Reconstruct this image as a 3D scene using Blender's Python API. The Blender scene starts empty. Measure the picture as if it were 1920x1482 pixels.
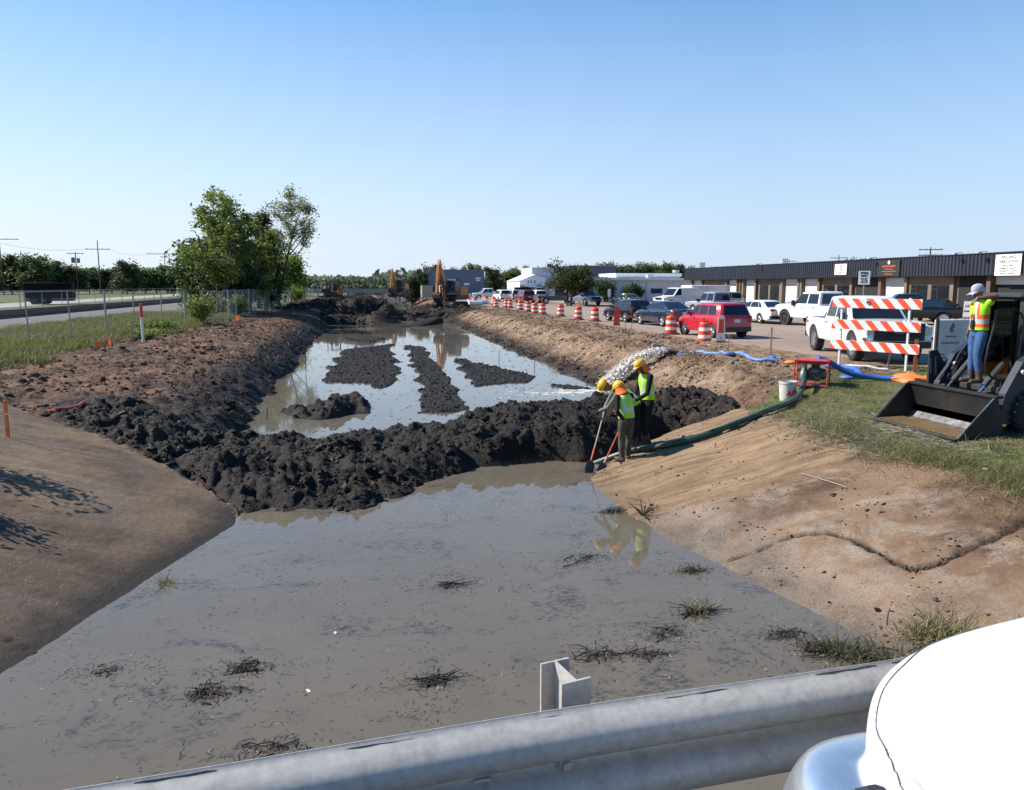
import bpy, math, random
import numpy as np
from mathutils import Vector, Matrix
R = math.radians
rng = random.Random(7)
nrs = np.random.RandomState(11)
C = bpy.context.scene.collection
scene = bpy.context.scene
scene.view_settings.view_transform = 'Standard'
scene.view_settings.look = 'None'
scene.view_settings.exposure = .78
scene.view_settings.gamma = 1.0
CH = 2.4

# ------------------------------------------------------------------ noise
def _grad(ix, iy, seed):
    h = (ix.astype(np.int64) * 374761393 + iy.astype(np.int64) * 668265263 + seed * 974711) & 0x7fffffff
    h = (h ^ (h >> 13)) * 1274126177 & 0x7fffffff
    h = h ^ (h >> 16)
    a = (h % 3600) * (2 * math.pi / 3600)
    return np.cos(a), np.sin(a)
def noise(x, y, seed=0):
    x = np.asarray(x, float); y = np.asarray(y, float)
    ix = np.floor(x); iy = np.floor(y); fx = x - ix; fy = y - iy
    u = fx * fx * fx * (fx * (fx * 6 - 15) + 10); v = fy * fy * fy * (fy * (fy * 6 - 15) + 10)
    def d(ox, oy):
        gx, gy = _grad(ix + ox, iy + oy, seed)
        return gx * (fx - ox) + gy * (fy - oy)
    a = d(0, 0) * (1 - u) + d(1, 0) * u
    b = d(0, 1) * (1 - u) + d(1, 1) * u
    return (a * (1 - v) + b * v) * 1.5
def fbm(x, y, o=4, seed=0, gain=.5):
    s = 0; a = 1
    for k in range(o):
        s = s + a * noise(x * 2 ** k + 17.3 * k, y * 2 ** k - 9.1 * k, seed + k); a *= gain
    return s
def billow(x, y, o=3, seed=0):
    s = 0; a = 1
    for k in range(o):
        s = s + a * (np.abs(noise(x * 2 ** k + 5.3 * k, y * 2 ** k + 3.7 * k, seed + k)) * 2 - .6); a *= .5
    return s
def sstep(a, b, x):
    t = np.clip((x - a) / (b - a), 0, 1); return t * t * (3 - 2 * t)
def poly_sd(X, Y, poly):          # signed distance to a polygon, positive inside
    d = np.full(np.shape(X), 1e9); ins = np.zeros(np.shape(X), bool)
    n = len(poly)
    for i in range(n):
        x0, y0 = poly[i]; x1, y1 = poly[(i + 1) % n]
        ex, ey = x1 - x0, y1 - y0
        t = np.clip(((X - x0) * ex + (Y - y0) * ey) / (ex * ex + ey * ey + 1e-9), 0, 1)
        d = np.minimum(d, np.hypot(X - x0 - t * ex, Y - y0 - t * ey))
        c = ((y0 > Y) != (y1 > Y)) & (X < (x1 - x0) * (Y - y0) / (y1 - y0 + 1e-12) + x0)
        ins ^= c
    return np.where(ins, d, -d)
def line_d(X, Y, pts):
    d = np.full(np.shape(X), 1e9)
    for (x0, y0), (x1, y1) in zip(pts[:-1], pts[1:]):
        ex, ey = x1 - x0, y1 - y0
        t = np.clip(((X - x0) * ex + (Y - y0) * ey) / (ex * ex + ey * ey + 1e-9), 0, 1)
        d = np.minimum(d, np.hypot(X - x0 - t * ex, Y - y0 - t * ey))
    return d

# ------------------------------------------------------------------ mesh builder
class MB:
    def __init__(s): s.v = []; s.f = []; s.m = []; s.cur = 0
    def mat(s, i): s.cur = i; return s
    def add(s, vs, fs):
        o = len(s.v); s.v += [tuple(p) for p in vs]
        s.f += [tuple(i + o for i in f) for f in fs]; s.m += [s.cur] * len(fs); return s
    def box(s, c, d, rz=0., M=None, taper=1.):
        x, y, z = [k / 2 for k in d]
        vs = []
        for sz in (-1, 1):
            t = taper if sz > 0 else 1
            for sx, sy in ((-1, -1), (1, -1), (1, 1), (-1, 1)): vs.append(Vector((sx * x * t, sy * y * t, sz * z)))
        if M is None: M = Matrix.Rotation(rz, 4, 'Z')
        vs = [M @ p + Vector(c) for p in vs]
        return s.add(vs, [(3, 2, 1, 0), (4, 5, 6, 7), (0, 1, 5, 4), (1, 2, 6, 5), (2, 3, 7, 6), (3, 0, 4, 7)])
    def bbox(s, c, d, b=.02, rz=0., M=None):     # box with bevelled vertical + top edges
        x, y, z = [k / 2 for k in d]; b = min(b, x * .9, y * .9, z * .9)
        if M is None: M = Matrix.Rotation(rz, 4, 'Z')
        rings = []
        for zz, ins in ((-z, b), (-z + b, 0), (z - b, 0), (z, b)):
            X, Y = x - ins, y - ins
            k = b * .6
            rings.append([M @ Vector(p) + Vector(c) for p in ((-X + k, -Y, zz), (X - k, -Y, zz), (X, -Y + k, zz), (X, Y - k, zz), (X - k, Y, zz), (-X + k, Y, zz), (-X, Y - k, zz), (-X, -Y + k, zz))])
        return s.loft(rings)
    def loft(s, rings, caps=True, closed=True):
        n = len(rings[0]); vs = [p for r in rings for p in r]; fs = []
        for i in range(len(rings) - 1):
            for j in range(n if closed else n - 1):
                k = (j + 1) % n
                fs.append((i * n + j, i * n + k, (i + 1) * n + k, (i + 1) * n + j))
        if caps and closed:
            fs.append(tuple(range(n - 1, -1, -1))); b = (len(rings) - 1) * n
            fs.append(tuple(range(b, b + n)))
        return s.add(vs, fs)
    def tube(s, pts, r, n=8, caps=True, flat=1.):
        pts = [Vector(p) for p in pts]; rings = []
        rs = r if isinstance(r, (list, tuple)) else [r] * len(pts)
        up0 = None
        for i, p in enumerate(pts):
            t = (pts[min(i + 1, len(pts) - 1)] - pts[max(i - 1, 0)])
            if t.length < 1e-9: t = Vector((0, 0, 1))
            t.normalize()
            if up0 is None:
                up0 = Vector((0, 0, 1)) if abs(t.z) < .9 else Vector((1, 0, 0))
            a = t.cross(up0)
            if a.length < 1e-4: a = t.cross(Vector((0, 1, 0)))
            a.normalize(); b = a.cross(t).normalized(); up0 = b
            rings.append([p + a * (rs[i] * math.cos(2 * math.pi * k / n)) + b * (rs[i] * flat * math.sin(2 * math.pi * k / n)) for k in range(n)])
        return s.loft(rings, caps)
    def lathe(s, prof, n=16, c=(0, 0, 0), M=None):
        M = M or Matrix(); rings = []
        for r, z in prof:
            rings.append([M @ Vector((r * math.cos(2 * math.pi * k / n), r * math.sin(2 * math.pi * k / n), z)) + Vector(c) for k in range(n)])
        return s.loft(rings)
    def prism(s, poly, d, M):          # poly in local XY, extruded by d along local Z, then M
        n = len(poly); vs = [M @ Vector((x, y, 0)) for x, y in poly] + [M @ Vector((x, y, d)) for x, y in poly]
        fs = [tuple(range(n - 1, -1, -1)), tuple(range(n, 2 * n))] + [(i, (i + 1) % n, (i + 1) % n + n, i + n) for i in range(n)]
        return s.add(vs, fs)
    def poly(s, pts): return s.add(pts, [tuple(range(len(pts)))])
    def ico(s, c, rad, seed=0, sub=1, sq=(1, 1, 1), jit=.25):
        rr = random.Random(seed)
        vs, fs = ICO[sub]
        return s.add([Vector((p[0] * rad * sq[0] * (k := 1 + rr.uniform(-jit, jit)), p[1] * rad * sq[1] * k, p[2] * rad * sq[2] * k)) + Vector(c) for p in vs], fs)
    def build(s, name, mats, parent=None, smooth=35, loc=None):
        me = bpy.data.meshes.new(name)
        me.from_pydata(s.v, [], s.f); me.validate(clean_customdata=False)
        if not isinstance(mats, (list, tuple)): mats = [mats]
        for m in mats: me.materials.append(m)
        if len(mats) > 1 and len(me.polygons) == len(s.m): me.polygons.foreach_set('material_index', s.m)
        me.update()
        o = bpy.data.objects.new(name, me); C.objects.link(o)
        if smooth:
            me.polygons.foreach_set('use_smooth', [True] * len(me.polygons))
            me.set_sharp_from_angle(angle=R(smooth))
        if parent: o.parent = parent
        if loc: o.location = loc
        return o
def _ico():
    t = (1 + 5 ** .5) / 2
    v = [Vector(p).normalized() for p in ((-1, t, 0), (1, t, 0), (-1, -t, 0), (1, -t, 0), (0, -1, t), (0, 1, t), (0, -1, -t), (0, 1, -t), (t, 0, -1), (t, 0, 1), (-t, 0, -1), (-t, 0, 1))]
    f = [(0, 11, 5), (0, 5, 1), (0, 1, 7), (0, 7, 10), (0, 10, 11), (1, 5, 9), (5, 11, 4), (11, 10, 2), (10, 7, 6), (7, 1, 8), (3, 9, 4), (3, 4, 2), (3, 2, 6), (3, 6, 8), (3, 8, 9), (4, 9, 5), (2, 4, 11), (6, 2, 10), (8, 6, 7), (9, 8, 1)]
    out = {0: ([tuple(p) for p in v], f)}
    for lv in (1, 2):
        v = [Vector(p) for p in v]; nf = []; cache = {}
        def mid(a, b):
            k = (min(a, b), max(a, b))
            if k not in cache:
                cache[k] = len(v); v.append(((v[a] + v[b]) / 2).normalized())
            return cache[k]
        for a, b, c in f:
            x, y, z = mid(a, b), mid(b, c), mid(c, a); nf += [(a, x, z), (b, y, x), (c, z, y), (x, y, z)]
        f = nf; out[lv] = ([tuple(p) for p in v], list(f))
    return out
ICO = _ico()
def np_mesh(name, verts, quads, mats, smooth=False, tris=False, matidx=None, parent=None):
    me = bpy.data.meshes.new(name); k = 3 if tris else 4
    verts = np.asarray(verts, np.float32); quads = np.asarray(quads, np.int32)
    me.vertices.add(len(verts)); me.vertices.foreach_set('co', verts.ravel())
    me.loops.add(quads.size); me.loops.foreach_set('vertex_index', quads.ravel())
    me.polygons.add(len(quads)); me.polygons.foreach_set('loop_start', np.arange(0, quads.size, k, dtype=np.int32))
    me.polygons.foreach_set('loop_total', np.full(len(quads), k, np.int32))
    if not isinstance(mats, (list, tuple)): mats = [mats]
    for m in mats: me.materials.append(m)
    if matidx is not None: me.polygons.foreach_set('material_index', np.asarray(matidx, np.int32))
    if smooth: me.polygons.foreach_set('use_smooth', np.ones(len(quads), bool))
    me.update(calc_edges=True)
    o = bpy.data.objects.new(name, me); C.objects.link(o)
    if parent: o.parent = parent
    return o

# ------------------------------------------------------------------ objects
def tag(o, label=None, cat=None, group=None, kind=None):
    if label: o['label'] = label
    if cat: o['category'] = cat
    if group: o['group'] = group
    if kind: o['kind'] = kind
    return o
def thing(name, label, cat, loc=(0, 0, 0), rz=0., group=None):
    o = bpy.data.objects.new(name, None); C.objects.link(o); o.empty_display_size = .2
    o.location = loc; o.rotation_euler = (0, 0, rz)
    return tag(o, label, cat, group)
KIDS = {}
def copy_tree(o, loc=None, rz=None, label=None, parent=None, scale=None):
    c = o.copy(); C.objects.link(c)
    if parent is not None: c.parent = parent
    if loc is not None: c.location = loc
    if rz is not None: c.rotation_euler = (0, 0, rz)
    if label: c['label'] = label
    if scale: c.scale = scale
    for ch in [k for k in bpy.data.objects if k.parent == o] if o not in KIDS else KIDS[o]: copy_tree(ch, parent=c)
    return c

# ------------------------------------------------------------------ materials
def nmat(name):
    m = bpy.data.materials.new(name); m.use_nodes = True
    nt = m.node_tree; b = nt.nodes['Principled BSDF']; return m, nt, b
def N(nt, typ, **kw):
    n = nt.nodes.new(typ)
    for k, v in kw.items():
        if k in n.inputs: n.inputs[k].default_value = v
        else: setattr(n, k, v)
    return n
def L(nt, a, b): nt.links.new(a, b)
def coord(nt, scale=(1, 1, 1), kind='Object', rot=(0, 0, 0)):
    tc = N(nt, 'ShaderNodeTexCoord'); mp = N(nt, 'ShaderNodeMapping')
    mp.inputs['Scale'].default_value = scale; mp.inputs['Rotation'].default_value = rot
    if kind == 'World':
        g = N(nt, 'ShaderNodeNewGeometry'); L(nt, g.outputs['Position'], mp.inputs['Vector'])
    else: L(nt, tc.outputs[kind], mp.inputs['Vector'])
    return mp.outputs['Vector']
def tnoise(nt, vec, scale, detail=4, rough=.55, dist=0.):
    n = N(nt, 'ShaderNodeTexNoise'); n.inputs['Scale'].default_value = scale; n.inputs['Detail'].default_value = detail
    n.inputs['Roughness'].default_value = rough; n.inputs['Distortion'].default_value = dist
    L(nt, vec, n.inputs['Vector']); return n.outputs['Fac']
def ramp(nt, fac, stops, interp='LINEAR'):
    r = N(nt, 'ShaderNodeValToRGB'); r.color_ramp.interpolation = interp
    e = r.color_ramp.elements
    while len(e) < len(stops): e.new(.5)
    for i, (p, c) in enumerate(stops):
        e[i].position = p; e[i].color = (c, c, c, 1) if isinstance(c, (int, float)) else (*c, 1)
    L(nt, fac, r.inputs['Fac']); return r.outputs['Color']
def mix(nt, fac, a, b, typ='MIX'):
    m = N(nt, 'ShaderNodeMix', data_type='RGBA', blend_type=typ)
    for sock, val in ((m.inputs['Factor'], fac), (m.inputs['A'], a), (m.inputs['B'], b)) if False else ((m.inputs[0], fac), (m.inputs[6], a), (m.inputs[7], b)):
        if isinstance(val, (int, float)): sock.default_value = val
        elif isinstance(val, tuple): sock.default_value = (*val, 1)
        else: L(nt, val, sock)
    return m.outputs[2]
def mth(nt, op, a, b=None, clamp=False):
    m = N(nt, 'ShaderNodeMath', operation=op, use_clamp=clamp)
    for s, v in ((m.inputs[0], a), (m.inputs[1], b)):
        if v is None: continue
        if isinstance(v, (int, float)): s.default_value = v
        else: L(nt, v, s)
    return m.outputs[0]
def bump(nt, b, h, strength=.3, dist=.02):
    n = N(nt, 'ShaderNodeBump'); n.inputs['Strength'].default_value = strength; n.inputs['Distance'].default_value = dist
    L(nt, h, n.inputs['Height']); L(nt, n.outputs['Normal'], b.inputs['Normal'])
_MC = {}
def M_(name, col, rough=.6, metal=0., var=.12, scale=6., bmp=.0, spec=.5, coat=0., dirt=None):
    """plain procedural material: colour broken up by noise, optional dirt colour"""
    key = (name, col, rough, metal)
    if key in _MC: return _MC[key]
    m, nt, b = nmat(name)
    v = coord(nt); n = tnoise(nt, v, scale, 5, .6)
    lo = tuple(max(0, c * (1 - var)) for c in col); hi = tuple(min(1, c * (1 + var)) for c in col)
    c = mix(nt, ramp(nt, n, [(.3, 0.), (.7, 1.)]), lo, hi)
    if dirt:
        d = tnoise(nt, v, scale * .35, 6, .65)
        c = mix(nt, ramp(nt, d, [(.48, 0.), (.68, dirt[1])]), c, dirt[0])
    L(nt, c, b.inputs['Base Color'])
    L(nt, ramp(nt, n, [(.2, max(0., rough - .08)), (.8, min(1., rough + .08))]), b.inputs['Roughness'])
    b.inputs['Metallic'].default_value = metal
    b.inputs['Specular IOR Level'].default_value = spec
    if coat: b.inputs['Coat Weight'].default_value = coat; b.inputs['Coat Roughness'].default_value = .04
    if bmp: bump(nt, b, n, bmp, .01)
    _MC[key] = m; return m
# ================================================================== terrain
ISLES = [  # mud left standing in the far pool
 [(-1.5, 45), (-.2, 46.5), (1.6, 49), (1.5, 38), (1.0, 28.3), (.4, 27.2), (0, 29), (-1.8, 29.6), (-1.6, 38)],
 [(2.2, 48.5), (3.3, 46), (3.4, 36), (3.4, 28), (3.05, 24.5), (2.7, 22), (1.1, 21.8), (1.6, 25), (1.9, 31), (2.0, 39)],
 [(4.2, 40), (5.7, 34.5), (6.7, 30.2), (6.0, 28.4), (4.9, 28), (3.6, 27.2), (3.8, 31)],
 [(-2.5, 23), (-1.4, 24.1), (.1, 24.6), (.3, 22.2), (-1.0, 21.6), (-2.2, 21.6)],
 [(-1.6, 55.6), (0, 53), (1.7, 55), (.1, 49.5), (-1.2, 51)],
 [(6.6, 27.4), (7.8, 27.2), (7.9, 26.2), (6.8, 26.4)],
]
CRACK = [(4.57, 9.41), (5.1, 9.38), (5.6, 9.47), (5.95, 9.45), (6.2, 9.25), (6.33, 8.9), (6.36, 8.5), (6.36, 8.15), (6.43, 7.93), (6.6, 7.85), (6.85, 7.86), (7.15, 7.92), (7.8, 8.0), (8.3, 8.1)]
CRACK_L = [(-6.6, 11.9), (-4.2, 8.7), (-3.3, 8.2)]
def left_edge(X): return np.interp(X, [-12, -8, -6.6, -5.1, -3.53, -2.7, -2.3, -2.05, -.4], [20.5, 17.9, 16.85, 16.2, 14.86, 13.85, 13.25, 12.5, 10.4])
def right_edge(X): return np.where(X < 4.4, 14.45 - np.clip(4.4 - X, 0, 2) * 1.2, np.interp(X, [4.4, 5.0, 5.8, 7, 8.4, 9.5], [14.5, 15.0, 15.5, 16.0, 16.4, 16.5]))
def road_edge(Y): return np.interp(Y, [14, 17, 20.3, 24, 28, 32, 60, 200], [40, 24, 17.1, 15.3, 14.9, 14.3, 14.3, 14.3])
def fence_x(Y): return np.interp(Y, [20, 32, 42, 50, 80, 130, 200], [-13, -12.1, -11.1, -9.9, -8.8, -8.2, -7.8])
def terrain(X, Y):
    wav = noise(Y * .21, Y * 0 + 3.3, 40) * .35 + noise(Y * .9, Y * 0 + 1.1, 41) * .12
    XL = -2.15 - .32 * np.clip(12.4 - Y, 0, 9)
    zl = np.minimum(-1.35 + .26 * (XL - X), .1)
    XR = 4.3 + .24 * np.clip(10.7 - Y, 0, 7)
    zr = np.minimum(-1.35 + .25 * (X - XR), np.minimum(-.35 + (X - 8.4) * .065, 0))
    near = np.maximum(np.maximum(zl, zr), -1.85)
    Xw = X + wav
    fl = np.interp(Xw, [-60, -30, -24.6, -23.4, -18.9, -16.9, -12, -10.5, -8.5, -6.5, -5.2, -4.5, -3.9, -3.3, -2.7], [.3, .3, .35, .55, .55, .3, .2, .1, .0, -.13, -.30, -.5, -.82, -1.25, -1.6])
    fr = np.interp(X + wav * .7, [7.2, 8.1, 9.1, 10.7, 11.6, 14], [-1.6, -1.25, -.88, -.13, -.04, 0])
    far = np.where(X < 2.5, fl, fr)
    edge = np.where(X < 1.5, left_edge(X), right_edge(X))
    t = sstep(-.1, 1.0, Y - edge)
    z = near * (1 - t) + far * t
    # berm of dug mud across the canal
    yc = np.interp(X, [-7, -3.5, -1, 1, 4, 6.5, 9.5], [17.4, 16.2, 15.6, 17.1, 18.2, 18.6, 18.2])
    hw = np.interp(X, [-7, -3, 0, 2, 5, 9], [1.4, 3.1, 3.3, 2.4, 2.3, 1.3])
    d = np.abs(Y - yc + noise(X * .8, Y * .8, 51) * .5) / hw
    crest = np.interp(X, [-7, -4, -1.5, .6, 2.2, 3.6, 5, 6.5, 8.5], [-.5, -.78, -.97, -1.02, -.92, -.70, -.68, -.62, -.42])
    bm = np.clip(1 - d ** 2.2, 0, 1) * sstep(-7.1, -4.4, X) * (1 - sstep(8.4, 9.6, X))
    bm = bm * np.where(X < 0, sstep(-.05, .75, Y - edge), 1)
    berm_z = -1.5 + (crest + 1.5) * np.clip(bm * np.interp(X, [-2, 1, 3], [1.2, 1.5, 2.6]), 0, 1) ** np.interp(X, [-2, 2], [.95, .65])
    inc = (bm > 0.02) & (Y > edge - .03)
    z = np.where(inc, np.maximum(z, berm_z), z)
    # dug pit / scarp at the right end of the berm
    pit = np.exp(-((X - 7.6) / 1.0) ** 2 - ((Y - 17.2) / 1.0) ** 2)
    z = z - pit * .32
    mud = np.clip(bm * 6, 0, 1) * (Y > edge - .1)
    # islands
    isl = np.zeros_like(X)
    for i, p in enumerate(ISLES):
        sd = poly_sd(X, Y, p) + noise(X * 1.1, Y * .55, 60 + i) * .35
        s = sstep(-.3, .2, sd); isl = np.maximum(isl, s)
        hh = -1.2 + ((.34 * np.clip(.55 + fbm(X * 1.6, Y * 1.6, 3, 68), 0, 1.3)) if i == 3 else .0) * sstep(.0, .6, sd)
        z = np.maximum(z, -1.62 + (hh + 1.62) * s)
    mud = np.maximum(mud, isl * .62)
    # far mud mounds and the ramp that closes the pool
    fm = sstep(74, 80, Y + noise(X * .3, Y * .3, 70) * 3) * (1 - sstep(100, 118, Y))
    mound = np.interp(X, [-8, -5, -3, 0, 2, 3.6, 5, 6.5, 8.5, 11], [.2, .75, .85, .8, .35, -.7, -.95, -.5, -.05, 0])
    mound = mound + .55 * np.exp(-((X - .6) / 2.2) ** 2 - ((Y - 82) / 4) ** 2) + .35 * np.exp(-((X - 8.6) / 1.8) ** 2 - ((Y - 88) / 4) ** 2) * 0
    mz = np.maximum(z, z * (1 - fm) + (mound + fbm(X * .5, Y * .35, 3, 72) * .3) * fm)
    inm = (X > -9.5) & (X < 11.5)
    z = np.where(inm, mz, z)
    mud = np.maximum(mud, fm * inm * .95)
    return z, mud, edge, t, bm, isl
def full_terrain(X, Y):
    z, mud, edge, t, bm, isl = terrain(X, Y)
    rd = X - road_edge(Y)
    road = (rd > 0) & (Y > 15)
    conc_l = (Y < edge - .02 + noise(X * 2.1, Y * 2.1, 90) * .12) & (X < .5)
    conc_r = (Y < edge - .02 + noise(X * 2.1, Y * 2.1, 91) * .12) & (X >= .5) & (X < 8.35 + noise(X * .9, Y * .9, 92) * .35 + noise(X * 3, Y * 3, 93) * .12)
    conc = conc_l | conc_r
    grass_r = sstep(8.1, 8.9, X + noise(X * .8, Y * .8, 94) * .5) * (1 - sstep(16.2, 18.8, Y + noise(X * .5, Y * .5, 95) * 2.6 - (X - 9) * .35)) * (1 - road)
    gl_edge = -10.1 + noise(Y * .25, X * .1, 96) * .9 + np.interp(Y, [20, 30, 40, 60], [-.4, -.2, .5, .3])
    grass_l = 1 - sstep(-.5, .5, X - gl_edge + noise(X * 1.3, Y * 1.3, 97) * .5)
    grass_l = grass_l * (Y > 17)
    gravel = sstep(-25, -24.2, X) * (1 - sstep(-16.9, -16.2, X + noise(X * .5, Y * .5, 98) * .5)) * (Y > 30)
    grass_l = grass_l * (1 - gravel)
    grass_far = sstep(11.5, 12.5, X) * 0 + (Y > 160) * (np.abs(X - 3) > 9)
    grass = np.clip(np.maximum(np.maximum(grass_r, grass_l), grass_far * (1 - road)), 0, 1)
    tan_ = np.exp(-((X - 9.9 - noise(Y * .3, X, 99) * .4) / .95) ** 2) * (Y > 20) * (Y < 90) + sstep(11, 12, X) * (1 - road) * .7 * (Y > 19)
    tan_ = np.clip(tan_, 0, 1)
    low_l = (X < 0) * sstep(-6.8, -3.6, X) * t * (1 - isl)  # black soil weight rises down the left bank
    wet_r = (X > 4) * (1 - sstep(8.5, 9.9, X + noise(X * .7, Y * .7, 100) * .4)) * t
    patch = (X < -2) * (X > -11) * t * sstep(.08, .42, fbm(X * .42 + 3, Y * .30, 4, 160, .6)) * .30
    black = np.clip(np.maximum(mud * (1 - .55 * sstep(6.2, 7.6, X) * (Y < 24)), np.maximum(np.maximum(low_l * .55, wet_r * .45), patch)), 0, 1)
    # --- relief
    under = z < -1.42
    dirt_amp = (1 - conc) * (1 - road) * (1 - grass * .8)
    big = billow(X * .95 + Y * .2, Y * .75, 4, 110)
    fine = billow(X * 3.1, Y * 3.1, 3, 115)
    streak = fbm(X * .45 + Y * .2, Y * 2.0 - X * .5, 4, 119)
    bank = (np.abs(X - 2.5) < 12.5) & (Y > 12) & (Y < 125)
    dz = dirt_amp * bank * (big * .075 + fine * .028 + streak * .05 * (1 - np.clip(mud, 0, 1)))
    wx, wy = X + fbm(X * 1.1, Y * 1.1, 3, 150) * .28, Y + fbm(X * 1.1 + 7, Y * 1.1, 3, 154) * .28
    lump = billow(wx * .9, wy * 1.0, 2, 120) * .7 + (.5 - np.abs(noise(wx * 2.1, wy * 2.3, 158))) * .55 + (.45 - np.abs(noise(wx * 4.6, wy * 4.9, 159))) * .42 + fbm(wx * 3.2, wy * 3.2, 4, 122, .62) * .35
    hole = np.exp(-((X + 1.6) / .75) ** 2 - ((Y - 14.55) / .42) ** 2) + .6 * np.exp(-((X + 4.1) / .5) ** 2 - ((Y - 16.4) / .4) ** 2)
    bb = np.clip(bm * 2, 0, 1) * (Y > edge - .03)
    dz = dz + bb * (lump * .17 - hole * .30 + fbm(X * 6.5, Y * 6.5, 3, 126, .7) * .035) * np.where(Y > edge - .1, 1, .4)
    dz = dz * (1 - .72 * isl)
    dz = dz + isl * (billow(X * 2.6, Y * 1.6, 3, 130) * .026 + billow(X * 6, Y * 6, 2, 133) * .02)
    dz = dz + grass * fbm(X * 1.5, Y * 1.5, 3, 135) * .03 * (Y < 120)
    crk = np.exp(-(line_d(X, Y, CRACK) + noise(X * 5, Y * 5, 140) * .045) ** 2 / (.022 + .03 * sstep(5.6, 6.2, X)) ** 2 / 1.0)
    crl = np.exp(-(line_d(X, Y, CRACK_L) + noise(X * 4, Y * 4, 141) * .06) ** 2 / .05 ** 2)
    dz = dz + conc * (fbm(X * 1.3, Y * 1.3, 4, 142) * .006 + fbm(X * 9, Y * 9, 2, 143) * .004) - conc * crk * .05 + conc * crl * .03 * noise(X * 9, Y * 9, 144)
    slab = conc_r * sstep(11.35, 11.5, Y + noise(X * 1.5, Y * 1.5, 145) * .12)      # the mud-smeared upper slab
    dz = dz + slab * (.03 + fbm(X * .5, Y * 5, 4, 146) * .025)
    dz = np.where(under & ~(bb > .3), dz * .3, dz)
    dz = dz * (1 - .75 * sstep(45, 85, Y))
    z = z + np.where(road, 0, dz)
    W1 = np.stack([grass, black, conc * 1., tan_], -1)
    W2 = np.stack([np.maximum(crk, crl * .7) * conc, slab * 1., gravel * 1., road * 1.], -1)
    return z, W1, W2, conc_l, conc_r, road, (bb > .25)
def axis(segs):
    out = [segs[0][0]]
    for a, b, s0, s1 in segs:
        x = a
        while x < b - 1e-6:
            k = (x - a) / (b - a); st = s0 * (s1 / s0) ** k
            x = min(b, x + st)
            if b - x < st * .3: x = b
            out.append(x)
    return np.array(out)
xs = axis([(-1500, -60, 300, 14), (-60, -22, 5, .6), (-22, -12, .5, .16), (-12, -8, .14, .07), (-8, 9.2, .042, .042), (9.2, 16, .06, .14), (16, 60, .3, 4), (60, 1500, 6, 300)])
ys = axis([(-200, 2.0, 60, .3), (2.0, 5.6, .25, .1), (5.6, 14, .036, .045), (14, 24, .05, .085), (24, 55, .09, .24), (55, 130, .26, .7), (130, 300, .9, 8), (300, 2500, 12, 300)])
GX, GY = np.meshgrid(xs, ys)
GZ, W1, W2, CL, CR, RD, BM = full_terrain(GX, GY)
# under and behind the bridge the ground stays below the deck
GZ = np.where(GY < 3, np.minimum(GZ, -.15), GZ)
def HZ(x, y):
    i = np.clip(np.searchsorted(xs, x) - 1, 0, len(xs) - 2); j = np.clip(np.searchsorted(ys, y) - 1, 0, len(ys) - 2)
    u = (x - xs[i]) / (xs[i + 1] - xs[i]); v = (y - ys[j]) / (ys[j + 1] - ys[j])
    return GZ[j, i] * (1 - u) * (1 - v) + GZ[j, i + 1] * u * (1 - v) + GZ[j + 1, i] * (1 - u) * v + GZ[j + 1, i + 1] * u * v
def hz(x, y): return float(HZ(np.float64(x), np.float64(y)))

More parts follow.
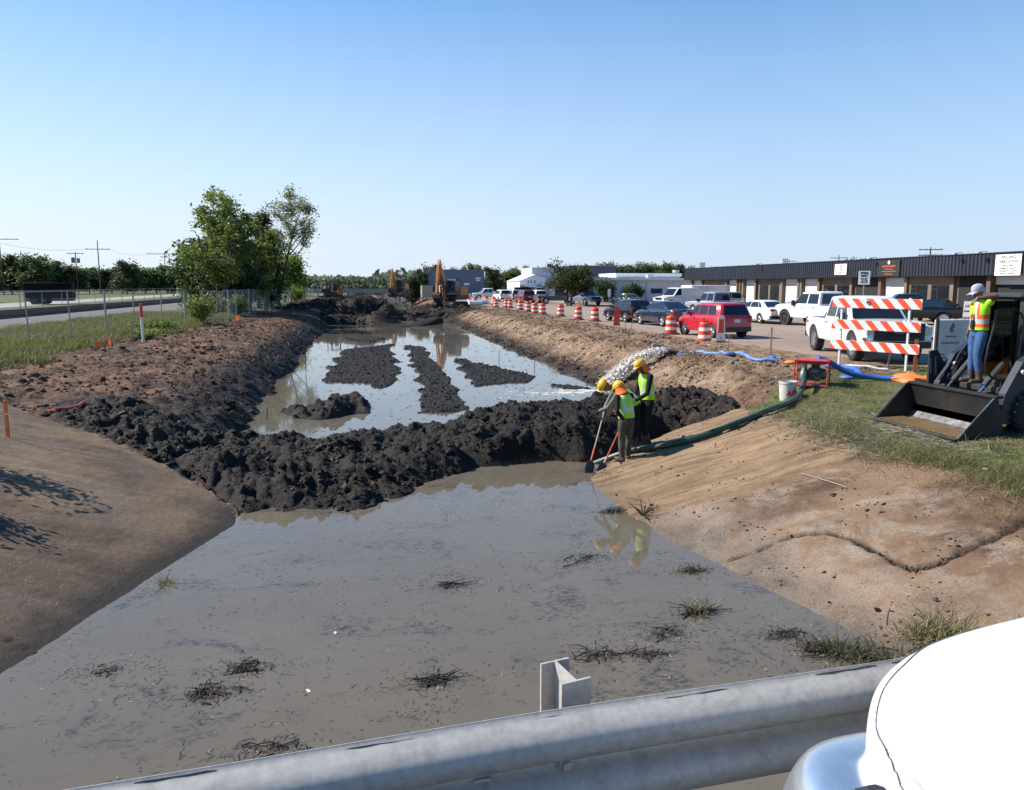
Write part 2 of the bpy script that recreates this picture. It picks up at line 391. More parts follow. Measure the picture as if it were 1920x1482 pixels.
# ---- ground material driven by soil maps (what lies where)
def ground_mat():
    m, nt, b = nmat('ground_soil')
    a1 = N(nt, 'ShaderNodeAttribute', attribute_name='soil_a'); a2 = N(nt, 'ShaderNodeAttribute', attribute_name='soil_b')
    s1 = N(nt, 'ShaderNodeSeparateColor'); L(nt, a1.outputs['Color'], s1.inputs[0])
    s2 = N(nt, 'ShaderNodeSeparateColor'); L(nt, a2.outputs['Color'], s2.inputs[0])
    grass, black, conc, tan_ = s1.outputs[0], s1.outputs[1], s1.outputs[2], a1.outputs['Alpha']
    crack, slab, gravel = s2.outputs[0], s2.outputs[1], s2.outputs[2]
    v = coord(nt)
    nb = tnoise(nt, v, .55, 6, .62); nm = tnoise(nt, v, 2.6, 6, .65); nf = tnoise(nt, v, 11, 5, .7); nff = tnoise(nt, v, 42, 4, .7)
    # brown dirt
    dirt = mix(nt, ramp(nt, nm, [(.36, 0.), (.62, 1.)]), (.048, .028, .019), (.165, .097, .060))
    dirt = mix(nt, ramp(nt, nb, [(.46, 0.), (.68, .75)]), dirt, (.25, .14, .085))
    dirt = mix(nt, ramp(nt, nf, [(.50, 0.), (.75, .65)]), dirt, (.29, .20, .135))
    tanc = mix(nt, ramp(nt, nm, [(.35, 0.), (.65, 1.)]), (.20, .135, .085), (.36, .265, .18))
    tanc = mix(nt, ramp(nt, nf, [(.5, 0.), (.7, .5)]), tanc, (.13, .085, .055))
    c = mix(nt, mth(nt, 'MULTIPLY', tan_, ramp(nt, nb, [(.3, .45), (.6, 1.)])), dirt, tanc)
    # black mud with greyish dried crusts
    mudc = mix(nt, ramp(nt, nf, [(.46, 0.), (.72, 1.)]), (.012, .0098, .008), (.036, .029, .024))
    mudc = mix(nt, ramp(nt, nff, [(.62, 0.), (.78, .5)]), mudc, (.085, .07, .056))
    bl = mth(nt, 'ADD', mth(nt, 'MULTIPLY', black, 1.5), mth(nt, 'MULTIPLY', mth(nt, 'SUBTRACT', nm, .5), 1.4)); bl = ramp(nt, bl, [(.25, 0.), (.75, 1.)])
    c = mix(nt, bl, c, mudc)
    # soil under the grass
    gc = mix(nt, ramp(nt, nf, [(.35, 0.), (.65, 1.)]), (.06, .075, .022), (.16, .155, .06))
    gc = mix(nt, ramp(nt, nm, [(.5, 0.), (.7, .8)]), gc, (.17, .135, .075))
    gg = ramp(nt, mth(nt, 'ADD', grass, mth(nt, 'MULTIPLY', mth(nt, 'SUBTRACT', nm, .5), .9)), [(.35, 0.), (.6, 1.)])
    c = mix(nt, gg, c, gc)
    grv = mix(nt, ramp(nt, nff, [(.3, 0.), (.7, 1.)]), (.10, .092, .088), (.30, .28, .26))
    c = mix(nt, gravel, c, grv)
    # concrete lining: stained, scuffed, exposed aggregate
    st = coord(nt, (.35, 2.6, .35), rot=(0, 0, R(-6))); ns = tnoise(nt, st, 2.2, 7, .68, .6); ns2 = tnoise(nt, st, 7, 6, .7, .3)
    sep = N(nt, 'ShaderNodeSeparateXYZ'); L(nt, coord(nt), sep.inputs[0])
    right = ramp(nt, mth(nt, 'MULTIPLY', mth(nt, 'ADD', sep.outputs[0], 0.), .5), [(.4, 0.), (.6, 1.)])
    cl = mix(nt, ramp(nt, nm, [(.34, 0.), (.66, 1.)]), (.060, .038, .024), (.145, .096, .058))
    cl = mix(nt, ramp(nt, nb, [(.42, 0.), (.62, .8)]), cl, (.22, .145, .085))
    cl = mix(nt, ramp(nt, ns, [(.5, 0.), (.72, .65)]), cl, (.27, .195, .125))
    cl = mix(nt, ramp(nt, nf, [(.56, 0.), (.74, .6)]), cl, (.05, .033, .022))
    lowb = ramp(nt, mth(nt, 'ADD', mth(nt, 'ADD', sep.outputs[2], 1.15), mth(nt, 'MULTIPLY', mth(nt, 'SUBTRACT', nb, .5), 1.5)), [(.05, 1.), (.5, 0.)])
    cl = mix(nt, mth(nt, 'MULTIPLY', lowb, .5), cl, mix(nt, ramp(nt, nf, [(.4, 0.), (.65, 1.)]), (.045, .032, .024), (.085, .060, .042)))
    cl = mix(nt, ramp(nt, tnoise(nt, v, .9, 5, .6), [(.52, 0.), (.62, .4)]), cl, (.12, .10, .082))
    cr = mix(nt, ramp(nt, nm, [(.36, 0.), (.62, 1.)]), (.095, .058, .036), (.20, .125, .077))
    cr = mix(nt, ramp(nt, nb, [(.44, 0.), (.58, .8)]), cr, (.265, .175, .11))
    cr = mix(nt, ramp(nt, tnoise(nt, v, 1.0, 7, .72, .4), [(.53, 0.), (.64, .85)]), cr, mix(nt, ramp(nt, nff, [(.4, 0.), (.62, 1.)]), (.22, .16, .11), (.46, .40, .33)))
    cr = mix(nt, ramp(nt, ns, [(.55, 0.), (.75, .7)]), cr, (.09, .058, .04))
    sl = mix(nt, ramp(nt, ns, [(.36, 0.), (.60, 1.)]), (.17, .105, .06), (.36, .25, .15))
    sl = mix(nt, ramp(nt, ns2, [(.5, 0.), (.72, .75)]), sl, (.42, .315, .20))
    sl = mix(nt, ramp(nt, nf, [(.58, 0.), (.74, .6)]), sl, (.12, .075, .045))
    agg = ramp(nt, mth(nt, 'ADD', mth(nt, 'ADD', sep.outputs[2], 1.16), mth(nt, 'MULTIPLY', mth(nt, 'SUBTRACT', nm, .5), 1.5)), [(-.0, .62), (.02, .62), (.22, 0.)])
    cr = mix(nt, mth(nt, 'MULTIPLY', agg, ramp(nt, nff, [(.42, .15), (.58, .95)])), cr, (.40, .36, .31))
    cr = mix(nt, slab, cr, sl)
    cr = mix(nt, 1., cr, mix(nt, ramp(nt, nb, [(.35, 0.), (.65, 1.)]), (.62, .60, .58), (.84, .82, .79)), 'MULTIPLY')
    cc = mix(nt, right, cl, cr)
    cc = mix(nt, ramp(nt, nff, [(.48, 0.), (.75, .35)]), cc, (.05, .034, .023))
    vs = N(nt, 'ShaderNodeTexVoronoi'); vs.inputs['Scale'].default_value = 16.; L(nt, v, vs.inputs['Vector'])
    cc = mix(nt, mth(nt, 'MULTIPLY', ramp(nt, vs.outputs['Distance'], [(.10, .8), (.2, 0.)]), ramp(nt, nm, [(.5, 0.), (.6, 1.)])), cc, (.34, .29, .23))
    cc = mix(nt, ramp(nt, tnoise(nt, v, 5.5, 7, .75, .6), [(.60, 0.), (.70, .6)]), cc, (.06, .04, .027))
    # wet and dark band just above the water
    wl = ramp(nt, mth(nt, 'ADD', mth(nt, 'MULTIPLY', mth(nt, 'ADD', sep.outputs[2], 1.38), 4.), mth(nt, 'MULTIPLY', mth(nt, 'SUBTRACT', nm, .5), .8)), [(.25, 1.), (.8, 0.)])
    cc = mix(nt, mth(nt, 'MULTIPLY', wl, mth(nt, 'SUBTRACT', 1., mth(nt, 'MULTIPLY', right, .75))), cc, (.03, .024, .019))
    cc = mix(nt, crack, cc, (.022, .016, .012))
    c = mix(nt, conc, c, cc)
    L(nt, c, b.inputs['Base Color'])
    rgh = mix(nt, bl, (.9, .9, .9), ramp(nt, nf, [(.35, .55), (.65, .85)]))
    L(nt, mix(nt, conc, rgh, (.8, .8, .8)), b.inputs['Roughness'])
    b.inputs['Specular IOR Level'].default_value = .22
    hh = mth(nt, 'ADD', mth(nt, 'MULTIPLY', nf, 1.), mth(nt, 'MULTIPLY', nff, .35))
    hh = mth(nt, 'MULTIPLY', hh, mth(nt, 'SUBTRACT', 1.4, conc))
    bump(nt, b, hh, .9, .05)
    return m
GM = ground_mat()
def road_mat():
    m, nt, b = nmat('worn_pavement'); v = coord(nt)
    n1 = tnoise(nt, v, .12, 5, .6); n2 = tnoise(nt, v, 1.4, 6, .65); n3 = tnoise(nt, v, 30, 3, .7)
    c = mix(nt, ramp(nt, n1, [(.35, 0.), (.65, 1.)]), (.235, .165, .118), (.30, .222, .165))
    c = mix(nt, ramp(nt, n2, [(.5, 0.), (.75, .6)]), c, (.21, .165, .13))
    c = mix(nt, ramp(nt, n3, [(.4, 0.), (.8, .35)]), c, (.12, .095, .08))
    # fine cracks
    vo = N(nt, 'ShaderNodeTexVoronoi', feature='DISTANCE_TO_EDGE'); vo.inputs['Scale'].default_value = .28
    wv = N(nt, 'ShaderNodeMix', data_type='VECTOR'); L(nt, mth(nt, 'MULTIPLY', n2, .0), wv.inputs[0]); L(nt, v, wv.inputs[4])
    L(nt, v, vo.inputs['Vector'])
    c = mix(nt, ramp(nt, vo.outputs['Distance'], [(.0, .7), (.012, 0.)]), c, (.07, .055, .045))
    L(nt, c, b.inputs['Base Color']); b.inputs['Roughness'].default_value = .85
    bump(nt, b, n3, .25, .01); return m
RM = road_mat()
def split_ground():
    ny, nx = GX.shape
    V = np.stack([GX, GY, GZ], -1).reshape(-1, 3)
    idx = np.arange(ny * nx).reshape(ny, nx)
    Q = np.stack([idx[:-1, :-1], idx[:-1, 1:], idx[1:, 1:], idx[1:, :-1]], -1).reshape(-1, 4)
    def fm(a): return a[:-1, :-1].reshape(-1)
    cl, cr, rd, bm = fm(CL), fm(CR), fm(RD), fm(BM)
    me_yes = fm(GY) > 3.0
    cl = cl & me_yes & (fm(GY) < 20) & (fm(GX) > -14); cr = cr & me_yes
    gr = ~(cl | cr | rd | bm)
    for nm, msk, mt in (('ground', gr, GM), ('concrete_slope', cl, GM), ('concrete_slope', cr, GM), ('mud_berm', bm & ~(cl | cr | rd), GM), ('road', rd & ~(cl | cr), RM)):
        q = Q[msk]; used, inv = np.unique(q, return_inverse=True)
        o = np_mesh(nm, V[used], inv.reshape(-1, 4), mt, smooth=True)
        for an, W in (('soil_a', W1), ('soil_b', W2)):
            at = o.data.attributes.new(an, 'FLOAT_COLOR', 'POINT')
            at.data.foreach_set('color', W.reshape(-1, 4)[used].astype(np.float32).ravel())
        tag(o, kind='structure')
split_ground()

# ------------------------------------------------------------------ water
def water_mat(name, deep, streak):
    m, nt, b = nmat(name); v = coord(nt)
    n = tnoise(nt, v, .5, 5, .6, .5); n2 = tnoise(nt, v, 3., 5, .65, .5)
    c = mix(nt, ramp(nt, n, [(.35, 0.), (.7, 1.)]), tuple(k * .86 for k in deep), deep)
    c = mix(nt, ramp(nt, n2, [(.52, 0.), (.75, .35)]), c, tuple(k * .6 for k in deep))
    if 'muddy' in name:     # scum: dark drifts of rotted leaf, broken into flecks
        sc_ = coord(nt, (1., 1.5, 1.)); pt = ramp(nt, tnoise(nt, sc_, .85, 8, .72, .8), [(.54, 0.), (.615, 1.)]); fl = ramp(nt, tnoise(nt, sc_, 11., 7, .78, .6), [(.47, 0.), (.56, 1.)])
        c = mix(nt, mth(nt, 'MULTIPLY', mth(nt, 'MULTIPLY', pt, fl), .85), c, (.035, .030, .030))
        f2 = ramp(nt, tnoise(nt, sc_, 26., 5, .8), [(.70, 0.), (.76, .8)]); c = mix(nt, f2, c, (.06, .048, .038)); f3 = ramp(nt, tnoise(nt, coord(nt, (1, 1.3, 1), rot=(0, 0, 1.)), 30., 4, .8), [(.74, 0.), (.78, .7)]); c = mix(nt, f3, c, (.34, .30, .25))
    L(nt, c, b.inputs['Base Color']); b.inputs['Roughness'].default_value = .035
    b.inputs['IOR'].default_value = 1.33
    w = coord(nt, (1.2, .5, 1)); bump(nt, b, tnoise(nt, w, streak, 3, .5), .035, .03)
    return m
wn = MB(); wn.poly([(-9, 2.2, -1.35), (9.5, 2.2, -1.35), (9.5, 17.2, -1.35), (-9, 17.2, -1.35)])
tag(wn.build('water', water_mat('muddy_water', (.128, .108, .080), 2.2), smooth=0), kind='structure')
wf = MB(); wf.poly([(-9, 17.25, -1.25), (10.5, 17.25, -1.25), (10.5, 160, -1.25), (-9, 160, -1.25)])
tag(wf.build('water', water_mat('still_water', (.13, .115, .09), 2.), smooth=0), kind='structure')

# ------------------------------------------------------------------ light and camera
SUN_EL, SUN_AZ = R(41), math.atan2(-.93, .37)        # towards the sun: left and a little ahead
sd = Vector((math.sin(SUN_AZ) * math.cos(SUN_EL), math.cos(SUN_AZ) * math.cos(SUN_EL), math.sin(SUN_EL)))
sl = bpy.data.lights.new('sun', 'SUN'); sl.energy = 5.0; sl.angle = R(.5); sl.color = (1, .94, .85)
so = bpy.data.objects.new('sun', sl); C.objects.link(so)
so.rotation_euler = (-sd).to_track_quat('-Z', 'Y').to_euler(); so.location = (-40, 20, 60)
w = bpy.data.worlds.new('World'); scene.world = w; w.use_nodes = True
nt = w.node_tree; bg = nt.nodes['Background']
sky = nt.nodes.new('ShaderNodeTexSky'); sky.sky_type = 'NISHITA'; sky.sun_disc = False
sky.sun_elevation = SUN_EL; sky.sun_rotation = SUN_AZ
sky.altitude = 50
sky.air_density = .9; sky.dust_density = .1; sky.ozone_density = 2.2
tcw = N(nt, 'ShaderNodeTexCoord'); sx = N(nt, 'ShaderNodeSeparateXYZ'); L(nt, tcw.outputs['Generated'], sx.inputs[0])
hs = N(nt, 'ShaderNodeHueSaturation'); hs.inputs['Saturation'].default_value = 1.28; hs.inputs['Value'].default_value = 1.2
L(nt, mix(nt, 1., sky.outputs[0], (.80, 1.0, 1.10), 'MULTIPLY'), hs.inputs['Color'])
# thin low haze whitens the sky towards the horizon; a little brighter on the sun's side
dt = N(nt, 'ShaderNodeVectorMath', operation='DOT_PRODUCT'); L(nt, tcw.outputs['Generated'], dt.inputs[0]); dt.inputs[1].default_value = (-.88, .47, 0)
hz_c = mix(nt, ramp(nt, dt.outputs['Value'], [(.0, 0.), (1., 1.)]), (4.35, 5.25, 6.45), (6.3, 6.75, 7.3))
fac = ramp(nt, sx.outputs[2], [(.0, 1.), (.07, .90), (.17, .64), (.32, .30), (.55, .06)])
skc = mix(nt, fac, hs.outputs[0], hz_c)
# a few wisps low on the left
cn = tnoise(nt, coord(nt, (6, 6, 60), 'Generated'), 1.6, 5, .6)
band = ramp(nt, sx.outputs[2], [(.17, 0.), (.195, 1.), (.215, 1.), (.24, 0.)])
wl = ramp(nt, dt.outputs['Value'], [(.70, 0.), (.8, 1.)])
skc = mix(nt, mth(nt, 'MULTIPLY', mth(nt, 'MULTIPLY', band, wl), ramp(nt, cn, [(.62, 0.), (.74, .55)])), skc, (7., 7.1, 7.2))
L(nt, skc, bg.inputs['Color']); bg.inputs['Strength'].default_value = .084
cam = bpy.data.cameras.new('camera'); co = bpy.data.objects.new('camera', cam); C.objects.link(co)
F = 1450.; PITCH = math.atan((741 - 535) / F); YAW = math.atan(275 / F * math.cos(PITCH))
cam.sensor_fit = 'HORIZONTAL'; cam.sensor_width = 36.; cam.lens = 36. * F / 1920.
cam.clip_start = .05; cam.clip_end = 6000
co.location = (0, 0, CH); co.rotation_euler = (R(90) - PITCH, 0, -YAW)
scene.camera = co
# ================================================================== vehicles
def paint(name, col, rough=.28, coat=.6, metal=0.):
    return M_(name, col, rough, metal, .03, 3., spec=.5, coat=coat, dirt=(tuple(c * .55 + .05 for c in col), .18))
WHITE_P = paint('white_paint', (.68, .69, .70)); RED_P = paint('red_paint', (.42, .012, .03)); BLACK_P = paint('black_paint', (.004, .0045, .006), .2, .5)
NAVY_P = paint('navy_paint', (.015, .022, .045), .18, 1.); SILVER_P = paint('silver_paint', (.42, .43, .45), .3, .5, .55); GREY_P = paint('grey_paint', (.10, .10, .105), .3, .5, .3)
MAROON_P = paint('maroon_paint', (.12, .02, .02)); BLUEGREY_P = paint('bluegrey_paint', (.16, .18, .24), .3, .5, .4); CHAMP_P = paint('champagne_paint', (.50, .49, .45), .3, .5, .3)
def glass_mat(name='tinted_glass', col=(.012, .015, .02), rough=.03):
    m, nt, b = nmat(name); v = coord(nt); n = tnoise(nt, v, 4, 3, .5)
    L(nt, mix(nt, n, tuple(c * .7 for c in col), tuple(c * 1.3 for c in col)), b.inputs['Base Color'])
    b.inputs['Roughness'].default_value = rough; b.inputs['Specular IOR Level'].default_value = .6; return m
GLASS = glass_mat()
TYRE = M_('tyre_rubber', (.018, .018, .018), .85, 0, .3, 12, dirt=((.10, .08, .06), .35)); RIM = M_('alloy', (.55, .56, .58), .3, .9, .08); RIMD = M_('dark_alloy', (.06, .06, .065), .4, .6)
PLAST = M_('black_plastic', (.018, .018, .02), .5); CHROME = M_('chrome', (.75, .76, .78), .1, 1., .04); LENS = M_('headlight_lens', (.62, .64, .66), .08, .3, .1); TAIL = M_('taillight_lens', (.30, .008, .01), .12, 0., .1, coat=.8)
PLATE = M_('number_plate', (.6, .6, .58), .5); STEEL = M_('galvanised', (.42, .43, .44), .5, .5, .15, 9); DKSTEEL = M_('dark_steel', (.05, .05, .055), .5, .4, .2)
UNDER = M_('underbody', (.012, .012, .012), .9)
_wheel = {}
def wheel(root, c, r, w, side, rim=None, spokes=6):
    key = (r, w, spokes, (rim or RIM).name)
    if key not in _wheel:
        t = MB(); Mx = Matrix.Rotation(R(90), 4, 'X')          # axis along y, outer face at -y
        h = w / 2; ri = r * .66
        t.lathe([(ri, -h * .9), (r * .8, -h), (r * .93, -h * .97), (r, -h * .72), (r, h * .72), (r * .93, h * .97), (ri, h), (ri, -h * .9)], 28, M=Mx)
        nb = 34
        for k in range(nb):                                        # tread blocks
            a = 2 * math.pi * k / nb
            for s in (-1, 1):
                t.box((math.cos(a + s * .05) * r * 1.0, s * h * .5, math.sin(a + s * .05) * r * 1.0), (r * .02, h * .72, r * .10), M=Matrix.Rotation(-a, 4, 'Y'))
        d = MB(); d.lathe([(ri * 1.0, -h * .55), (ri * 1.02, h * .9), (ri * .93, h * .92), (ri * .9, h * .62), (.001, h * .55), (.001, h * .2), (ri * .9, h * .1)], 28, M=Mx)
        for k in range(spokes):
            a = 2 * math.pi * (k + .5) / spokes
            d.box((math.cos(a) * ri * .52, -h * .72, math.sin(a) * ri * .52), (ri * .86, h * .22, ri * .26), M=Matrix.Rotation(-a, 4, 'Y'))
        d.lathe([(ri * .26, h * .6), (ri * .26, h * .9), (ri * .2, h * .95), (.001, h * .95)], 14, M=Mx)
        a = t.build('wheel', TYRE); b = d.build('rim', rim or RIM, a)
        kk = MB(); kk.lathe([(ri * .9, h * .5), (.001, h * .5)], 24, M=Mx)
        e = kk.build('backing_disc', UNDER, a)  # near-black disc closing the wheel behind the spokes
        _wheel[key] = (a.data, b.data, e.data)
        for o in (b, e, a): bpy.data.objects.remove(o)
    da, db, de = _wheel[key]
    a = bpy.data.objects.new('wheel', da); C.objects.link(a); a.parent = root; a.location = c
    if side > 0: a.rotation_euler = (0, 0, math.pi)
    b = bpy.data.objects.new('rim', db); C.objects.link(b); b.parent = a
    e = bpy.data.objects.new('backing_disc', de); C.objects.link(e); e.parent = a
    return a
def panel(A, B, Cc, D, u0, u1, v0, v1, eps=.006, n=1, th=.0):
    A, B, Cc, D = map(Vector, (A, B, Cc, D))
    def pt(u, v): return (A * (1 - u) + B * u) * (1 - v) + (D * (1 - u) + Cc * u) * v
    nrm = (B - A).cross(D - A).normalized() * eps
    return [pt(u0, v0) + nrm, pt(u1, v0) + nrm, pt(u1, v1) + nrm, pt(u0, v1) + nrm]
def ip(x, pts): return float(np.interp(x, [p[0] for p in pts], [p[1] for p in pts]))
def vehicle(name, label, cat, S, P, loc, head, group=None, rims=None):
    """S: dict of proportions, P: paint.  x forward, y left, z up, origin on the ground"""
    root = thing(name, label, cat, loc, R(head), group)
    Lh, W, rw = S['L'] / 2, S['W'] / 2, S['rw']; xf, xr = S['xf'], S['xr']; sill = S.get('sill', .27)
    tops = S['top']; bed = S.get('bed')
    xs_ = set(np.linspace(-Lh, Lh, 15)) | {-Lh + .05, -Lh + .16, Lh - .05, Lh - .16, Lh - .3} | {p[0] for p in tops}
    ra = rw * 1.16
    for xw in (xf, xr): xs_ |= {xw + ra * math.cos(k * math.pi / 12) for k in range(13)} | {xw - ra - .005, xw + ra + .005}
    if bed: xs_ |= {bed[0] - .003, bed[0], bed[1], bed[1] + .003}
    xs_ = sorted(xs_); xs_ = [x for i, x in enumerate(xs_) if i == 0 or x - xs_[i - 1] > .0025]
    def zb(x):
        z = sill + (.06 if abs(x) > Lh - .25 else 0)
        for xw in (xf, xr):
            if abs(x - xw) < ra: z = max(z, rw * .95 + math.sqrt(max(0, ra * ra - (x - xw) ** 2)))
        return z
    def hw(x):
        k = (abs(x) - (Lh - S.get('rnd', .55))) / S.get('rnd', .55)
        return W * (1 - S.get('nose', .13) * max(0, k) ** 2.2)
    g = S.get('g', [(0, .95), (.18, .985), (.45, 1.0), (.72, .995), (.88, .975), (.97, .94), (1., .915)])
    rings = []
    for x in xs_:
        b0, t0, w_ = zb(x), ip(x, tops), hw(x)
        side = []
        for t, k in g:
            z = b0 + (t0 - b0) * t
            # keep flare of the side tied to absolute height so arches stay flat
            zz = (z - sill) / max(.01, (t0 - sill)); kk = ip(zz, g)
            side.append((w_ * kk, z))
        ring = [Vector((x, -y, z)) for y, z in side]
        inb = bed and bed[0] <= x <= bed[1]
        if inb: cr = [(-.83, 0), (-.82, -bed[2]), (0, -bed[2]), (.82, -bed[2]), (.83, 0)]
        else: cr = [(-.83, .22), (-.5, .75), (0, 1), (.5, .75), (.83, .22)]
        wt = side[-1][0]
        for f, h in cr: ring.append(Vector((x, f * wt, t0 + (h if inb else h * S.get('crown', .035)))))
        ring += [Vector((x, y, z)) for y, z in reversed(side)]
        rings.append(ring)
    bm = MB(); bm.loft(rings); body = bm.build('body', P, root, 38)
    # dark lower sill / wheel wells
    u = MB(); u.box((0, 0, sill + .16), (S['L'] * .9, S['W'] * .72, .26)); u.build('underbody', UNDER, root)
    # greenhouse
    x0, x1, x2, x3, zbelt, zr, wb, wr = S['cab']       # rear base, rear roof, front roof, front base
    def ringz(z, xa, xb, w_, r_=.10):
        return [Vector(p) for p in ((xa, -w_ + r_, z), (xa + r_ * .6, -w_, z), (xa * .5 + xb * .5, -w_ - .006, z), (xb - r_ * .6, -w_, z), (xb, -w_ + r_, z), (xb + .03, 0, z), (xb, w_ - r_, z), (xb - r_ * .6, w_, z), (xa * .5 + xb * .5, w_ + .006, z), (xa + r_ * .6, w_, z), (xa, w_ - r_, z), (xa - .02, 0, z))]
    hgt = zr - zbelt
    cb = MB(); cb.loft([ringz(zbelt - .05, x0 - .02, x3 + .05, wb, .1), ringz(zbelt, x0, x3, wb, .1), ringz(zr - .07, x1, x2, wr, .1), ringz(zr - .025, x1 + .06, x2 - .07, wr - .06, .1), ringz(zr, x1 + .2, x2 - .25, wr - .25, .1), ringz(zr + .008, x1 + .4, x2 - .5, .1, .05)])
    cab = cb.build('cabin', P, root, 40)
    zt = zr - .07
    def side_pt(x, t, s): return Vector((x, s * (wb + (wr - wb) * t), zbelt + hgt * t * (zt - zbelt) / hgt))
    # windscreen, rear window
    A, B = (x3 + .012, -wb + .12, zbelt), (x3 + .012, wb - .12, zbelt); Cc, D = (x2 + .012, wr - .12, zt), (x2 + .012, -wr + .12, zt)
    def glassp(nm, quads):
        m_ = MB()
        for q in quads: m_.poly(q)
        return m_.build(nm, GLASS, root, 0)
    # slightly bowed windscreen in two halves
    md0, md1 = Vector((x3 + .042, 0, zbelt)), Vector((x2 + .042, 0, zt))
    def half(Aa, Bb, C2, D2, v0, v1, eps=.012, u0=0., u1=1.): return panel(Aa, Bb, C2, D2, u0, u1, v0, v1, eps)
    glassp('windscreen', [half(A, md0, md1, D, .08, .95), half(md0, B, Cc, md1, .08, .95)])
    rv = S.get('rearwin', (.1, .9))
    A2, B2, C2, D2 = (x0 - .004, wb - .12, zbelt), (x0 - .004, -wb + .12, zbelt), (x1 - .004, -wr + .12, zt), (x1 - .004, wr - .12, zt)
    m0, m1 = Vector((x0 - .024, 0, zbelt)), Vector((x1 - .024, 0, zt))
    if rv: glassp('rear_window', [half(A2, m0, m1, D2, *rv), half(m0, B2, C2, m1, *rv)])
    for s in (-1, 1):
        for (ua, ub, ta, tb) in S['side']:
            # a side window: bottom from x=ua..ub, top from ta..tb
            q = [side_pt(ua, .10, s), side_pt(ub, .10, s), side_pt(tb, .9, s), side_pt(ta, .9, s)]
            q = [p + Vector((0, s * .012, 0)) for p in q]
            if s > 0: q.reverse()
            m_ = MB(); m_.poly(q); m_.build('side_window', GLASS, root, 0)
    # wheels
    for x in (xf, xr):
        for s in (-1, 1): wheel(root, (x, s * (W - S['tw'] / 2 - .02), rw), rw, S['tw'], s, rims or RIM, S.get('spokes', 6))
    # lamps, grille, bumpers, plate, mirrors, handles
    zf = ip(Lh, tops); wf_ = hw(Lh - .03)
    hl = S.get('hl', (.14, .34, zf - .12))                    # height, width, z
    for s in (-1, 1):
        m_ = MB(); m_.bbox((Lh - .10, s * (wf_ - hl[1] / 2 + .01), hl[2]), (.24, hl[1], hl[0]), .03); m_.build('headlight', LENS, root)
        tl = S.get('tl', (.26, .22, zbelt - .12)); wr_ = hw(-Lh + .03)
        m_ = MB(); m_.bbox((-Lh + .07, s * (wr_ - tl[1] / 2 + .015), tl[2]), (.18, tl[1], tl[0]), .03); m_.build('taillight', TAIL, root)
        m_ = MB(); m_.bbox((x3 - .28, s * (wb + .13), zbelt + .09), (.13, .2, S.get('mir', .15)), .03); m_.box((x3 - .26, s * (wb + .03), zbelt + .03), (.08, .12, .05)); m_.build('mirror', S.get('mirmat', P), root)
        for xh in S.get('handles', ()):
            m_ = MB(); m_.bbox((xh, s * (W + .005), zbelt - .13), (.2, .035, .035), .01); m_.build('door_handle', S.get('hmat', PLAST), root)
    gr = S.get('grille', (.22, .9, zf - .16))
    m_ = MB(); m_.bbox((Lh + .005, 0, gr[2]), (.05, gr[1], gr[0]), .015)
    for k in range(3): m_.box((Lh + .034, 0, gr[2] + (k - 1) * gr[0] * .3), (.012, gr[1] * .94, gr[0] * .1))
    m_.build('grille', S.get('gmat', PLAST), root)
    fb = S.get('fb', (.2, .42, PLAST))
    for e, nm in ((1, 'front_bumper'), (-1, 'rear_bumper')):
        m_ = MB(); ww = hw(Lh - .05) * 2
        m_.loft([[Vector((e * (Lh - .12 + o), y * k, z)) for y, z in ((-ww / 2, fb[1] - fb[0] / 2), (-ww / 2 - .01, fb[1]), (-ww / 2, fb[1] + fb[0] / 2), (ww / 2, fb[1] + fb[0] / 2), (ww / 2 + .01, fb[1]), (ww / 2, fb[1] - fb[0] / 2))] for o, k in ((0, 1.02), (.09, 1.01), (.15, .96), (.17, .85))])
        m_.build(nm, fb[2] if fb[2] else P, root)
    m_ = MB(); m_.bbox((-Lh - .012, 0, S.get('plz', zbelt - .22)), (.02, .31, .16), .004); m_.build('number_plate', PLATE, root)
    # door seams: thin dark strips proud of the panel, one per door edge
    for xd in S.get('seams', ()):
        for s in (-1, 1):
            zs = [sill + .08 + (zbelt - .04 - sill - .08) * k / 5 for k in range(6)]
            t0 = ip(xd, tops); rg = []
            for z in zs:
                y = hw(xd) * ip((z - sill) / (t0 - sill), g)
                rg.append([Vector((xd + a, s * (y + c), z)) for a, c in ((-.006, -.004), (.006, -.004), (.006, .004), (-.006, .004))])
            m_ = MB(); m_.loft(rg); m_.build('door_seam', UNDER, root)
    return root
SEDAN = dict(L=4.85, W=1.84, rw=.33, tw=.21, xf=1.42, xr=-1.36, top=[(-2.425, .86), (-2.3, .98), (-1.9, 1.02), (-1.3, 1.0), (1.0, .96), (1.6, .90), (2.2, .79), (2.425, .64)],
    cab=(-1.95, -1.02, .30, 1.22, .97, 1.46, .80, .60), side=[(-.98, .02, -.72, -.02), (.08, 1.0, .06, .38), (-1.42, -1.03, -.92, -.78)], handles=(-.75, .3), seams=(.05, 1.05, -.95), tl=(.16, .38, .86), plz=.78, nose=.2, rnd=.9)
HATCH = dict(L=4.0, W=1.74, rw=.33, tw=.21, xf=1.28, xr=-1.24, top=[(-2.0, .86), (-1.93, 1.0), (-1.2, 1.03), (.9, .98), (1.4, .94), (1.8, .82), (2.0, .64)],
    cab=(-1.93, -1.70, .20, .98, 1.0, 1.60, .80, .66), side=[(-.72, .0, -.66, -.03), (.07, .80, .05, .30), (-1.45, -.80, -1.35, -.74)], handles=(-.6, .3), seams=(.03, .92, -.9), tl=(.3, .2, .88), plz=.80, nose=.15, rnd=.6, rearwin=(.12, .93))
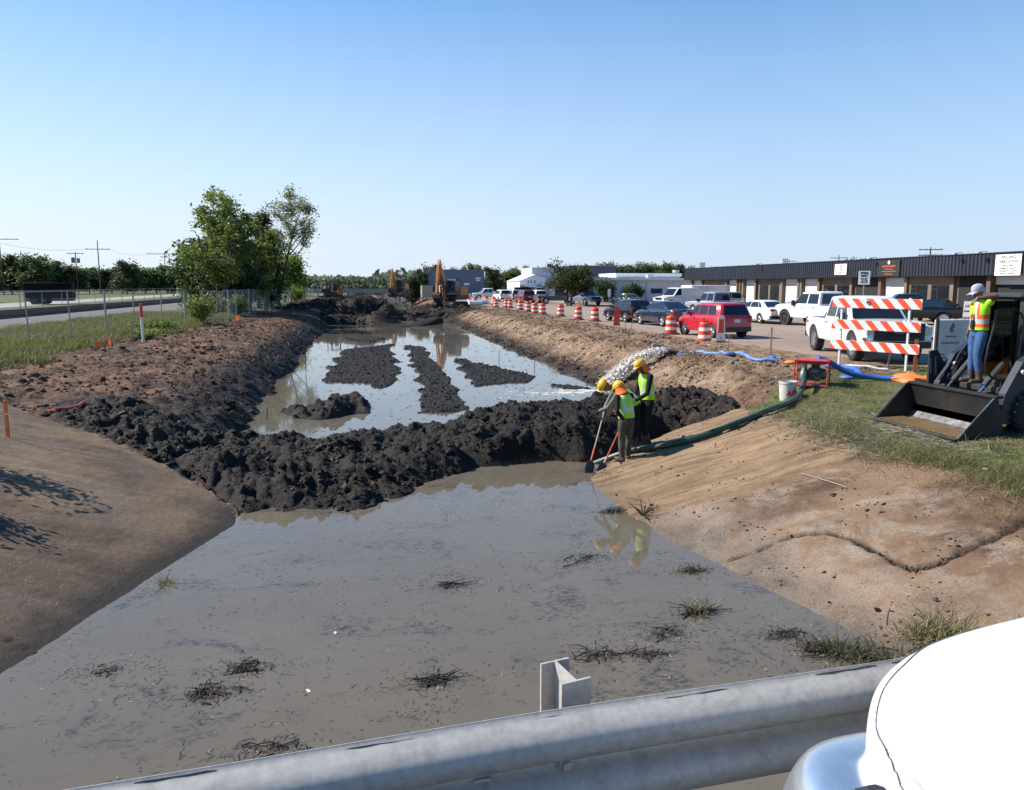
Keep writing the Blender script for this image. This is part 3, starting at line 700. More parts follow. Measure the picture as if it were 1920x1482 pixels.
SUV = dict(L=4.75, W=1.9, rw=.37, tw=.24, xf=1.42, xr=-1.38, top=[(-2.375, .95), (-2.3, 1.08), (-1.3, 1.1), (1.0, 1.06), (1.6, 1.02), (2.2, .93), (2.375, .75)],
    cab=(-2.27, -1.98, .35, 1.15, 1.07, 1.74, .86, .70), side=[(-.85, .1, -.8, .06), (.17, .98, .13, .46), (-1.75, -.95, -1.62, -.88)], handles=(-.6, .4), seams=(.12, 1.1, -.95), tl=(.34, .18, 1.0), plz=.85, nose=.13, sill=.32, rearwin=(.12, .9))
LOWH = dict(SUV, L=4.4, W=1.82, rw=.33, xf=1.3, xr=-1.3, sill=.28, top=[(-2.2, .82), (-2.1, .92), (-1.3, .96), (1.0, .92), (1.5, .88), (2.0, .78), (2.2, .62)], cab=(-2.08, -1.7, .2, 1.0, .93, 1.46, .82, .64), side=[(-.85, .0, -.8, -.03), (.07, .84, .04, .3), (-1.6, -.93, -1.45, -.87)], tl=(.26, .2, .86), plz=.75, seams=(.03, .95, -.9))
MINIVAN = dict(L=5.1, W=1.97, rw=.34, tw=.23, xf=1.65, xr=-1.42, top=[(-2.55, .95), (-2.45, 1.05), (-1.3, 1.06), (1.3, 1.02), (1.7, .98), (2.3, .84), (2.55, .66)],
    cab=(-2.45, -2.2, .75, 1.85, 1.03, 1.74, .88, .72), side=[(-.75, .45, -.72, .42), (.52, 1.5, .48, .9), (-2.0, -.85, -1.95, -.8)], handles=(-.4, .6), seams=(.48, 1.45, -.8), tl=(.4, .15, 1.1), plz=.8, nose=.16, rnd=.8)
VAN = dict(L=6.1, W=2.03, rw=.39, tw=.25, xf=2.1, xr=-1.6, top=[(-3.05, 1.1), (-2.9, 1.25), (1.0, 1.25), (1.75, 1.22), (2.6, 1.12), (2.95, 1.02), (3.05, .85)],
    cab=(-2.98, -2.9, 1.02, 1.75, 1.22, 2.13, .96, .88), side=[(.55, 1.5, .55, .95)], handles=(.65,), seams=(.5, 1.6, -.9), tl=(.3, .15, 1.3), plz=1.0, nose=.09, sill=.4, rearwin=None, gmat=PLAST, fb=(.3, .55, PLAST), mirmat=PLAST, mir=.28, hl=(.2, .3, .95), grille=(.26, 1.0, .92))
PICKUP = dict(L=5.85, W=1.98, rw=.40, tw=.27, xf=1.82, xr=-1.82, top=[(-2.925, 1.02), (-2.88, 1.07), (-.72, 1.07), (-.6, 1.08), (1.25, 1.12), (1.6, 1.12), (2.5, 1.06), (2.8, 1.0), (2.925, .86)], bed=(-2.84, -.78, .5),
    cab=(-.74, -.64, .72, 1.42, 1.1, 1.88, .90, .74), side=[(-.58, .18, -.53, .16), (.26, 1.22, .23, .74)], handles=(-.3, .5), seams=(.22, 1.28, -.68), tl=(.42, .14, .85), plz=.62, nose=.07, sill=.42, rnd=.4, gmat=PLAST, fb=(.24, .58, CHROME), hl=(.24, .3, .88), grille=(.38, 1.1, .86), mir=.26, mirmat=PLAST, spokes=6, crown=.03)
HEAVY = dict(PICKUP, L=6.2, W=2.05, rw=.47, tw=.29, xf=1.98, xr=-1.98, top=[(-3.1, 1.16), (-3.05, 1.22), (-1.0, 1.22), (-.9, 1.23), (1.25, 1.28), (1.6, 1.30), (2.6, 1.25), (2.98, 1.18), (3.1, 1.0)], bed=(-3.02, -1.06, .55),
    cab=(-.98, -.88, .70, 1.45, 1.26, 2.04, .94, .78), side=[(-.80, .06, -.75, .04), (.15, 1.24, .12, .72)], handles=(-.55, .42), seams=(.10, 1.3, -.93), sill=.5, hl=(.30, .26, 1.02), grille=(.56, 1.5, .97), fb=(.22, .60, PLAST), plz=.7, mir=.34, spokes=8, tl=(.44, .15, 1.0))

def text_part(name, body, size, mat, parent, loc, rot, align='CENTER', depth=.004, kind=None, bold=0.):
    cu = bpy.data.curves.new(name, 'FONT'); cu.body = body; cu.size = size; cu.align_x = align; cu.align_y = 'CENTER'; cu.extrude = depth; cu.offset = bold; cu.resolution_u = 2
    o = bpy.data.objects.new(name, cu); C.objects.link(o)
    dg = bpy.context.evaluated_depsgraph_get(); me = bpy.data.meshes.new_from_object(o.evaluated_get(dg)); bpy.data.objects.remove(o)
    me.materials.clear(); me.materials.append(mat); o = bpy.data.objects.new(name, me); C.objects.link(o)
    o.parent = parent; o.location = loc; o.rotation_euler = rot; return o
BLACKINK = M_('black_lettering', (.012, .012, .012), .6); REDINK = M_('red_lettering', (.5, .03, .03), .6); BLUEINK = M_('blue_emblem', (.02, .05, .2), .3)

F2 = vehicle('pickup_truck', 'big white pickup facing the barricade, nearest vehicle on the right', 'pickup truck', HEAVY, WHITE_P, (16.75, 24.0, 0), -105, 'vehicles parked along the pavement')
m_ = MB(); m_.lathe([(.0, 0), (.155, 0), (.155, .02), (.13, .024), (0, .024)], 24, M=Matrix.Translation((3.13, 0, 1.0)) @ Matrix.Rotation(R(90), 4, 'Y') @ Matrix.Diagonal((.42, 1, 1, 1)))
m_.build('emblem', CHROME, F2)
m_ = MB(); m_.lathe([(.0, 0), (.125, 0), (.12, .01), (0, .01)], 24, M=Matrix.Translation((3.154, 0, 1.0)) @ Matrix.Rotation(R(90), 4, 'Y') @ Matrix.Diagonal((.4, 1, 1, 1)))
m_.build('emblem', BLUEINK, F2)
m_ = MB()
for z in (.9, 1.1): m_.bbox((3.14, 0, z), (.04, 1.16, .05), .015)
m_.build('grille_bar', PLAST, F2)
m_ = MB(); m_.bbox((3.16, 0, .705), (.10, 1.9, .05), .015); m_.build('bumper_trim', CHROME, F2)
for s in (-1, 1):
    m_ = MB(); m_.bbox((3.02, s * .98, .78), (.14, .2, .1), .02); m_.build('fog_light', TAIL if s > 0 else LENS, F2)
text_part('decal', 'FX4', .17, BLACKINK, F2, (-2.72, -1.018, 1.05), (R(90), 0, 0), depth=.002)
RH = vehicle('hatchback', 'red boxy hatchback seen from behind beside the orange barrels', 'car', HATCH, RED_P, (16.2, 34.5, 0), 97, 'vehicles parked along the pavement')
vehicle('sedan', 'dark navy sedan parked ahead of the red hatchback', 'car', SEDAN, NAVY_P, (17.6, 44.2, 0), 97, 'vehicles parked along the pavement')
vehicle('suv', 'black compact suv standing ahead of the navy sedan', 'car', LOWH, BLACK_P, (17.2, 49.6, 0), 97, 'vehicles parked along the pavement')
vehicle('sedan', 'white sedan parked between the silver pickup and white crew cab pickup', 'car', SEDAN, WHITE_P, (25.2, 46.6, 0), 92, 'vehicles parked along the pavement')
vehicle('pickup_truck', 'white crew cab pickup half hidden behind the biggest white pickup', 'pickup truck', dict(HEAVY, L=5.9), WHITE_P, (26.3, 41.6, 0), 98, 'vehicles parked along the pavement', RIMD)
vehicle('pickup_truck', 'silver pickup with dark rear window behind the red hatchback', 'pickup truck', PICKUP, SILVER_P, (28.2, 59.5, 0), 104, 'vehicles parked along the pavement')
vehicle('minivan', 'champagne minivan with dark side windows in front of the garage doors', 'minivan', MINIVAN, CHAMP_P, (35.2, 73.5, 0), 196, 'vehicles parked by the shops')
vehicle('cargo_van', 'white cargo van with a short hood by the white building', 'van', VAN, WHITE_P, (34.6, 82.5, 0), 200, 'vehicles parked by the shops')
vehicle('suv', 'black suv parked between the white sedan and the garages', 'car', SUV, BLACK_P, (34.6, 56.2, 0), 160, 'vehicles parked by the shops')
vehicle('pickup_truck', 'black pickup behind the roof of the biggest white pickup', 'pickup truck', PICKUP, BLACK_P, (33.0, 42.8, 0), 150, 'vehicles parked by the shops')
vehicle('sedan', 'black sedan beside the small white no parking sign', 'car', SEDAN, BLACK_P, (38.6, 47.0, 0), 38, 'vehicles parked by the shops')
vehicle('sedan', 'dark grey sedan with the hi-vis worker standing behind it', 'car', SEDAN, GREY_P, (29.2, 85, 0), 97, 'vehicles parked by the white building')
vehicle('pickup_truck', 'blue grey pickup facing the road beside the round crowned tree', 'pickup truck', PICKUP, BLUEGREY_P, (26.4, 92, 0), -80, 'vehicles parked by the white building')
vehicle('pickup_truck', 'grey pickup parked side on behind the round crowned tree', 'pickup truck', PICKUP, GREY_P, (24.4, 98.5, 0), 8, 'vehicles parked by the white building')
vehicle('suv', 'white suv between the maroon suv and the grey pickup', 'car', SUV, WHITE_P, (23.6, 107, 0), 95, 'vehicles parked by the white building')
vehicle('suv', 'maroon suv parked before the porch of the gabled building', 'car', SUV, MAROON_P, (21.5, 105, 0), 95, 'vehicles parked by the white building')
vehicle('suv', 'silver suv squeezed behind the maroon suv', 'car', SUV, SILVER_P, (21.3, 112, 0), 95, 'vehicles parked by the white building')
vehicle('suv', 'white suv left of the maroon suv before the porch', 'car', SUV, WHITE_P, (19.9, 114, 0), 95, 'vehicles parked by the white building')
vehicle('pickup_truck', 'white pickup parked side on beside the blue grey wall', 'pickup truck', PICKUP, WHITE_P, (20.4, 131, 0), 188, 'vehicles parked by the white building')
# white utility box body behind the minivan
t = thing('box_trailer', 'white box trailer behind the champagne minivan', 'trailer', (38.4, 84, 0), R(10), 'vehicles parked by the shops')
m_ = MB(); m_.bbox((0, 0, 1.45), (5.2, 2.2, 1.9), .06); m_.build('box', WHITE_P, t)
m_ = MB(); m_.bbox((0, 0, .44), (5.0, 1.7, .14), .02); m_.box((-3.1, 0, .45), (1.2, .1, .1)); m_.build('chassis', DKSTEEL, t)
for x in (-.5, .5):
    for s in (-1, 1): wheel(t, (x, s * .95, .34), .34, .22, s)
m_ = MB()
for k in range(6): m_.box((-2.2 + k * .85, -1.105, 1.45), (.03, .012, 1.8))
m_.build('rib', STEEL, t)

# ---- the white pickup whose hood fills the lower right corner (stands on the bridge)
def near_truck():
    T = thing('pickup_truck', 'white pickup at the guardrail, only its hood corner and chrome bumper in view', 'pickup truck', (0, 0, .555), 0)
    # built in world axes: nose towards -X, its right flank along the rail
    xn = 1.075; yc = .82; hwid = .95
    rings = []
    st = [(0.0, .80, .80, .60), (.02, .87, .86, .56), (.06, .92, .905, .52), (.14, .95, .945, .50), (.28, .97, .985, .50), (.55, .97, 1.02, .60), (.9, .985, 1.045, .62), (1.3, .99, 1.06, .45), (1.9, 1.0, 1.075, .42)]
    prof = [(0, .94), (.3, .985), (.55, 1.0), (.75, 1.0), (.87, .99), (.93, .98), (.965, .965), (.985, .945), (1.0, .905)]
    for dx, kw, zt, zb in st:
        ring = []
        def bow(y): return xn + dx + .20 * (abs(y) / hwid) ** 2.6 * max(0, 1 - dx / 1.0)
        side = [(hwid * kw * g, zb + (zt - .06 - zb) * t) for t, g in prof]
        for y, z in side: ring.append(Vector((bow(y), yc - y, z)))
        w = side[-1][0]
        for f, h in ((-.93, .018), (-.86, .028), (-.78, .036), (-.72, .030), (-.5, .044), (-.2, .056), (.2, .056), (.5, .044), (.72, .030), (.78, .036), (.86, .028), (.93, .018)):
            ring.append(Vector((bow(f * w), yc + f * w, zt - .06 + h)))
        for y, z in reversed(side): ring.append(Vector((bow(y), yc + y, z)))
        rings.append(ring)
    b = MB(); b.loft(rings); o = b.build('hood', WHITE_P, T, 60)
    md = o.modifiers.new('s', 'SUBSURF'); md.levels = 2; md.render_levels = 2
    # dark shut line between hood and fender, laid on the finished surface
    from mathutils.bvhtree import BVHTree
    dg = bpy.context.evaluated_depsgraph_get(); bv = BVHTree.FromObject(o, dg)
    ctl = []
    for dx, f in ((1.85, .965), (1.6, .965), (1.2, .963), (.9, .96), (.65, .955), (.45, .945), (.32, .935), (.24, .925)):
        hit = bv.ray_cast(Vector((xn + dx + .20 * f ** 2.6 * max(0, 1 - dx), yc + f * hwid, 3)), Vector((0, 0, -1)))
        if hit[0] is not None: ctl.append(hit[0])
    for q, f, t in ((st[3], .88, 1.), (st[2], .84, .98), (st[1], .77, .92), (st[0], .70, .80), (st[0], .62, .55), (st[0], .56, .2)):
        y = hwid * f; ctl.append(Vector((xn + q[0] + .20 * f ** 2.6 * max(0, 1 - q[0]), yc + y, q[3] + (q[2] - .06 - q[3]) * t)))
    fine = []
    for a, c in zip(ctl[:-1], ctl[1:]):
        for k in range(6):
            h2 = bv.find_nearest(a.lerp(c, k / 6)); fine.append(h2[0] + h2[1] * .0004)
    b = MB(); b.tube(fine, .0034, 6); b.build('shut_line', M_('seam_grey', (.07, .07, .075), .7), T)
    # chrome bumper: across the nose, round the corner and a little way down each flank
    half = [(-.135, 0), (-.13, .3), (-.115, .55), (-.09, .75), (-.05, .86), (.03, .935), (.14, .965), (.34, .97), (.55, .965)]
    path = [Vector((xn + a, yc - y, 0)) for a, y in reversed(half)] + [Vector((xn + a, yc + y, 0)) for a, y in half[1:]]
    rr = []
    for k, q in enumerate(path):
        t = (path[min(k + 1, len(path) - 1)] - path[max(k - 1, 0)]).normalized(); n_ = Vector((-t.y, t.x, 0))
        if n_.x > 0 and abs(q.y - yc) < .5 or (n_.y * (q.y - yc) < 0 and abs(q.y - yc) >= .5): n_ = -n_
        rr.append([Vector((q.x, q.y, 0)) + n_ * o_ + Vector((0, 0, z)) for o_, z in ((-.30, .30), (-.05, .31), (.012, .37), (.02, .45), (.008, .55), (-.03, .635), (-.075, .67), (-.30, .68))])
    b = MB(); b.loft(rr); o = b.build('front_bumper', M_('worn_chrome', (.78, .79, .80), .27, .9, .06, 5), T, 60)
    md = o.modifiers.new('s', 'SUBSURF'); md.levels = 1; md.render_levels = 2
    b = MB(); b.bbox((xn + .0, yc, .62), (.08, 1.2, .26), .02); b.build('grille', PLAST, T)
    for s in (-1, 1):
        b = MB(); b.bbox((xn + .24, yc + s * .68, .62), (.16, .26, .16), .04); b.build('headlight', LENS, T)
    # the rest of the truck, outside the frame
    b = MB(); b.bbox((xn + 4.1, yc, .68), (4.4, 1.86, .76), .06); b.build('body', WHITE_P, T)
    b = MB(); b.bbox((xn + 3.0, yc, 1.32), (1.9, 1.6, .62), .16); b.build('cabin', WHITE_P, T)
    b = MB(); b.poly(panel((xn + 2.04, yc + .7, 1.05), (xn + 2.04, yc - .7, 1.05), (xn + 2.04, yc - .66, 1.58), (xn + 2.04, yc + .66, 1.58), 0, 1, 0, 1, .01)); b.build('windscreen', GLASS, T, 0)
    for x in (xn + .98, xn + 4.6):
        for s in (-1, 1): wheel(T, (x, yc + s * .82, .38), .38, .26, s)
    return T
near_truck()
# ================================================================== bridge and guardrail
CONC = M_('bridge_concrete', (.30, .28, .25), .85, 0, .2, 4, bmp=.2, dirt=((.12, .10, .08), .5))
b = MB(); b.box((4, -3.2, .10), (90, 10.6, .6)); tag(b.build('bridge_deck', M_('bridge_asphalt', (.03, .029, .028), .9, 0, .2, 6), smooth=0), kind='structure')
GALV = M_('weathered_galvanised', (.38, .362, .335), .62, .05, .12, 42, bmp=.05, dirt=((.19, .165, .14), .42))
GALVD = M_('galvanised_edge', (.075, .068, .06), .9)
def w_beam():
    T = thing('guardrail', 'long corrugated steel guardrail across the bottom of the view', 'guardrail', (0, 2.035, 0), R(5.2))
    # profile (y outwards = towards the road is -y), z
    pr = [(0.0, 1.145), (-.004, 1.138), (-.018, 1.130), (-.040, 1.118), (-.066, 1.100), (-.080, 1.078), (-.082, 1.050), (-.072, 1.026), (-.05, 1.008), (-.022, .996), (-.004, .988), (0, .980),
          (0, .972), (-.004, .964), (-.022, .956), (-.05, .944), (-.072, .926), (-.082, .902), (-.08, .874), (-.066, .852), (-.04, .834), (-.018, .822), (-.004, .814), (0, .807)]
    b = MB(); n = 240; rings = []
    for k in range(n + 1):
        x = -9 + 18 * k / n; jz = .0022 * math.sin(x * 3.1) + .003 * math.sin(x * 1.3 + 1)
        jy = .003 * math.sin(x * 2.2 + .5)
        back = [(y + .0035, z - .001) for y, z in reversed(pr)]
        rings.append([Vector((x, y + jy, z + jz)) for y, z in pr + back])
    b.loft(rings); b.build('rail_beam', GALV, T, 60)
    # folded top lip with dirt caught along it in stretches
    b = MB()
    x = -2.2
    for x0, x1 in ((-.62, -.42), (-.10, .12), (.36, .60), (.86, 1.10), (1.42, 1.66), (1.72, 1.8)):
        b = MB(); b.tube([(x0 + (x1 - x0) * k / 8, -.0085 + .0008 * math.sin(k * 2.1), 1.1355 + .0008 * math.sin(x0 * 9 + k)) for k in range(9)], [.0008] + [.0030] * 7 + [.0008], 6); b.build('dirt_line', GALVD, T)
    for x, z in ((.56, .972), (-4.2, .972), (4.6, .972)):
        b = MB(); b.lathe([(.026, 0), (.026, .006), (.016, .008), (.016, .02), (.0, .021)], 8, M=Matrix.Translation((x, 0, z)) @ Matrix.Rotation(R(90), 4, 'X')); b.build('bolt', GALV, T)
    b = MB(); b.bbox((.3, -.006, .966), (.05, .004, .018), .002); b.build('slot_plate', STEEL, T)
    return T
w_beam()
def i_post(x):
    t = thing('guardrail_post', 'galvanised i section post standing up behind the guardrail', 'post', (x, 2.215 + x * .09, .40), R(14))
    b = MB(); h = .772; w = .104; d = .15; th = .0085
    pl = [(-w / 2, -d / 2), (w / 2, -d / 2), (w / 2, -d / 2 + th), (th / 2, -d / 2 + th), (th / 2, d / 2 - th), (w / 2, d / 2 - th), (w / 2, d / 2), (-w / 2, d / 2), (-w / 2, d / 2 - th), (-th / 2, d / 2 - th), (-th / 2, -d / 2 + th), (-w / 2, -d / 2 + th)]
    b.prism(pl, h, Matrix()); b.build('post_section', GALV, t, 0)
    b = MB(); b.box((0, 0, .012), (.22, .2, .02)); b.build('base_plate', GALV, t, 0)
i_post(.60)

# ================================================================== buildings
def wallmat(name, c1, c2, rib=0., axis='Y', freq=20., rough=.6, metal=0.):
    m, nt, b = nmat(name); v = coord(nt); n = tnoise(nt, v, .8, 6, .6)
    c = mix(nt, ramp(nt, n, [(.35, 0.), (.65, 1.)]), c1, c2)
    L(nt, c, b.inputs['Base Color']); b.inputs['Roughness'].default_value = rough; b.inputs['Metallic'].default_value = metal
    if rib:
        w_ = N(nt, 'ShaderNodeTexWave', bands_direction=axis, wave_profile='SIN'); w_.inputs['Scale'].default_value = freq; L(nt, v, w_.inputs['Vector'])
        bump(nt, b, w_.outputs['Fac'], rib, .05)
    return m
FASC = wallmat('navy_ribbed_metal', (.008, .011, .021), (.013, .017, .031), rough=.55)
BRICK = wallmat('tan_brick', (.13, .10, .074), (.185, .145, .108), rough=.9); BRICKD = wallmat('dark_brick', (.10, .06, .045), (.15, .09, .065), rough=.9)
DOORW = wallmat('white_door', (.66, .66, .65), (.74, .74, .73), .5, 'Z', 6.); DARKIN = M_('interior_shade', (.012, .010, .010), .8); WHITEW = wallmat('white_siding', (.60, .62, .66), (.68, .69, .72), .3, 'X', 12.)  # DARKIN: black colour standing in for the shade inside openings
ROOFW = wallmat('white_roof', (.68, .69, .70), (.78, .78, .78)); BLUEW = wallmat('slate_blue_metal', (.105, .135, .20), (.125, .155, .225), .4, 'X', 10.); BLUETOP = wallmat('blue_metal', (.09, .105, .17), (.11, .13, .20), .3, 'X', 8.)
WIN = glass_mat('blue_glass', (.015, .03, .08), .06); SIGNW = M_('sign_white', (.72, .72, .70), .5, 0, .04); SIGNK = M_('sign_black', (.02, .02, .018), .5)
def wall_box(T, nm, mt, c, d, smooth=0): b = MB(); b.box(c, d); return b.build(nm, mt, T, smooth)
def dark_building():
    X0 = 42.; Y0, Y1 = 20., 97.5
    T = thing('workshop_building', 'long low workshop row with dark ribbed fascia and white garage doors', 'building', (X0, 0, 0))
    zt, zf = 4.52, 3.06
    wall_box(T, 'wall', BRICK, (6, (Y0 + Y1) / 2, 1.7), (11.2, Y1 - Y0, 3.4))       # core set back .4
    b = MB(); b.box((6, (Y0 + Y1) / 2, 4.3), (11.4, Y1 - Y0 - .5, .14)); b.build('roof', ROOFW, T, 0)
    # ribbed fascia: real corrugation in plan
    pts = []; y = Y0
    while y < Y1:
        pts += [(-.55, y), (-.55, y + .17), (-.49, y + .21), (-.49, y + .30), (-.55, y + .34)]; y += .34
    b = MB(); n = len(pts)
    for i in range(n - 1):
        (xa, ya), (xb, yb) = pts[i], pts[i + 1]
        if abs(yb - ya) + abs(xb - xa) > 1e-5: b.add([(xa, ya, zf), (xb, yb, zf), (xb, yb, zt), (xa, ya, zt)], [(3, 2, 1, 0)])
    b.add([(-.55, Y1, zf), (.5, Y1, zf), (.5, Y1, zt), (-.55, Y1, zt)], [(3, 2, 1, 0)])
    b.add([(-.55, Y0, zf), (.4, Y0, zf), (.4, Y1, zf), (-.55, Y1, zf)], [(0, 1, 2, 3)]); b.add([(-.55, Y0, zt), (.5, Y0, zt), (.5, Y1, zt), (-.55, Y1, zt)], [(3, 2, 1, 0)])
    b.build('fascia', FASC, T, 0)
    b = MB(); b.box((-.52, (Y0 + Y1) / 2, zt + .03), (.16, Y1 - Y0, .06)); b.build('coping', M_('coping', (.03, .035, .05), .5), T, 0)
    FR = M_('bronze_frame', (.035, .025, .02), .5); JG = M_('joint_grey', (.35, .35, .34), .7)
    for y0, y1 in ((93.2, 96.0), (83.6, 86.0), (79.3, 81.8), (70.7, 73.4), (67.1, 69.8), (55.1, 57.8), (31.5, 35.)):      # white garage doors
        yc, wd = (y0 + y1) / 2, y1 - y0; f = wall_box(T, 'garage_door', DOORW, (.34, yc, 1.5), (.12, wd, 3.0))
        for i in range(4): b = MB(); b.box((.277, yc, 3.0 * (i + 1) / 5), (.014, wd * .98, .03)); b.build('panel_joint', JG, f, 0)
        for yy in (y0 - .2, y1 + .2): wall_box(T, 'pillar', BRICK, (.16, yy, 1.58), (.5, .3, 3.16))
    f = wall_box(T, 'garage_opening', DARKIN, (.37, 45.1, 1.5), (.07, 2.3, 3.0)); wall_box(f, 'garage_door', DOORW, (.29, 45.1, 2.75), (.12, 2.3, .62))
    for y0, y1 in ((86.9, 92.6), (74.0, 78.7), (62.1, 66.7), (50.0, 54.8), (38., 43.)):        # tan shop fronts, two dark openings each
        wall_box(T, 'shop_wall', BRICK, (.26, (y0 + y1) / 2, 1.58), (.28, y1 - y0, 3.16)); w2 = (y1 - y0) * .38
        for yy in (y0 + (y1 - y0) * .27, y0 + (y1 - y0) * .74):
            f = wall_box(T, 'shop_front', DARKIN, (.12, yy, 1.22), (.06, w2, 2.44)); b = MB(); b.box((.075, yy, 1.2), (.02, w2 * .94, 2.3)); b.build('pane', GLASS, f, 0)
            b = MB(); b.box((.062, yy + w2 * .12, 1.2), (.03, .07, 2.36)); b.box((.062, yy + w2 * .3, 2.1), (.03, w2 * .36, .05)); b.build('frame', FR, f, 0)
    for y0, y1 in ((58.1, 61.8), (46.8, 49.7), (73.5, 73.9), (78.8, 79.1)): wall_box(T, 'recess_shade', DARKIN, (.36, (y0 + y1) / 2, 1.55), (.08, y1 - y0, 3.1))  # flat black panels paint the deep shade of the gaps
    for yy in (66.9, 82.6, 58.0, 46.5): wall_box(T, 'brick_pier', BRICKD, (.12, yy, 1.57), (.5, .35, 3.14))
    for yy in (58.1, 48.7, 46.5, 77):        # gooseneck floodlights over the fascia
        b = MB(); b.tube([(-.45, yy, zt), (-.5, yy, zt + .16), (-.95, yy, zt + .12)], .025, 6); b.bbox((-1.1, yy, zt + .06), (.3, .34, .14), .03); b.build('floodlight', M_('lamp_housing', (.35, .35, .36), .5), T)
    for yy, xx in ((96, 1.2), (80.5, 4)):
        b = MB(); b.box((xx, yy, zt + .35), (.7, .7, .9)); b.build('roof_vent', M_('vent_tin', (.35, .36, .38), .5, .3), T, 0)
    return T
dark_building()
def shop_sign(label, cat, y0, y1, z0, z1, mt, lines, frame=None):
    yc, zc = (y0 + y1) / 2, (z0 + z1) / 2
    T = thing('shop_sign', label, cat, (42 - .60, yc, zc), 0, 'signs along the dark fascia')
    b = MB(); b.bbox((0, 0, 0), (.06, abs(y1 - y0), z1 - z0), .012); b.build('sign_board', mt, T, 0)
    for txt, sz, z, m in lines:
        text_part('lettering', txt, sz, m, T, (-.034, 0, z), (R(90), 0, R(-90)), bold=sz * .012)
    return T
T = shop_sign('white square sign with a red shield on the dark fascia', 'sign', 61.9, 63.65, 3.30, 4.25, SIGNW, [])
b = MB(); b.prism([(-.16, .2), (.16, .2), (.16, 0), (.1, -.14), (0, -.22), (-.1, -.14), (-.16, 0)], .012, Matrix.Translation((-.03, 0, .12)) @ Matrix.Rotation(R(-90), 4, 'Z') @ Matrix.Rotation(R(90), 4, 'X')); b.build('shield_emblem', REDINK, T, 0)
b = MB(); b.prism([(-.09, .11), (.09, .11), (.09, 0), (0, -.1), (-.09, 0)], .018, Matrix.Translation((-.03, 0, .12)) @ Matrix.Rotation(R(-90), 4, 'Z') @ Matrix.Rotation(R(90), 4, 'X')); b.build('shield_inset', SIGNW, T, 0)
for z, w_ in ((.40, .5), (-.22, 1.1), (-.30, .8), (-.38, .4)):
    b = MB(); b.box((-.034, 0, z), (.008, w_, .035)); b.build('text_line', BLACKINK, T, 0)
T = shop_sign('black sign with red lettering and a white emblem on the fascia', 'sign', 55.0, 57.6, 3.08, 4.40, SIGNK, [])
b = MB(); b.prism([(-.13, .14), (.13, .14), (.13, -.04), (0, -.16), (-.13, -.04)], .012, Matrix.Translation((-.03, 0, .45)) @ Matrix.Rotation(R(-90), 4, 'Z') @ Matrix.Rotation(R(90), 4, 'X')); b.build('emblem', SIGNW, T, 0)
for z, w_, h_ in ((.16, 1.5, .16), (-.08, 1.0, .10), (-.25, 1.7, .06), (-.46, .9, .11)):
    b = MB()
    k = -w_ / 2
    while k < w_ / 2: b.box((-.034, k, z), (.01, h_ * .5, h_)); k += h_ * .72
    b.build('text_line', M_('orange_red_lettering', (.45, .07, .04), .6) if z != -.25 else M_('grey_lettering', (.2, .2, .2), .6), T, 0)
shop_sign('white welding and fabrication sign on the fascia, nearest and largest of the signs', 'sign', 43.4, 45.5, 3.02, 4.40, SIGNW,
    [('WELDING', .27, .50, BLACKINK), ('FABRICATION', .25, .22, BLACKINK), ('BRUSH TRIM', .15, -.03, BLACKINK), ('COMMERCIAL FENCING', .13, -.22, BLACKINK), ('ORNAMENTAL RAILINGS', .13, -.39, BLACKINK), ('SPECIALISTS PLUMBING', .12, -.55, BLACKINK)])

# white long building
T = thing('office_building', 'long white single storey building with a flat white roof', 'building', (31.6, 110, 0))
wall_box(T, 'wall', WHITEW, (9, 6, 1.55), (18, 12, 3.1)); wall_box(T, 'fascia', ROOFW, (9, 5.7, 3.28), (18.6, 12.8, .36)); wall_box(T, 'upper_roof', ROOFW, (12.5, 12, 4.0), (11, 9, .5)); wall_box(T, 'upper_wall', WHITEW, (12.5, 12.1, 3.6), (10.6, 8.6, .4))
BLUESH = M_('blue_trim', (.03, .08, .22), .5)
for x, w_ in ((10.9, 1.6), (13.3, 1.6)):
    f = wall_box(T, 'window', BLUESH, (x, -.03, 1.55), (w_ + .2, .1, .75)); wall_box(f, 'pane', WIN, (x, -.09, 1.55), (w_, .04, .6))
for x in (6.6, 8.0):
    f = wall_box(T, 'door', BLUESH, (x, -.03, 1.05), (1.1, .1, 2.1)); wall_box(f, 'pane', WIN, (x, -.09, 1.3), (.8, .04, 1.2))
for x in (1.5, 3.0, 4.6, 9.3): wall_box(T, 'downpipe', STEEL, (x, -.07, 1.5), (.1, .1, 3.0))
wall_box(T, 'garage_door', DOORW, (16.6, -.03, 1.35), (2.8, .08, 2.7))
b = MB()
for x, s_ in ((7.2, .3), (7.75, .2)): b.lathe([(s_, 0), (s_ * .8, .02), (0, .02)], 10, M=Matrix.Translation((x, -.02, 2.5)) @ Matrix.Rotation(R(90), 4, 'X') @ Matrix.Diagonal((.6, 1, 1, 1)))
b.build('wall_emblem', BLUESH, T)
for x, z, s_ in ((11.2, 3.75, .5), (6, 3.6, .3), (15.5, 4.5, .4)): wall_box(T, 'roof_unit', STEEL, (x, 4, z), (s_ * 1.6, 1.2, s_))
# blue block behind
T = thing('warehouse', 'flat topped blue metal warehouse rising behind the white office', 'building', (41.5, 152, 0))
wall_box(T, 'wall', BLUETOP, (3.6, 6, 3.1), (9.8, 12, 6.25)); wall_box(T, 'side_wall', wallmat('grey_panel', (.36, .38, .41), (.42, .44, .47)), (-5.1, 6, 2.95), (7.4, 11, 5.9)); wall_box(T, 'coping', STEEL, (3.6, 6, 6.28), (10, 12.2, .1))
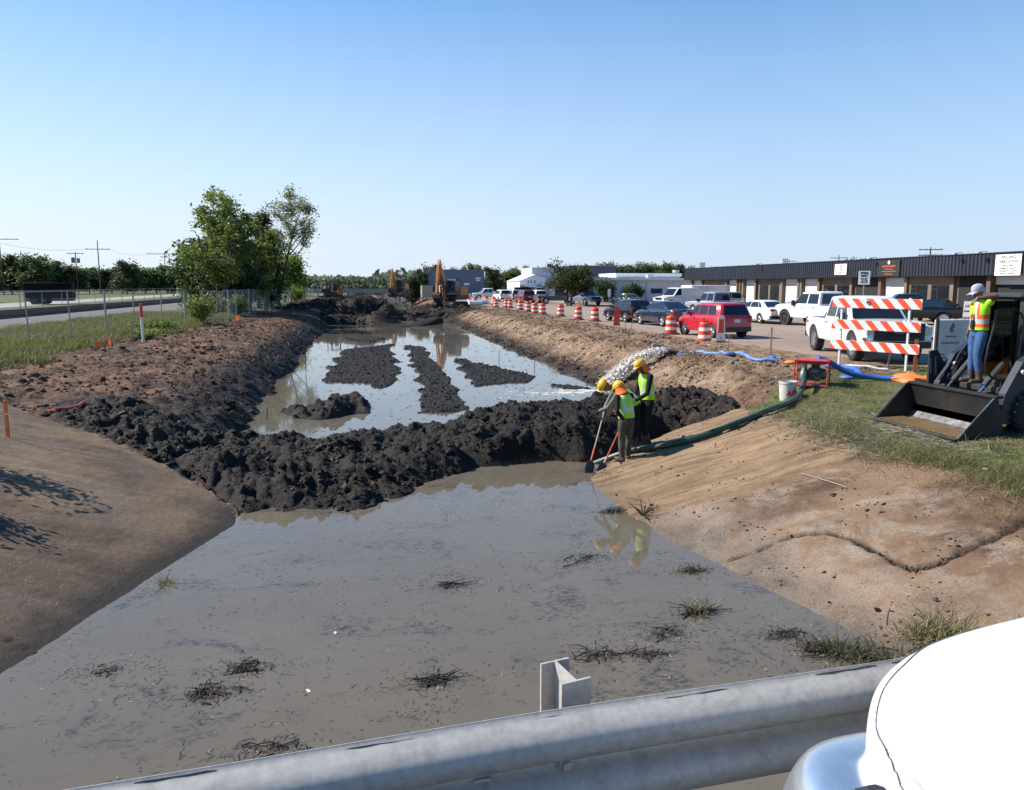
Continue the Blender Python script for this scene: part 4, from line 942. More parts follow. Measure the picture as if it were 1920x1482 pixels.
# white gabled building with porch
T = thing('gabled_building', 'white gabled metal building with an open lean-to porch', 'building', (29.8, 150, 0))
b = MB(); gp = [(0, 0), (5.0, 0), (5.0, 3.75), (3.2, 4.5), (.2, 3.1), (0, 3.0)]
gp = [(0, .0), (5.2, .0), (5.2, 3.9), (3.0, 4.45), (-.1, 3.2)]
b.prism(gp, 14, Matrix.Rotation(R(90), 4, 'X') @ Matrix.Translation((0, 0, -14))); b.build('wall', WHITEW, T, 0)
b = MB(); b.add([(5.35, -.2, 3.88), (3.0, -.2, 4.52), (3.0, 14, 4.52), (5.35, 14, 3.88)], [(0, 1, 2, 3)]); b.add([(-.3, -.2, 3.2), (3.0, -.2, 4.52), (3.0, 14, 4.52), (-.3, 14, 3.2)], [(3, 2, 1, 0)]); b.build('roof', ROOFW, T, 0)
wall_box(T, 'side_wall', wallmat('grey_siding', (.33, .37, .42), (.38, .42, .47)), (8.2, 7, 1.9), (5.8, 12, 3.8)); wall_box(T, 'flat_roof', ROOFW, (8.2, 7, 3.9), (6.2, 12.6, .14))
b = MB(); b.add([(-2.6, -3.2, 1.85), (-.6, -3.2, 2.5), (-.6, 0, 2.5), (-2.6, 0, 1.85)], [(0, 1, 2, 3), (3, 2, 1, 0)]); b.add([(2.6, -3.2, 1.7), (-.6, -3.2, 2.5), (-.6, 0, 2.5), (2.6, 0, 1.7)], [(3, 2, 1, 0), (0, 1, 2, 3)]); b.add([(-.6, -.02, 2.5), (5.3, -.02, 1.95), (5.3, -1.2, 1.75), (-.6, -1.2, 2.4)], [(0, 1, 2, 3), (3, 2, 1, 0)]); b.build('porch_roof', ROOFW, T, 0)
for x in (-2.5, 2.5):
    b = MB(); b.box((x, -3.1, .9), (.18, .18, 1.8)); b.build('porch_post', ROOFW, T, 0)
wall_box(T, 'dark_bay', DARKIN, (.6, -.04, 1.0), (3.6, .06, 2.0)); wall_box(T, 'brick_panel', BRICKD, (3.7, -.04, .95), (2.4, .06, 1.9))
for x, z in ((1.6, 3.05), (2.2, 3.1), (2.9, 3.05)):
    b = MB(); b.box((x, -.03, z), (.22, .04, .55 if x != 2.2 else .4)); b.build('gable_mark', BLUESH, T, 0)
# slate blue building
T = thing('warehouse', 'windowless slate blue metal building behind the nearer excavator', 'building', (14, 190, 0))
wall_box(T, 'wall', BLUEW, (7.35, 8, 3.0), (14.8, 16, 6.1)); wall_box(T, 'roof_edge', M_('tan_trim', (.25, .22, .2), .6), (7.35, 8, 6.1), (15, 16.2, .12))
wall_box(T, 'door', M_('blue_door', (.07, .09, .16), .6), (10.2, -.05, 1.05), (1.1, .1, 2.1)); wall_box(T, 'wall_sign', SIGNW, (10.4, -.05, 2.65), (1.4, .06, .5))
for z in (4.1, 3.6): wall_box(T, 'wall_sign', SIGNW, (13.2, -.05, z), (1.4 - (.4 if z < 4 else 0), .06, .32))
wall_box(T, 'awning', SIGNW, (10.6, -.4, .35), (1.1, .8, .12))
# site office box, portable toilet, concrete road bridge far up the canal
T = thing('site_box', 'small beige site container beyond the far excavator', 'container', (10.6, 138, .2), R(5))
wall_box(T, 'box', M_('beige_sheet', (.3, .28, .22), .6), (0, 0, 1.1), (2.0, 2.4, 2.2)); wall_box(T, 'open_side', DARKIN, (1.6, -.6, 1.0), (1.3, 1.6, 2.0)); wall_box(T, 'roof', DKSTEEL, (.6, 0, 2.25), (3.4, 2.6, .1))
T = thing('portable_toilet', 'white portable toilet left of the nearer excavator', 'toilet', (13.2, 136, .1), 0)
b = MB(); b.bbox((0, 0, 1.0), (1.1, 1.1, 2.0), .06); b.build('cabin', M_('toilet_plastic', (.5, .53, .58), .5), T)
b = MB(); b.loft([[Vector((x * k, y * k, z)) for x, y in ((-.58, -.58), (.58, -.58), (.58, .58), (-.58, .58))] for k, z in ((1, 2.0), (.9, 2.18), (.5, 2.28))]); b.build('roof', SIGNW, T)
b = MB(); b.box((0, -.56, 1.0), (.7, .03, 1.7)); b.build('door', M_('toilet_door', (.25, .27, .33), .5), T, 0)
T = thing('road_bridge', 'low grey concrete bridge crossing the far end of the canal', 'bridge', (2, 168, 0))
wall_box(T, 'deck', CONC, (0, 0, 1.0), (34, 7, .5)); wall_box(T, 'parapet', CONC, (0, -3.4, 1.45), (34, .25, .45))
for x in (-9, -5.5, -2, 1.5, 5, 8.5): wall_box(T, 'pier', CONC, (x, -2.9, -.2), (.45, .6, 1.95))

# ================================================================== utility poles
WOOD = M_('pole_wood', (.12, .095, .075), .9, 0, .3, 3)
def pole(label, x, y, h, arms, tr=False, rz=0., z0=.25, r=.15):
    T = thing('utility_pole', label, 'utility pole', (x, y, z0), rz, 'utility poles')
    b = MB(); b.tube([(0, 0, 0), (0, 0, h)], [r, r * .62], 10); b.build('pole_shaft', WOOD, T)
    for z, w_ in arms:
        a = MB(); a.box((0, -.12, z), (w_, .12, .14)); a_ = a.build('crossarm', WOOD, T, 0)
        for k in (-.46, -.2, .2, .46):
            a = MB(); a.lathe([(.05, 0), (.07, .08), (.03, .2), (0, .2)], 8, c=(k * w_, -.12, z + .07)); a.build('insulator', STEEL, a_)
    if tr:
        a = MB(); a.lathe([(.0, 0), (.42, .02), (.42, 1.2), (.3, 1.3), (0, 1.3)], 14, c=(-.6, 0, h * .74)); a.lathe([(.0, 0), (.34, .02), (.34, 1.1), (0, 1.15)], 12, c=(.55, 0, h * .74)); a.build('transformer', M_('transformer_grey', (.2, .21, .22), .5), T)
    return T
pole('tallest wooden utility pole at the left edge', -78.5, 190, 14.6, [(12.1, 8)])
pole('wooden utility pole carrying grey transformers', -66, 198, 9.8, [(9.4, 3.6)], True)
pole('wooden utility pole right of the transformer pole', -60.8, 197, 12.4, [(10.4, 5.2)])
pole('utility pole with a wide arm rising behind the left trees', -52, 221, 10.6, [(10.3, 8.5), (9.5, 2)])
for lb, u_, v_, Y_, arms_ in (('utility pole with two arms above the dark fascia', 1740, 466, 104, ((-.35, 3.2), (-1.15, 3.3))), ('short utility pole top over the dark fascia near the white sign', 1570, 480, 150, ((-.6, 3.4),)), ('faint utility pole top at the far end of the dark fascia', 1478, 488, 190, ((-.5, 3.6),))):
    x_ = Y_ * math.tan(YAW + math.atan((u_ - 960) / F * math.cos(PITCH))); d_ = x_ * math.sin(YAW) + Y_ * math.cos(YAW); h_ = 2.4 + (535 - v_) / F * d_
    pole(lb, x_, Y_, h_, [(h_ + a, w_) for a, w_ in arms_], rz=R(-30), z0=0)
def wires(label, A, B, sag, n=18, r=.012):
    b = MB()
    b.tube([Vector(A).lerp(Vector(B), k / n) - Vector((0, 0, sag * 4 * (k / n) * (1 - k / n))) for k in range(n + 1)], r, 5)
    tag(b.build('overhead_wire', M_('wire_black', (.03, .03, .03), .7)), label, 'wire', 'overhead wires')
WL = 'thin sagging overhead wire strung between the utility poles on the left'
for dz in (0, .5):
    wires(WL, (-78.5 - 3, 189.9, 12.4 + dz * .2), (-60.8 - 2, 196.9, 10.7 + dz * .2), 1.2)
    wires(WL, (-60.8 + 2, 196.9, 10.7 + dz * .2), (-52 - 3, 220.9, 10.6 + dz), .9)
    wires(WL, (-120, 186, 13 + dz), (-78.5 - 3, 189.9, 12.4 + dz * .2), 1.2)

# ================================================================== chain link fence
def chain_fence(name, label, pts, h, post_every, sag=0., mesh=True, cell=.075, wire=.0022, rail=True):
    T = thing(name, label, 'fence', (0, 0, 0))
    P = [Vector((x, y, hz(x, y))) for x, y in pts]
    seg = [0.]
    for a, c in zip(P[:-1], P[1:]): seg.append(seg[-1] + math.hypot(c.x - a.x, c.y - a.y))
    def at(s):
        x = float(np.interp(s, seg, [p.x for p in P])); y = float(np.interp(s, seg, [p.y for p in P])); return Vector((x, y, hz(x, y)))
    tot = seg[-1]; n = int(tot / post_every); hs = []
    for k in range(n + 1):
        p = at(k * post_every); lean = Vector((rng.uniform(-.05, .05), rng.uniform(-.05, .05), 0)); big = k % 3 == 0
        b = MB(); b.tube([p - Vector((0, 0, .1)), p + lean + Vector((0, 0, h + (.06 if big else 0)))], .042 if big else .028, 8); b.build('post', GALV, T)
        hs.append((k * post_every, p + lean + Vector((0, 0, h))))
    if rail:
        b = MB(); b.tube([p for _, p in hs], .022, 6); b.build('top_rail', GALV, T)
    if mesh:
        V = []; Q = []
        def strip(a, c):
            t = (c - a).normalized(); nrm = Vector((-t.y, t.x, 0)); nrm = nrm.normalized() if nrm.length > 1e-6 else Vector((1, 0, 0))
            w_ = t.cross(nrm).normalized() * wire
            i = len(V); V.extend([a - w_, a + w_, c + w_, c - w_]); Q.append((i, i + 1, i + 2, i + 3))
        s = 0.
        H = h - .05
        while s < tot - H:
            p0, p1 = at(s), at(s + H)
            strip(p0 + Vector((0, 0, .03)), p1 + Vector((0, 0, H))); strip(p1 + Vector((0, 0, .03)), p0 + Vector((0, 0, H)))
            s += cell * (1 if s < 30 else 1.25)
        np_mesh('wire_mesh', [tuple(v) for v in V], Q, M_('mesh_wire', (.36, .37, .38), .5, .5), parent=T)
    return T
ys_f = [18, 22, 27, 32, 36, 42, 47, 50]
chain_fence('chain_link_fence', 'bare chain link fence beside the grass verge on the left', [(float(fence_x(y)), y) for y in ys_f], 1.95, 3.3, cell=.09, wire=.0016)
chain_fence('chain_link_fence', 'denser chain link fence running below the dark tree cluster', [(float(fence_x(y)), y) for y in (50.4, 60, 70, 80, 95, 110, 130)], 1.95, 2.6, cell=.07, wire=.0034)
chain_fence('chain_link_fence', 'far chain link fence along the road beyond the railway', [(-29.5, 60), (-30, 90), (-30, 120), (-30.5, 160)], 1.6, 5, mesh=False)
# ================================================================== railway and far road
STEELR = M_('rail_steel', (.055, .045, .04), .6, .4, .2)
for k, lb in ((-20.7, 'dark railway track on grey ballast nearest the fence'), (-22.7, 'dark railway track beyond the nearer track')):
    T = thing('railway_track', lb, 'railway', (k, 110, .56))
    for s in (-.72, .72):
        b = MB(); b.box((s, 0, .13), (.07, 190, .16)); b.box((s, 0, .035), (.15, 190, .03)); b.build('rail', STEELR, T, 0)
    V = []; Q = []
    bx = [(-1.25, -.12, -.06), (1.25, -.12, -.06), (1.25, .12, -.06), (-1.25, .12, -.06), (-1.25, -.12, .03), (1.25, -.12, .03), (1.25, .12, .03), (-1.25, .12, .03)]
    for i in range(300):
        o = len(V); yy = -80 + i * .56; V += [(x, y + yy, z) for x, y, z in bx]; Q += [tuple(j + o for j in f) for f in ((4, 5, 6, 7), (0, 1, 5, 4), (1, 2, 6, 5), (2, 3, 7, 6), (3, 0, 4, 7))]
    o = np_mesh('sleepers', V, Q, M_('sleeper_wood', (.035, .028, .022), .9), parent=T); o['kind'] = 'stuff'
b = MB()
yy = [40, 80, 110, 150, 200, 400]; 
b.loft([[Vector((-33.2 - (y - 80) * .035 - w_, y, .315)) for w_ in (0, 7.0)] for y in yy], closed=False, caps=False)
tag(b.build('far_road', M_('pale_concrete', (.27, .26, .245), .85, 0, .12, .3), smooth=0), kind='structure')
def dark_truck(label, x, y, rz, Ln, H, cab=True):
    T = thing('delivery_truck', label, 'truck', (x, y, .33), rz, 'dark trucks on the far road')
    b = MB(); b.bbox((0, 0, H / 2 + .45), (Ln, 2.2, H - .3), .05); b.build('box', M_('dark_box', (.006, .006, .009), .8, spec=.1), T)
    if cab: b = MB(); b.loft([[Vector((x_, y_, z_)) for y_ in (-1., 1.) for z_ in ((.5, zt_) if y_ < 0 else (zt_, .5))] for x_, zt_ in ((Ln / 2 + .05, H * .82), (Ln / 2 + .7, H * .78), (Ln / 2 + 1.0, 1.1), (Ln / 2 + 1.6, .95))]); b.build('cab', BLACK_P, T)
    b = MB(); b.box((0, 0, .45), (Ln, 1.6, .2)); b.build('chassis', DKSTEEL, T, 0)
    for xx in (-Ln * .3, -Ln * .3 + .9) + ((Ln / 2 + .9,) if cab else ()):
        for s in (-1, 1): wheel(T, (xx, s * .95, .42), .42, .26, s, RIMD)
dark_truck('dark box trailer standing by the pale road beyond the fence', -34.2, 94, R(8), 4.6, 2.05, False)
dark_truck('small dark truck cut by the left edge on the pale road', -47.5, 104, R(8), 3.6, 1.4)
# ================================================================== trees
def leaf_mat(name, dark, light, trans=.35, sc=.6):
    m, nt, b = nmat(name); v = coord(nt)
    n = tnoise(nt, v, sc, 3, .6); n2 = tnoise(nt, v, 7., 2, .6)
    c = mix(nt, ramp(nt, n, [(.32, 0.), (.66, 1.)]), dark, light)
    c = mix(nt, ramp(nt, n2, [(.35, 0.), (.7, .55)]), c, tuple(k * .45 for k in dark))
    L(nt, c, b.inputs['Base Color']); b.inputs['Roughness'].default_value = .55; b.inputs['Specular IOR Level'].default_value = .25
    tr = N(nt, 'ShaderNodeBsdfTranslucent'); L(nt, mix(nt, .5, c, tuple(min(1, k * 1.7) for k in light)), tr.inputs['Color'])
    ms = N(nt, 'ShaderNodeMixShader'); ms.inputs[0].default_value = trans
    out = nt.nodes['Material Output']; L(nt, b.outputs[0], ms.inputs[1]); L(nt, tr.outputs[0], ms.inputs[2]); L(nt, ms.outputs[0], out.inputs['Surface'])
    return m
BARK = M_('bark', (.075, .06, .048), .9, 0, .35, 5, bmp=.4)
LEAF_L = leaf_mat('fresh_leaves', (.06, .09, .02), (.19, .24, .055)); LEAF_D = leaf_mat('dark_leaves', (.026, .042, .014), (.075, .11, .032), .35)
LEAF_V = leaf_mat('vine_leaves', (.024, .034, .012), (.075, .095, .03), .3); LEAF_P = leaf_mat('sparse_pale_leaves', (.12, .14, .08), (.26, .28, .17), .4); LEAF_B = leaf_mat('bright_leaves', (.06, .10, .014), (.18, .24, .035), .4)
LEAF_F = leaf_mat('far_leaves', (.055, .085, .03), (.14, .18, .065), .4, .25); LEAF_FD = leaf_mat('far_dark_leaves', (.028, .045, .02), (.075, .105, .042), .35, .25)
def leaves_at(pts, size, rs, flat=.0, long_=1.5):
    """leaf sized rhombi, every one with its own direction"""
    n = len(pts); a = rs.normal(size=(n, 3)); a[:, 2] *= .7; a /= np.linalg.norm(a, axis=1)[:, None]
    b_ = rs.normal(size=(n, 3)); b_ -= a * (a * b_).sum(1)[:, None]; b_ /= np.linalg.norm(b_, axis=1)[:, None]
    s = size * rs.uniform(.55, 1.35, n)[:, None]
    V = np.stack([pts - a * s * long_ * .5, pts - b_ * s * .38 + a * s * .05, pts + a * s * long_ * .5, pts + b_ * s * .38 + a * s * .05], 1).reshape(-1, 3)
    return V, np.arange(n * 4).reshape(-1, 4)
def tree(label, loc, H, seed, lm, r0=.18, lean=(0, 0), start=.25, n1=9, n2=7, l1=.36, up=.5, leaves=9000, lsize=.22, cl=.55, stems=1, cat='tree', name='tree', group=None, bend=.05, droop=0., trunkvis=True, flat=1., bark=None):
    rr = random.Random(seed); rs = np.random.RandomState(seed)
    T = thing(name, label, cat, loc, 0, group); b = MB(); tips = []
    for st in range(stems):
        ang = rr.uniform(0, 6.28); off = Vector((math.cos(ang), math.sin(ang), 0)) * (.35 if stems > 1 else 0)
        ln = Vector((lean[0] + (off.x * .5 if stems > 1 else 0), lean[1] + (off.y * .5 if stems > 1 else 0), 0)); h_ = H * rr.uniform(.86, 1.) if stems > 1 else H
        tp = []; K = 9; wob = Vector((0, 0, 0))
        for k in range(K + 1):
            t = k / K; wob += Vector((rr.uniform(-1, 1), rr.uniform(-1, 1), 0)) * H * bend * .25
            tp.append(off + Vector((0, 0, -.15)) + Vector((ln.x * H * (t ** 1.25), ln.y * H * (t ** 1.25), h_ * .93 * t)) + wob * t)
        b.tube(tp, [r0 * (1 - .86 * k / K) for k in range(K + 1)], 8)
        for i in range(n1):
            t = start + (1 - start) * (i + rr.uniform(.1, .9)) / n1; f = t * K; k = min(K - 1, int(f)); p = tp[k].lerp(tp[k + 1], f - k)
            az = i * 2.4 + rr.uniform(-.5, .5); upk = up * rr.uniform(.6, 1.4)
            ll = H * l1 * (1.15 - .75 * abs(t - .45)) * rr.uniform(.65, 1.15)
            d = Vector((math.cos(az), math.sin(az), upk)).normalized(); q = [p]; cur = p.copy()
            for s in range(5):
                d = (d + Vector((rr.uniform(-.25, .25), rr.uniform(-.25, .25), rr.uniform(-.1, .2) - droop * s * .12))).normalized(); cur = cur + d * ll / 5; q.append(cur.copy())
            rb = r0 * (1 - .86 * t) * .62
            b.tube(q, [rb * (1 - .16 * s) for s in range(6)], 6)
            for j in range(n2):
                tt = rr.uniform(.3, 1.) * 5; kk = min(4, int(tt)); p2 = q[kk].lerp(q[kk + 1], tt - kk)
                d2 = (d * .6 + Vector((rr.uniform(-1, 1), rr.uniform(-1, 1), rr.uniform(-.3, .9) - droop))).normalized(); l2 = ll * rr.uniform(.18, .42)
                e = p2 + d2 * l2; b.tube([p2, p2.lerp(e, .5) + Vector((0, 0, l2 * .06)), e], [rb * .34, rb * .25, rb * .1], 4)
                tips.append((p2.lerp(e, .45), .8)); tips.append((e, 1.)); tips.append((e + d2 * l2 * .3, .7))
            tips.append((q[-1], 1.))
        tips.append((tp[-1], 1.))
    b.build('trunk', bark or BARK, T, 50)
    tp_ = np.array([tuple(t[0]) for t in tips]); wt = np.array([t[1] for t in tips]) * rs.uniform(.2, 1.3, len(tips)); wt /= wt.sum()
    pick = rs.choice(len(tips), leaves, p=wt)
    pts = tp_[pick] + rs.normal(size=(leaves, 3)) * cl * np.array([1, 1, .75 * flat]) * rs.uniform(.5, 1.2, (leaves, 1))
    V, Q = leaves_at(pts, lsize, rs)
    np_mesh('crown', V, Q, lm, parent=T)
    return T
CLG = 'trees of the cluster behind the chain link fence'
def hzp(x, y): return (x, y, hz(x, y) - .05)
tree('tall fresh green tree at the left of the cluster', hzp(-11.8, 66), 9.5, 3, LEAF_L, .16, start=.22, n1=16, n2=7, l1=.30, up=.75, leaves=7600, lsize=.20, cl=.27, stems=2, group=CLG)
tree('leafy green tree in the middle of the cluster', hzp(-10.5, 72), 7.6, 5, LEAF_L, .15, start=.15, n1=15, n2=7, l1=.30, up=.6, leaves=7600, lsize=.21, cl=.33, stems=2, group=CLG)
tree('dark vine covered tree right of the middle of the cluster', hzp(-9.4, 77), 9.3, 8, LEAF_V, .2, start=.1, n1=20, n2=6, l1=.12, up=.9, leaves=8500, lsize=.23, cl=.32, bend=.03, group=CLG)
tree('airy pale leaved tree leaning right at the end of the cluster', hzp(-9.5, 88), 11.4, 13, LEAF_P, .22, lean=(.27, 0), start=.36, n1=13, n2=10, l1=.31, up=.85, leaves=5600, lsize=.18, cl=.33, group=CLG)
tree('low dark tree filling the foot of the cluster', hzp(-10.8, 82), 6.2, 21, LEAF_D, .12, start=.08, n1=14, n2=8, l1=.36, up=.35, leaves=12000, lsize=.24, cl=.55, stems=2, group=CLG)
tree('dark bushy tree low at the left of the cluster', hzp(-14.2, 74), 5.6, 25, LEAF_D, .1, start=.06, n1=14, n2=8, l1=.38, up=.4, leaves=10000, lsize=.24, cl=.6, stems=2, group=CLG)
tree('second dark bushy tree low in the cluster', hzp(-11.9, 70), 5.0, 27, LEAF_D, .1, start=.06, n1=14, n2=8, l1=.4, up=.4, leaves=9000, lsize=.23, cl=.55, stems=2, group=CLG)
tree('bright green young tree past the right end of the cluster', hzp(-9.6, 106), 5.6, 31, LEAF_B, .12, start=.25, n1=12, n2=8, l1=.36, up=.4, leaves=6500, lsize=.26, cl=.55, group=CLG)
tree('dim green tree between the cluster and the bright young tree', hzp(-11, 112), 5.0, 33, LEAF_D, .12, start=.2, n1=12, n2=8, l1=.36, up=.4, leaves=5000, lsize=.28, cl=.6, group=CLG)
# brush at the fence
def bush(label, x, y, h, w_, lm, seed, n=1600, ls=.12, name='shrub', group='brush along the fence'):
    rs = np.random.RandomState(seed); T = thing(name, label, 'shrub', hzp(x, y), 0, group); b = MB(); rr = random.Random(seed); tips = []
    for k in range(14):
        a = rr.uniform(0, 6.28); e = Vector((math.cos(a) * w_ * rr.uniform(.1, .6), math.sin(a) * w_ * rr.uniform(.1, .6), h * rr.uniform(.5, 1.)))
        b.tube([(0, 0, 0), e * .5 + Vector((0, 0, h * .1)), e], [.02, .014, .006], 5); tips += [e, e * .7]
    b.build('stem', BARK, T)
    tp = np.array([tuple(t) for t in tips]); pts = tp[rs.randint(0, len(tp), n)] + rs.normal(size=(n, 3)) * np.array([w_ * .16, w_ * .16, h * .14]); pts[:, 2] = np.abs(pts[:, 2])
    V, Q = leaves_at(pts, ls, rs); np_mesh('foliage', V, Q, lm, parent=T); return T
bush('pale green scrub bush leaning over the start of the dense fence', -9.7, 49.5, 1.5, 1.8, LEAF_L, 41)
bush('low leafy weeds round the white marker post', -9.6, 36.5, .42, 1.2, LEAF_L, 42, 900, .08)
bush('weedy green clump right of the white marker post', -10.6, 42, .55, 1.6, LEAF_L, 43, 1200, .11)
bush('green shrub growing through the dense fence below the trees', -9.6, 62, 1.5, 1.3, LEAF_L, 44)
bush('yellow green shrub near the far end of the dense fence', -8.3, 96, 2.0, 2.2, LEAF_B, 45, 1400, .16)
# small ornamental tree in the car park island
tree('round crowned dark tree on a grass island before the white office', (23.2, 88, 0), 3.9, 51, LEAF_V, .16, start=.32, n1=14, n2=9, l1=.66, up=.45, leaves=10000, lsize=.19, cl=.38, stems=3, flat=.8)
for (x, y, h, w_, lb, sd_) in ((28.6, 103, 3.0, 2.6, 'tall round dark shrub left of the office door', 52), (33.6, 107, 2.6, 2.6, 'broad dark shrub right of the office door', 53), (37.4, 106, 2.1, 2.2, 'small dark shrub before the office windows', 54)):
    bush(lb, x, y, h, w_, LEAF_D, sd_, 3500, .2, group='shrubs before the white office')
# background trees: prototypes, then copies
BG = [(tree('x', (0, 0, -50), 10, 61, LEAF_F, .25, start=.12, n1=12, n2=6, l1=.34, up=.45, leaves=3600, lsize=.55, cl=.85), 'mid green'),
      (tree('x', (0, 0, -50), 10, 62, LEAF_FD, .25, start=.08, n1=13, n2=6, l1=.36, up=.4, leaves=4200, lsize=.58, cl=.9), 'dark'),
      (tree('x', (0, 0, -50), 10, 63, LEAF_P, .2, start=.3, n1=12, n2=7, l1=.22, up=1.1, leaves=1900, lsize=.45, cl=.55), 'pale sparse'),
      (tree('x', (0, 0, -50), 10, 64, LEAF_F, .25, start=.1, n1=14, n2=6, l1=.4, up=.3, leaves=4200, lsize=.55, cl=.9), 'wide green')]
used_p = set()
for o, _ in BG: KIDS[o] = [k for k in bpy.data.objects if k.parent == o]
def bgtree(k, x, y, h, label, group, wide=1.):
    o, kind = BG[k]; s = h / 12.6
    if k not in used_p: used_p.add(k); t = o
    else: t = copy_tree(o)
    t.location = (x, y, hz(x, y) - .1); t.rotation_euler = (0, 0, rng.uniform(0, 6.28)); t.scale = (s * wide, s * wide, s)
    t['label'] = label; t['group'] = group
    return t
G1 = 'trees of the far treeline on the left'
def pxx(u, Y): return (Y * math.tan(YAW + math.atan((u - 960) / F * math.cos(PITCH))))
for u, Y, h, k, wd in ((-60, 200, 10, 1, 1.2), (-20, 195, 9.6, 1, 1.2), (22, 192, 9.8, 1, 1.1), (68, 190, 9.8, 3, 1.15), (98, 200, 8.6, 1, 1.2), (238, 195, 8.6, 1, 1.1)):
    bgtree(k, pxx(u, Y), Y, h, {(-60): 'dark tree at the far left end of the treeline', (-20): 'second dark tree at the left end of the treeline', 22: 'big dark tree behind the tallest utility pole', 68: 'broad round green tree right of the tallest utility pole', 98: 'dark tree on the right shoulder of the broad round tree', 238: 'dark tree standing proud right of the two utility poles'}[u], G1, wd)
for u in list(range(125, 420, 21)):
    Y = 215 + rng.uniform(-14, 25); bgtree(rng.choice([0, 0, 1, 3]), pxx(u, Y), Y, rng.uniform(6.4, 8.4), 'tree in the even low stretch of the far treeline on the left', G1, rng.uniform(1.1, 1.5))
G2 = 'trees beyond the buildings'
for u, Y, h, k, lb, wd in ((742, 142, 6.8, 2, 'thin tree leaning left beside the dark clump by the slate blue wall', .9), (772, 140, 5.9, 1, 'dense dark tree before the left end of the slate blue wall', .95), (792, 143, 6.2, 1, 'dark tree overlapping the left edge of the slate blue wall', .8), (812, 214, 9.0, 1, 'dark tree top over the slate blue wall beside the boom', 1.1),
    (840, 222, 8.2, 0, 'green tree top over the middle of the slate blue wall', 1.1), (868, 226, 9.6, 2, 'first pale bare tree over the slate blue wall', 1.), (884, 226, 10.6, 2, 'tallest pale bare tree over the slate blue wall', 1.), (898, 228, 10.2, 2, 'rightmost pale bare tree over the slate blue wall', 1.),
    (920, 214, 8.2, 1, 'dark tree at the right end of the slate blue wall', 1.1), (938, 228, 7.2, 0, 'low green tree right of the slate blue wall', 1.3), (958, 224, 7.4, 3, 'green tree left of the gabled building', 1.3), (985, 230, 10.0, 2, 'pale bare tree over the gabled building', .8), (975, 226, 8.4, 0, 'mid green tree over the porch of the gabled building', 1.2), (1005, 228, 8.6, 0, 'green tree above the gable roof', 1.2), (1036, 222, 9.6, 1, 'dark pine like tree behind the round crowned tree', .7)):
    bgtree(k, pxx(u, Y), Y, h, lb, G2, wd)
for u in range(1135, 1300, 17):
    Y = 236 + rng.uniform(-8, 10); bgtree(rng.choice([0, 0, 1, 3]), pxx(u, Y), Y, rng.uniform(9.2, 10.6), 'tree in the green row above the white office roof', G2, rng.uniform(1.0, 1.3))
for u in range(1310, 1470, 22):
    Y = 250 + rng.uniform(-8, 10); bgtree(rng.choice([0, 1]), pxx(u, Y), Y, rng.uniform(8.6, 9.6), 'tree top peeping over the far end of the dark fascia', G2, 1.2)
bgtree(3, pxx(1613, 170), 170, 9.6, 'light green tree crown above the dark fascia right of the white shield sign', G2, 1.)
# far wood closing the horizon
rs = np.random.RandomState(5); n = 26000
yy_ = rs.uniform(330, 430, n); uu = rs.uniform(-420, 900, n)
xx_ = np.array([y * math.tan(YAW + math.atan((u - 960) / F * math.cos(PITCH))) for u, y in zip(uu, yy_)])
hh_ = 5.4 + 3.2 * fbm(xx_ / 22., yy_ / 60., 4, 201) + (uu > 700) * 1.6
zz_ = np.abs(rs.uniform(0, 1, n)) ** .8 * np.maximum(hh_, 1.5)
V, Q = leaves_at(np.stack([xx_, yy_, zz_], -1), 2.0, rs)
o = np_mesh('woodland', V, Q, leaf_mat('haze_tinted_leaves', (.075, .105, .06), (.15, .18, .11), .3, .06)); tag(o, 'distant green woodland along the horizon', 'woodland', kind='stuff')  # haze of distance is mixed into this leaf colour
# ================================================================== machines
ORANGE = M_('machine_orange', (.52, .17, .012), .42, 0, .1, 3, coat=.2, dirt=((.10, .065, .04), .6)); CHAR = M_('charcoal_paint', (.03, .032, .036), .5, 0, .15, 4, dirt=((.09, .07, .055), .5))
MUDDY = M_('muddy_steel', (.035, .03, .026), .8, .1, .3, 6, dirt=((.12, .085, .06), .6)); CABG = glass_mat('cab_glass', (.02, .025, .028), .05); NAVYM = M_('navy_machine_paint', (.014, .02, .038), .45, 0, .1, 3, coat=.1, dirt=((.1, .085, .07), .35))
HYD = M_('hydraulic_rod', (.62, .62, .62), .15, 1.); HOSEB = M_('hydraulic_hose', (.012, .012, .012), .5)
def plate(pl, w, yc=0.):       # outline in x,z extruded across y
    return lambda b: b.prism([(x, -z) for x, z in pl], w, Matrix.Translation((0, yc + w / 2, 0)) @ Matrix.Rotation(R(-90), 4, 'X') @ Matrix.Translation((0, 0, -w)) @ Matrix.Rotation(0, 4, 'X')) if False else b.add(
        [(x, yc - w / 2, z) for x, z in pl] + [(x, yc + w / 2, z) for x, z in pl],
        [tuple(range(len(pl))), tuple(range(2 * len(pl) - 1, len(pl) - 1, -1))] + [((i + 1) % len(pl), i, i + len(pl), (i + 1) % len(pl) + len(pl)) for i in range(len(pl))])
def side_plate(T, nm, mt, pl, w, yc=0.): b = MB(); plate(pl, w, yc)(b); return b.build(nm, mt, T, 0)
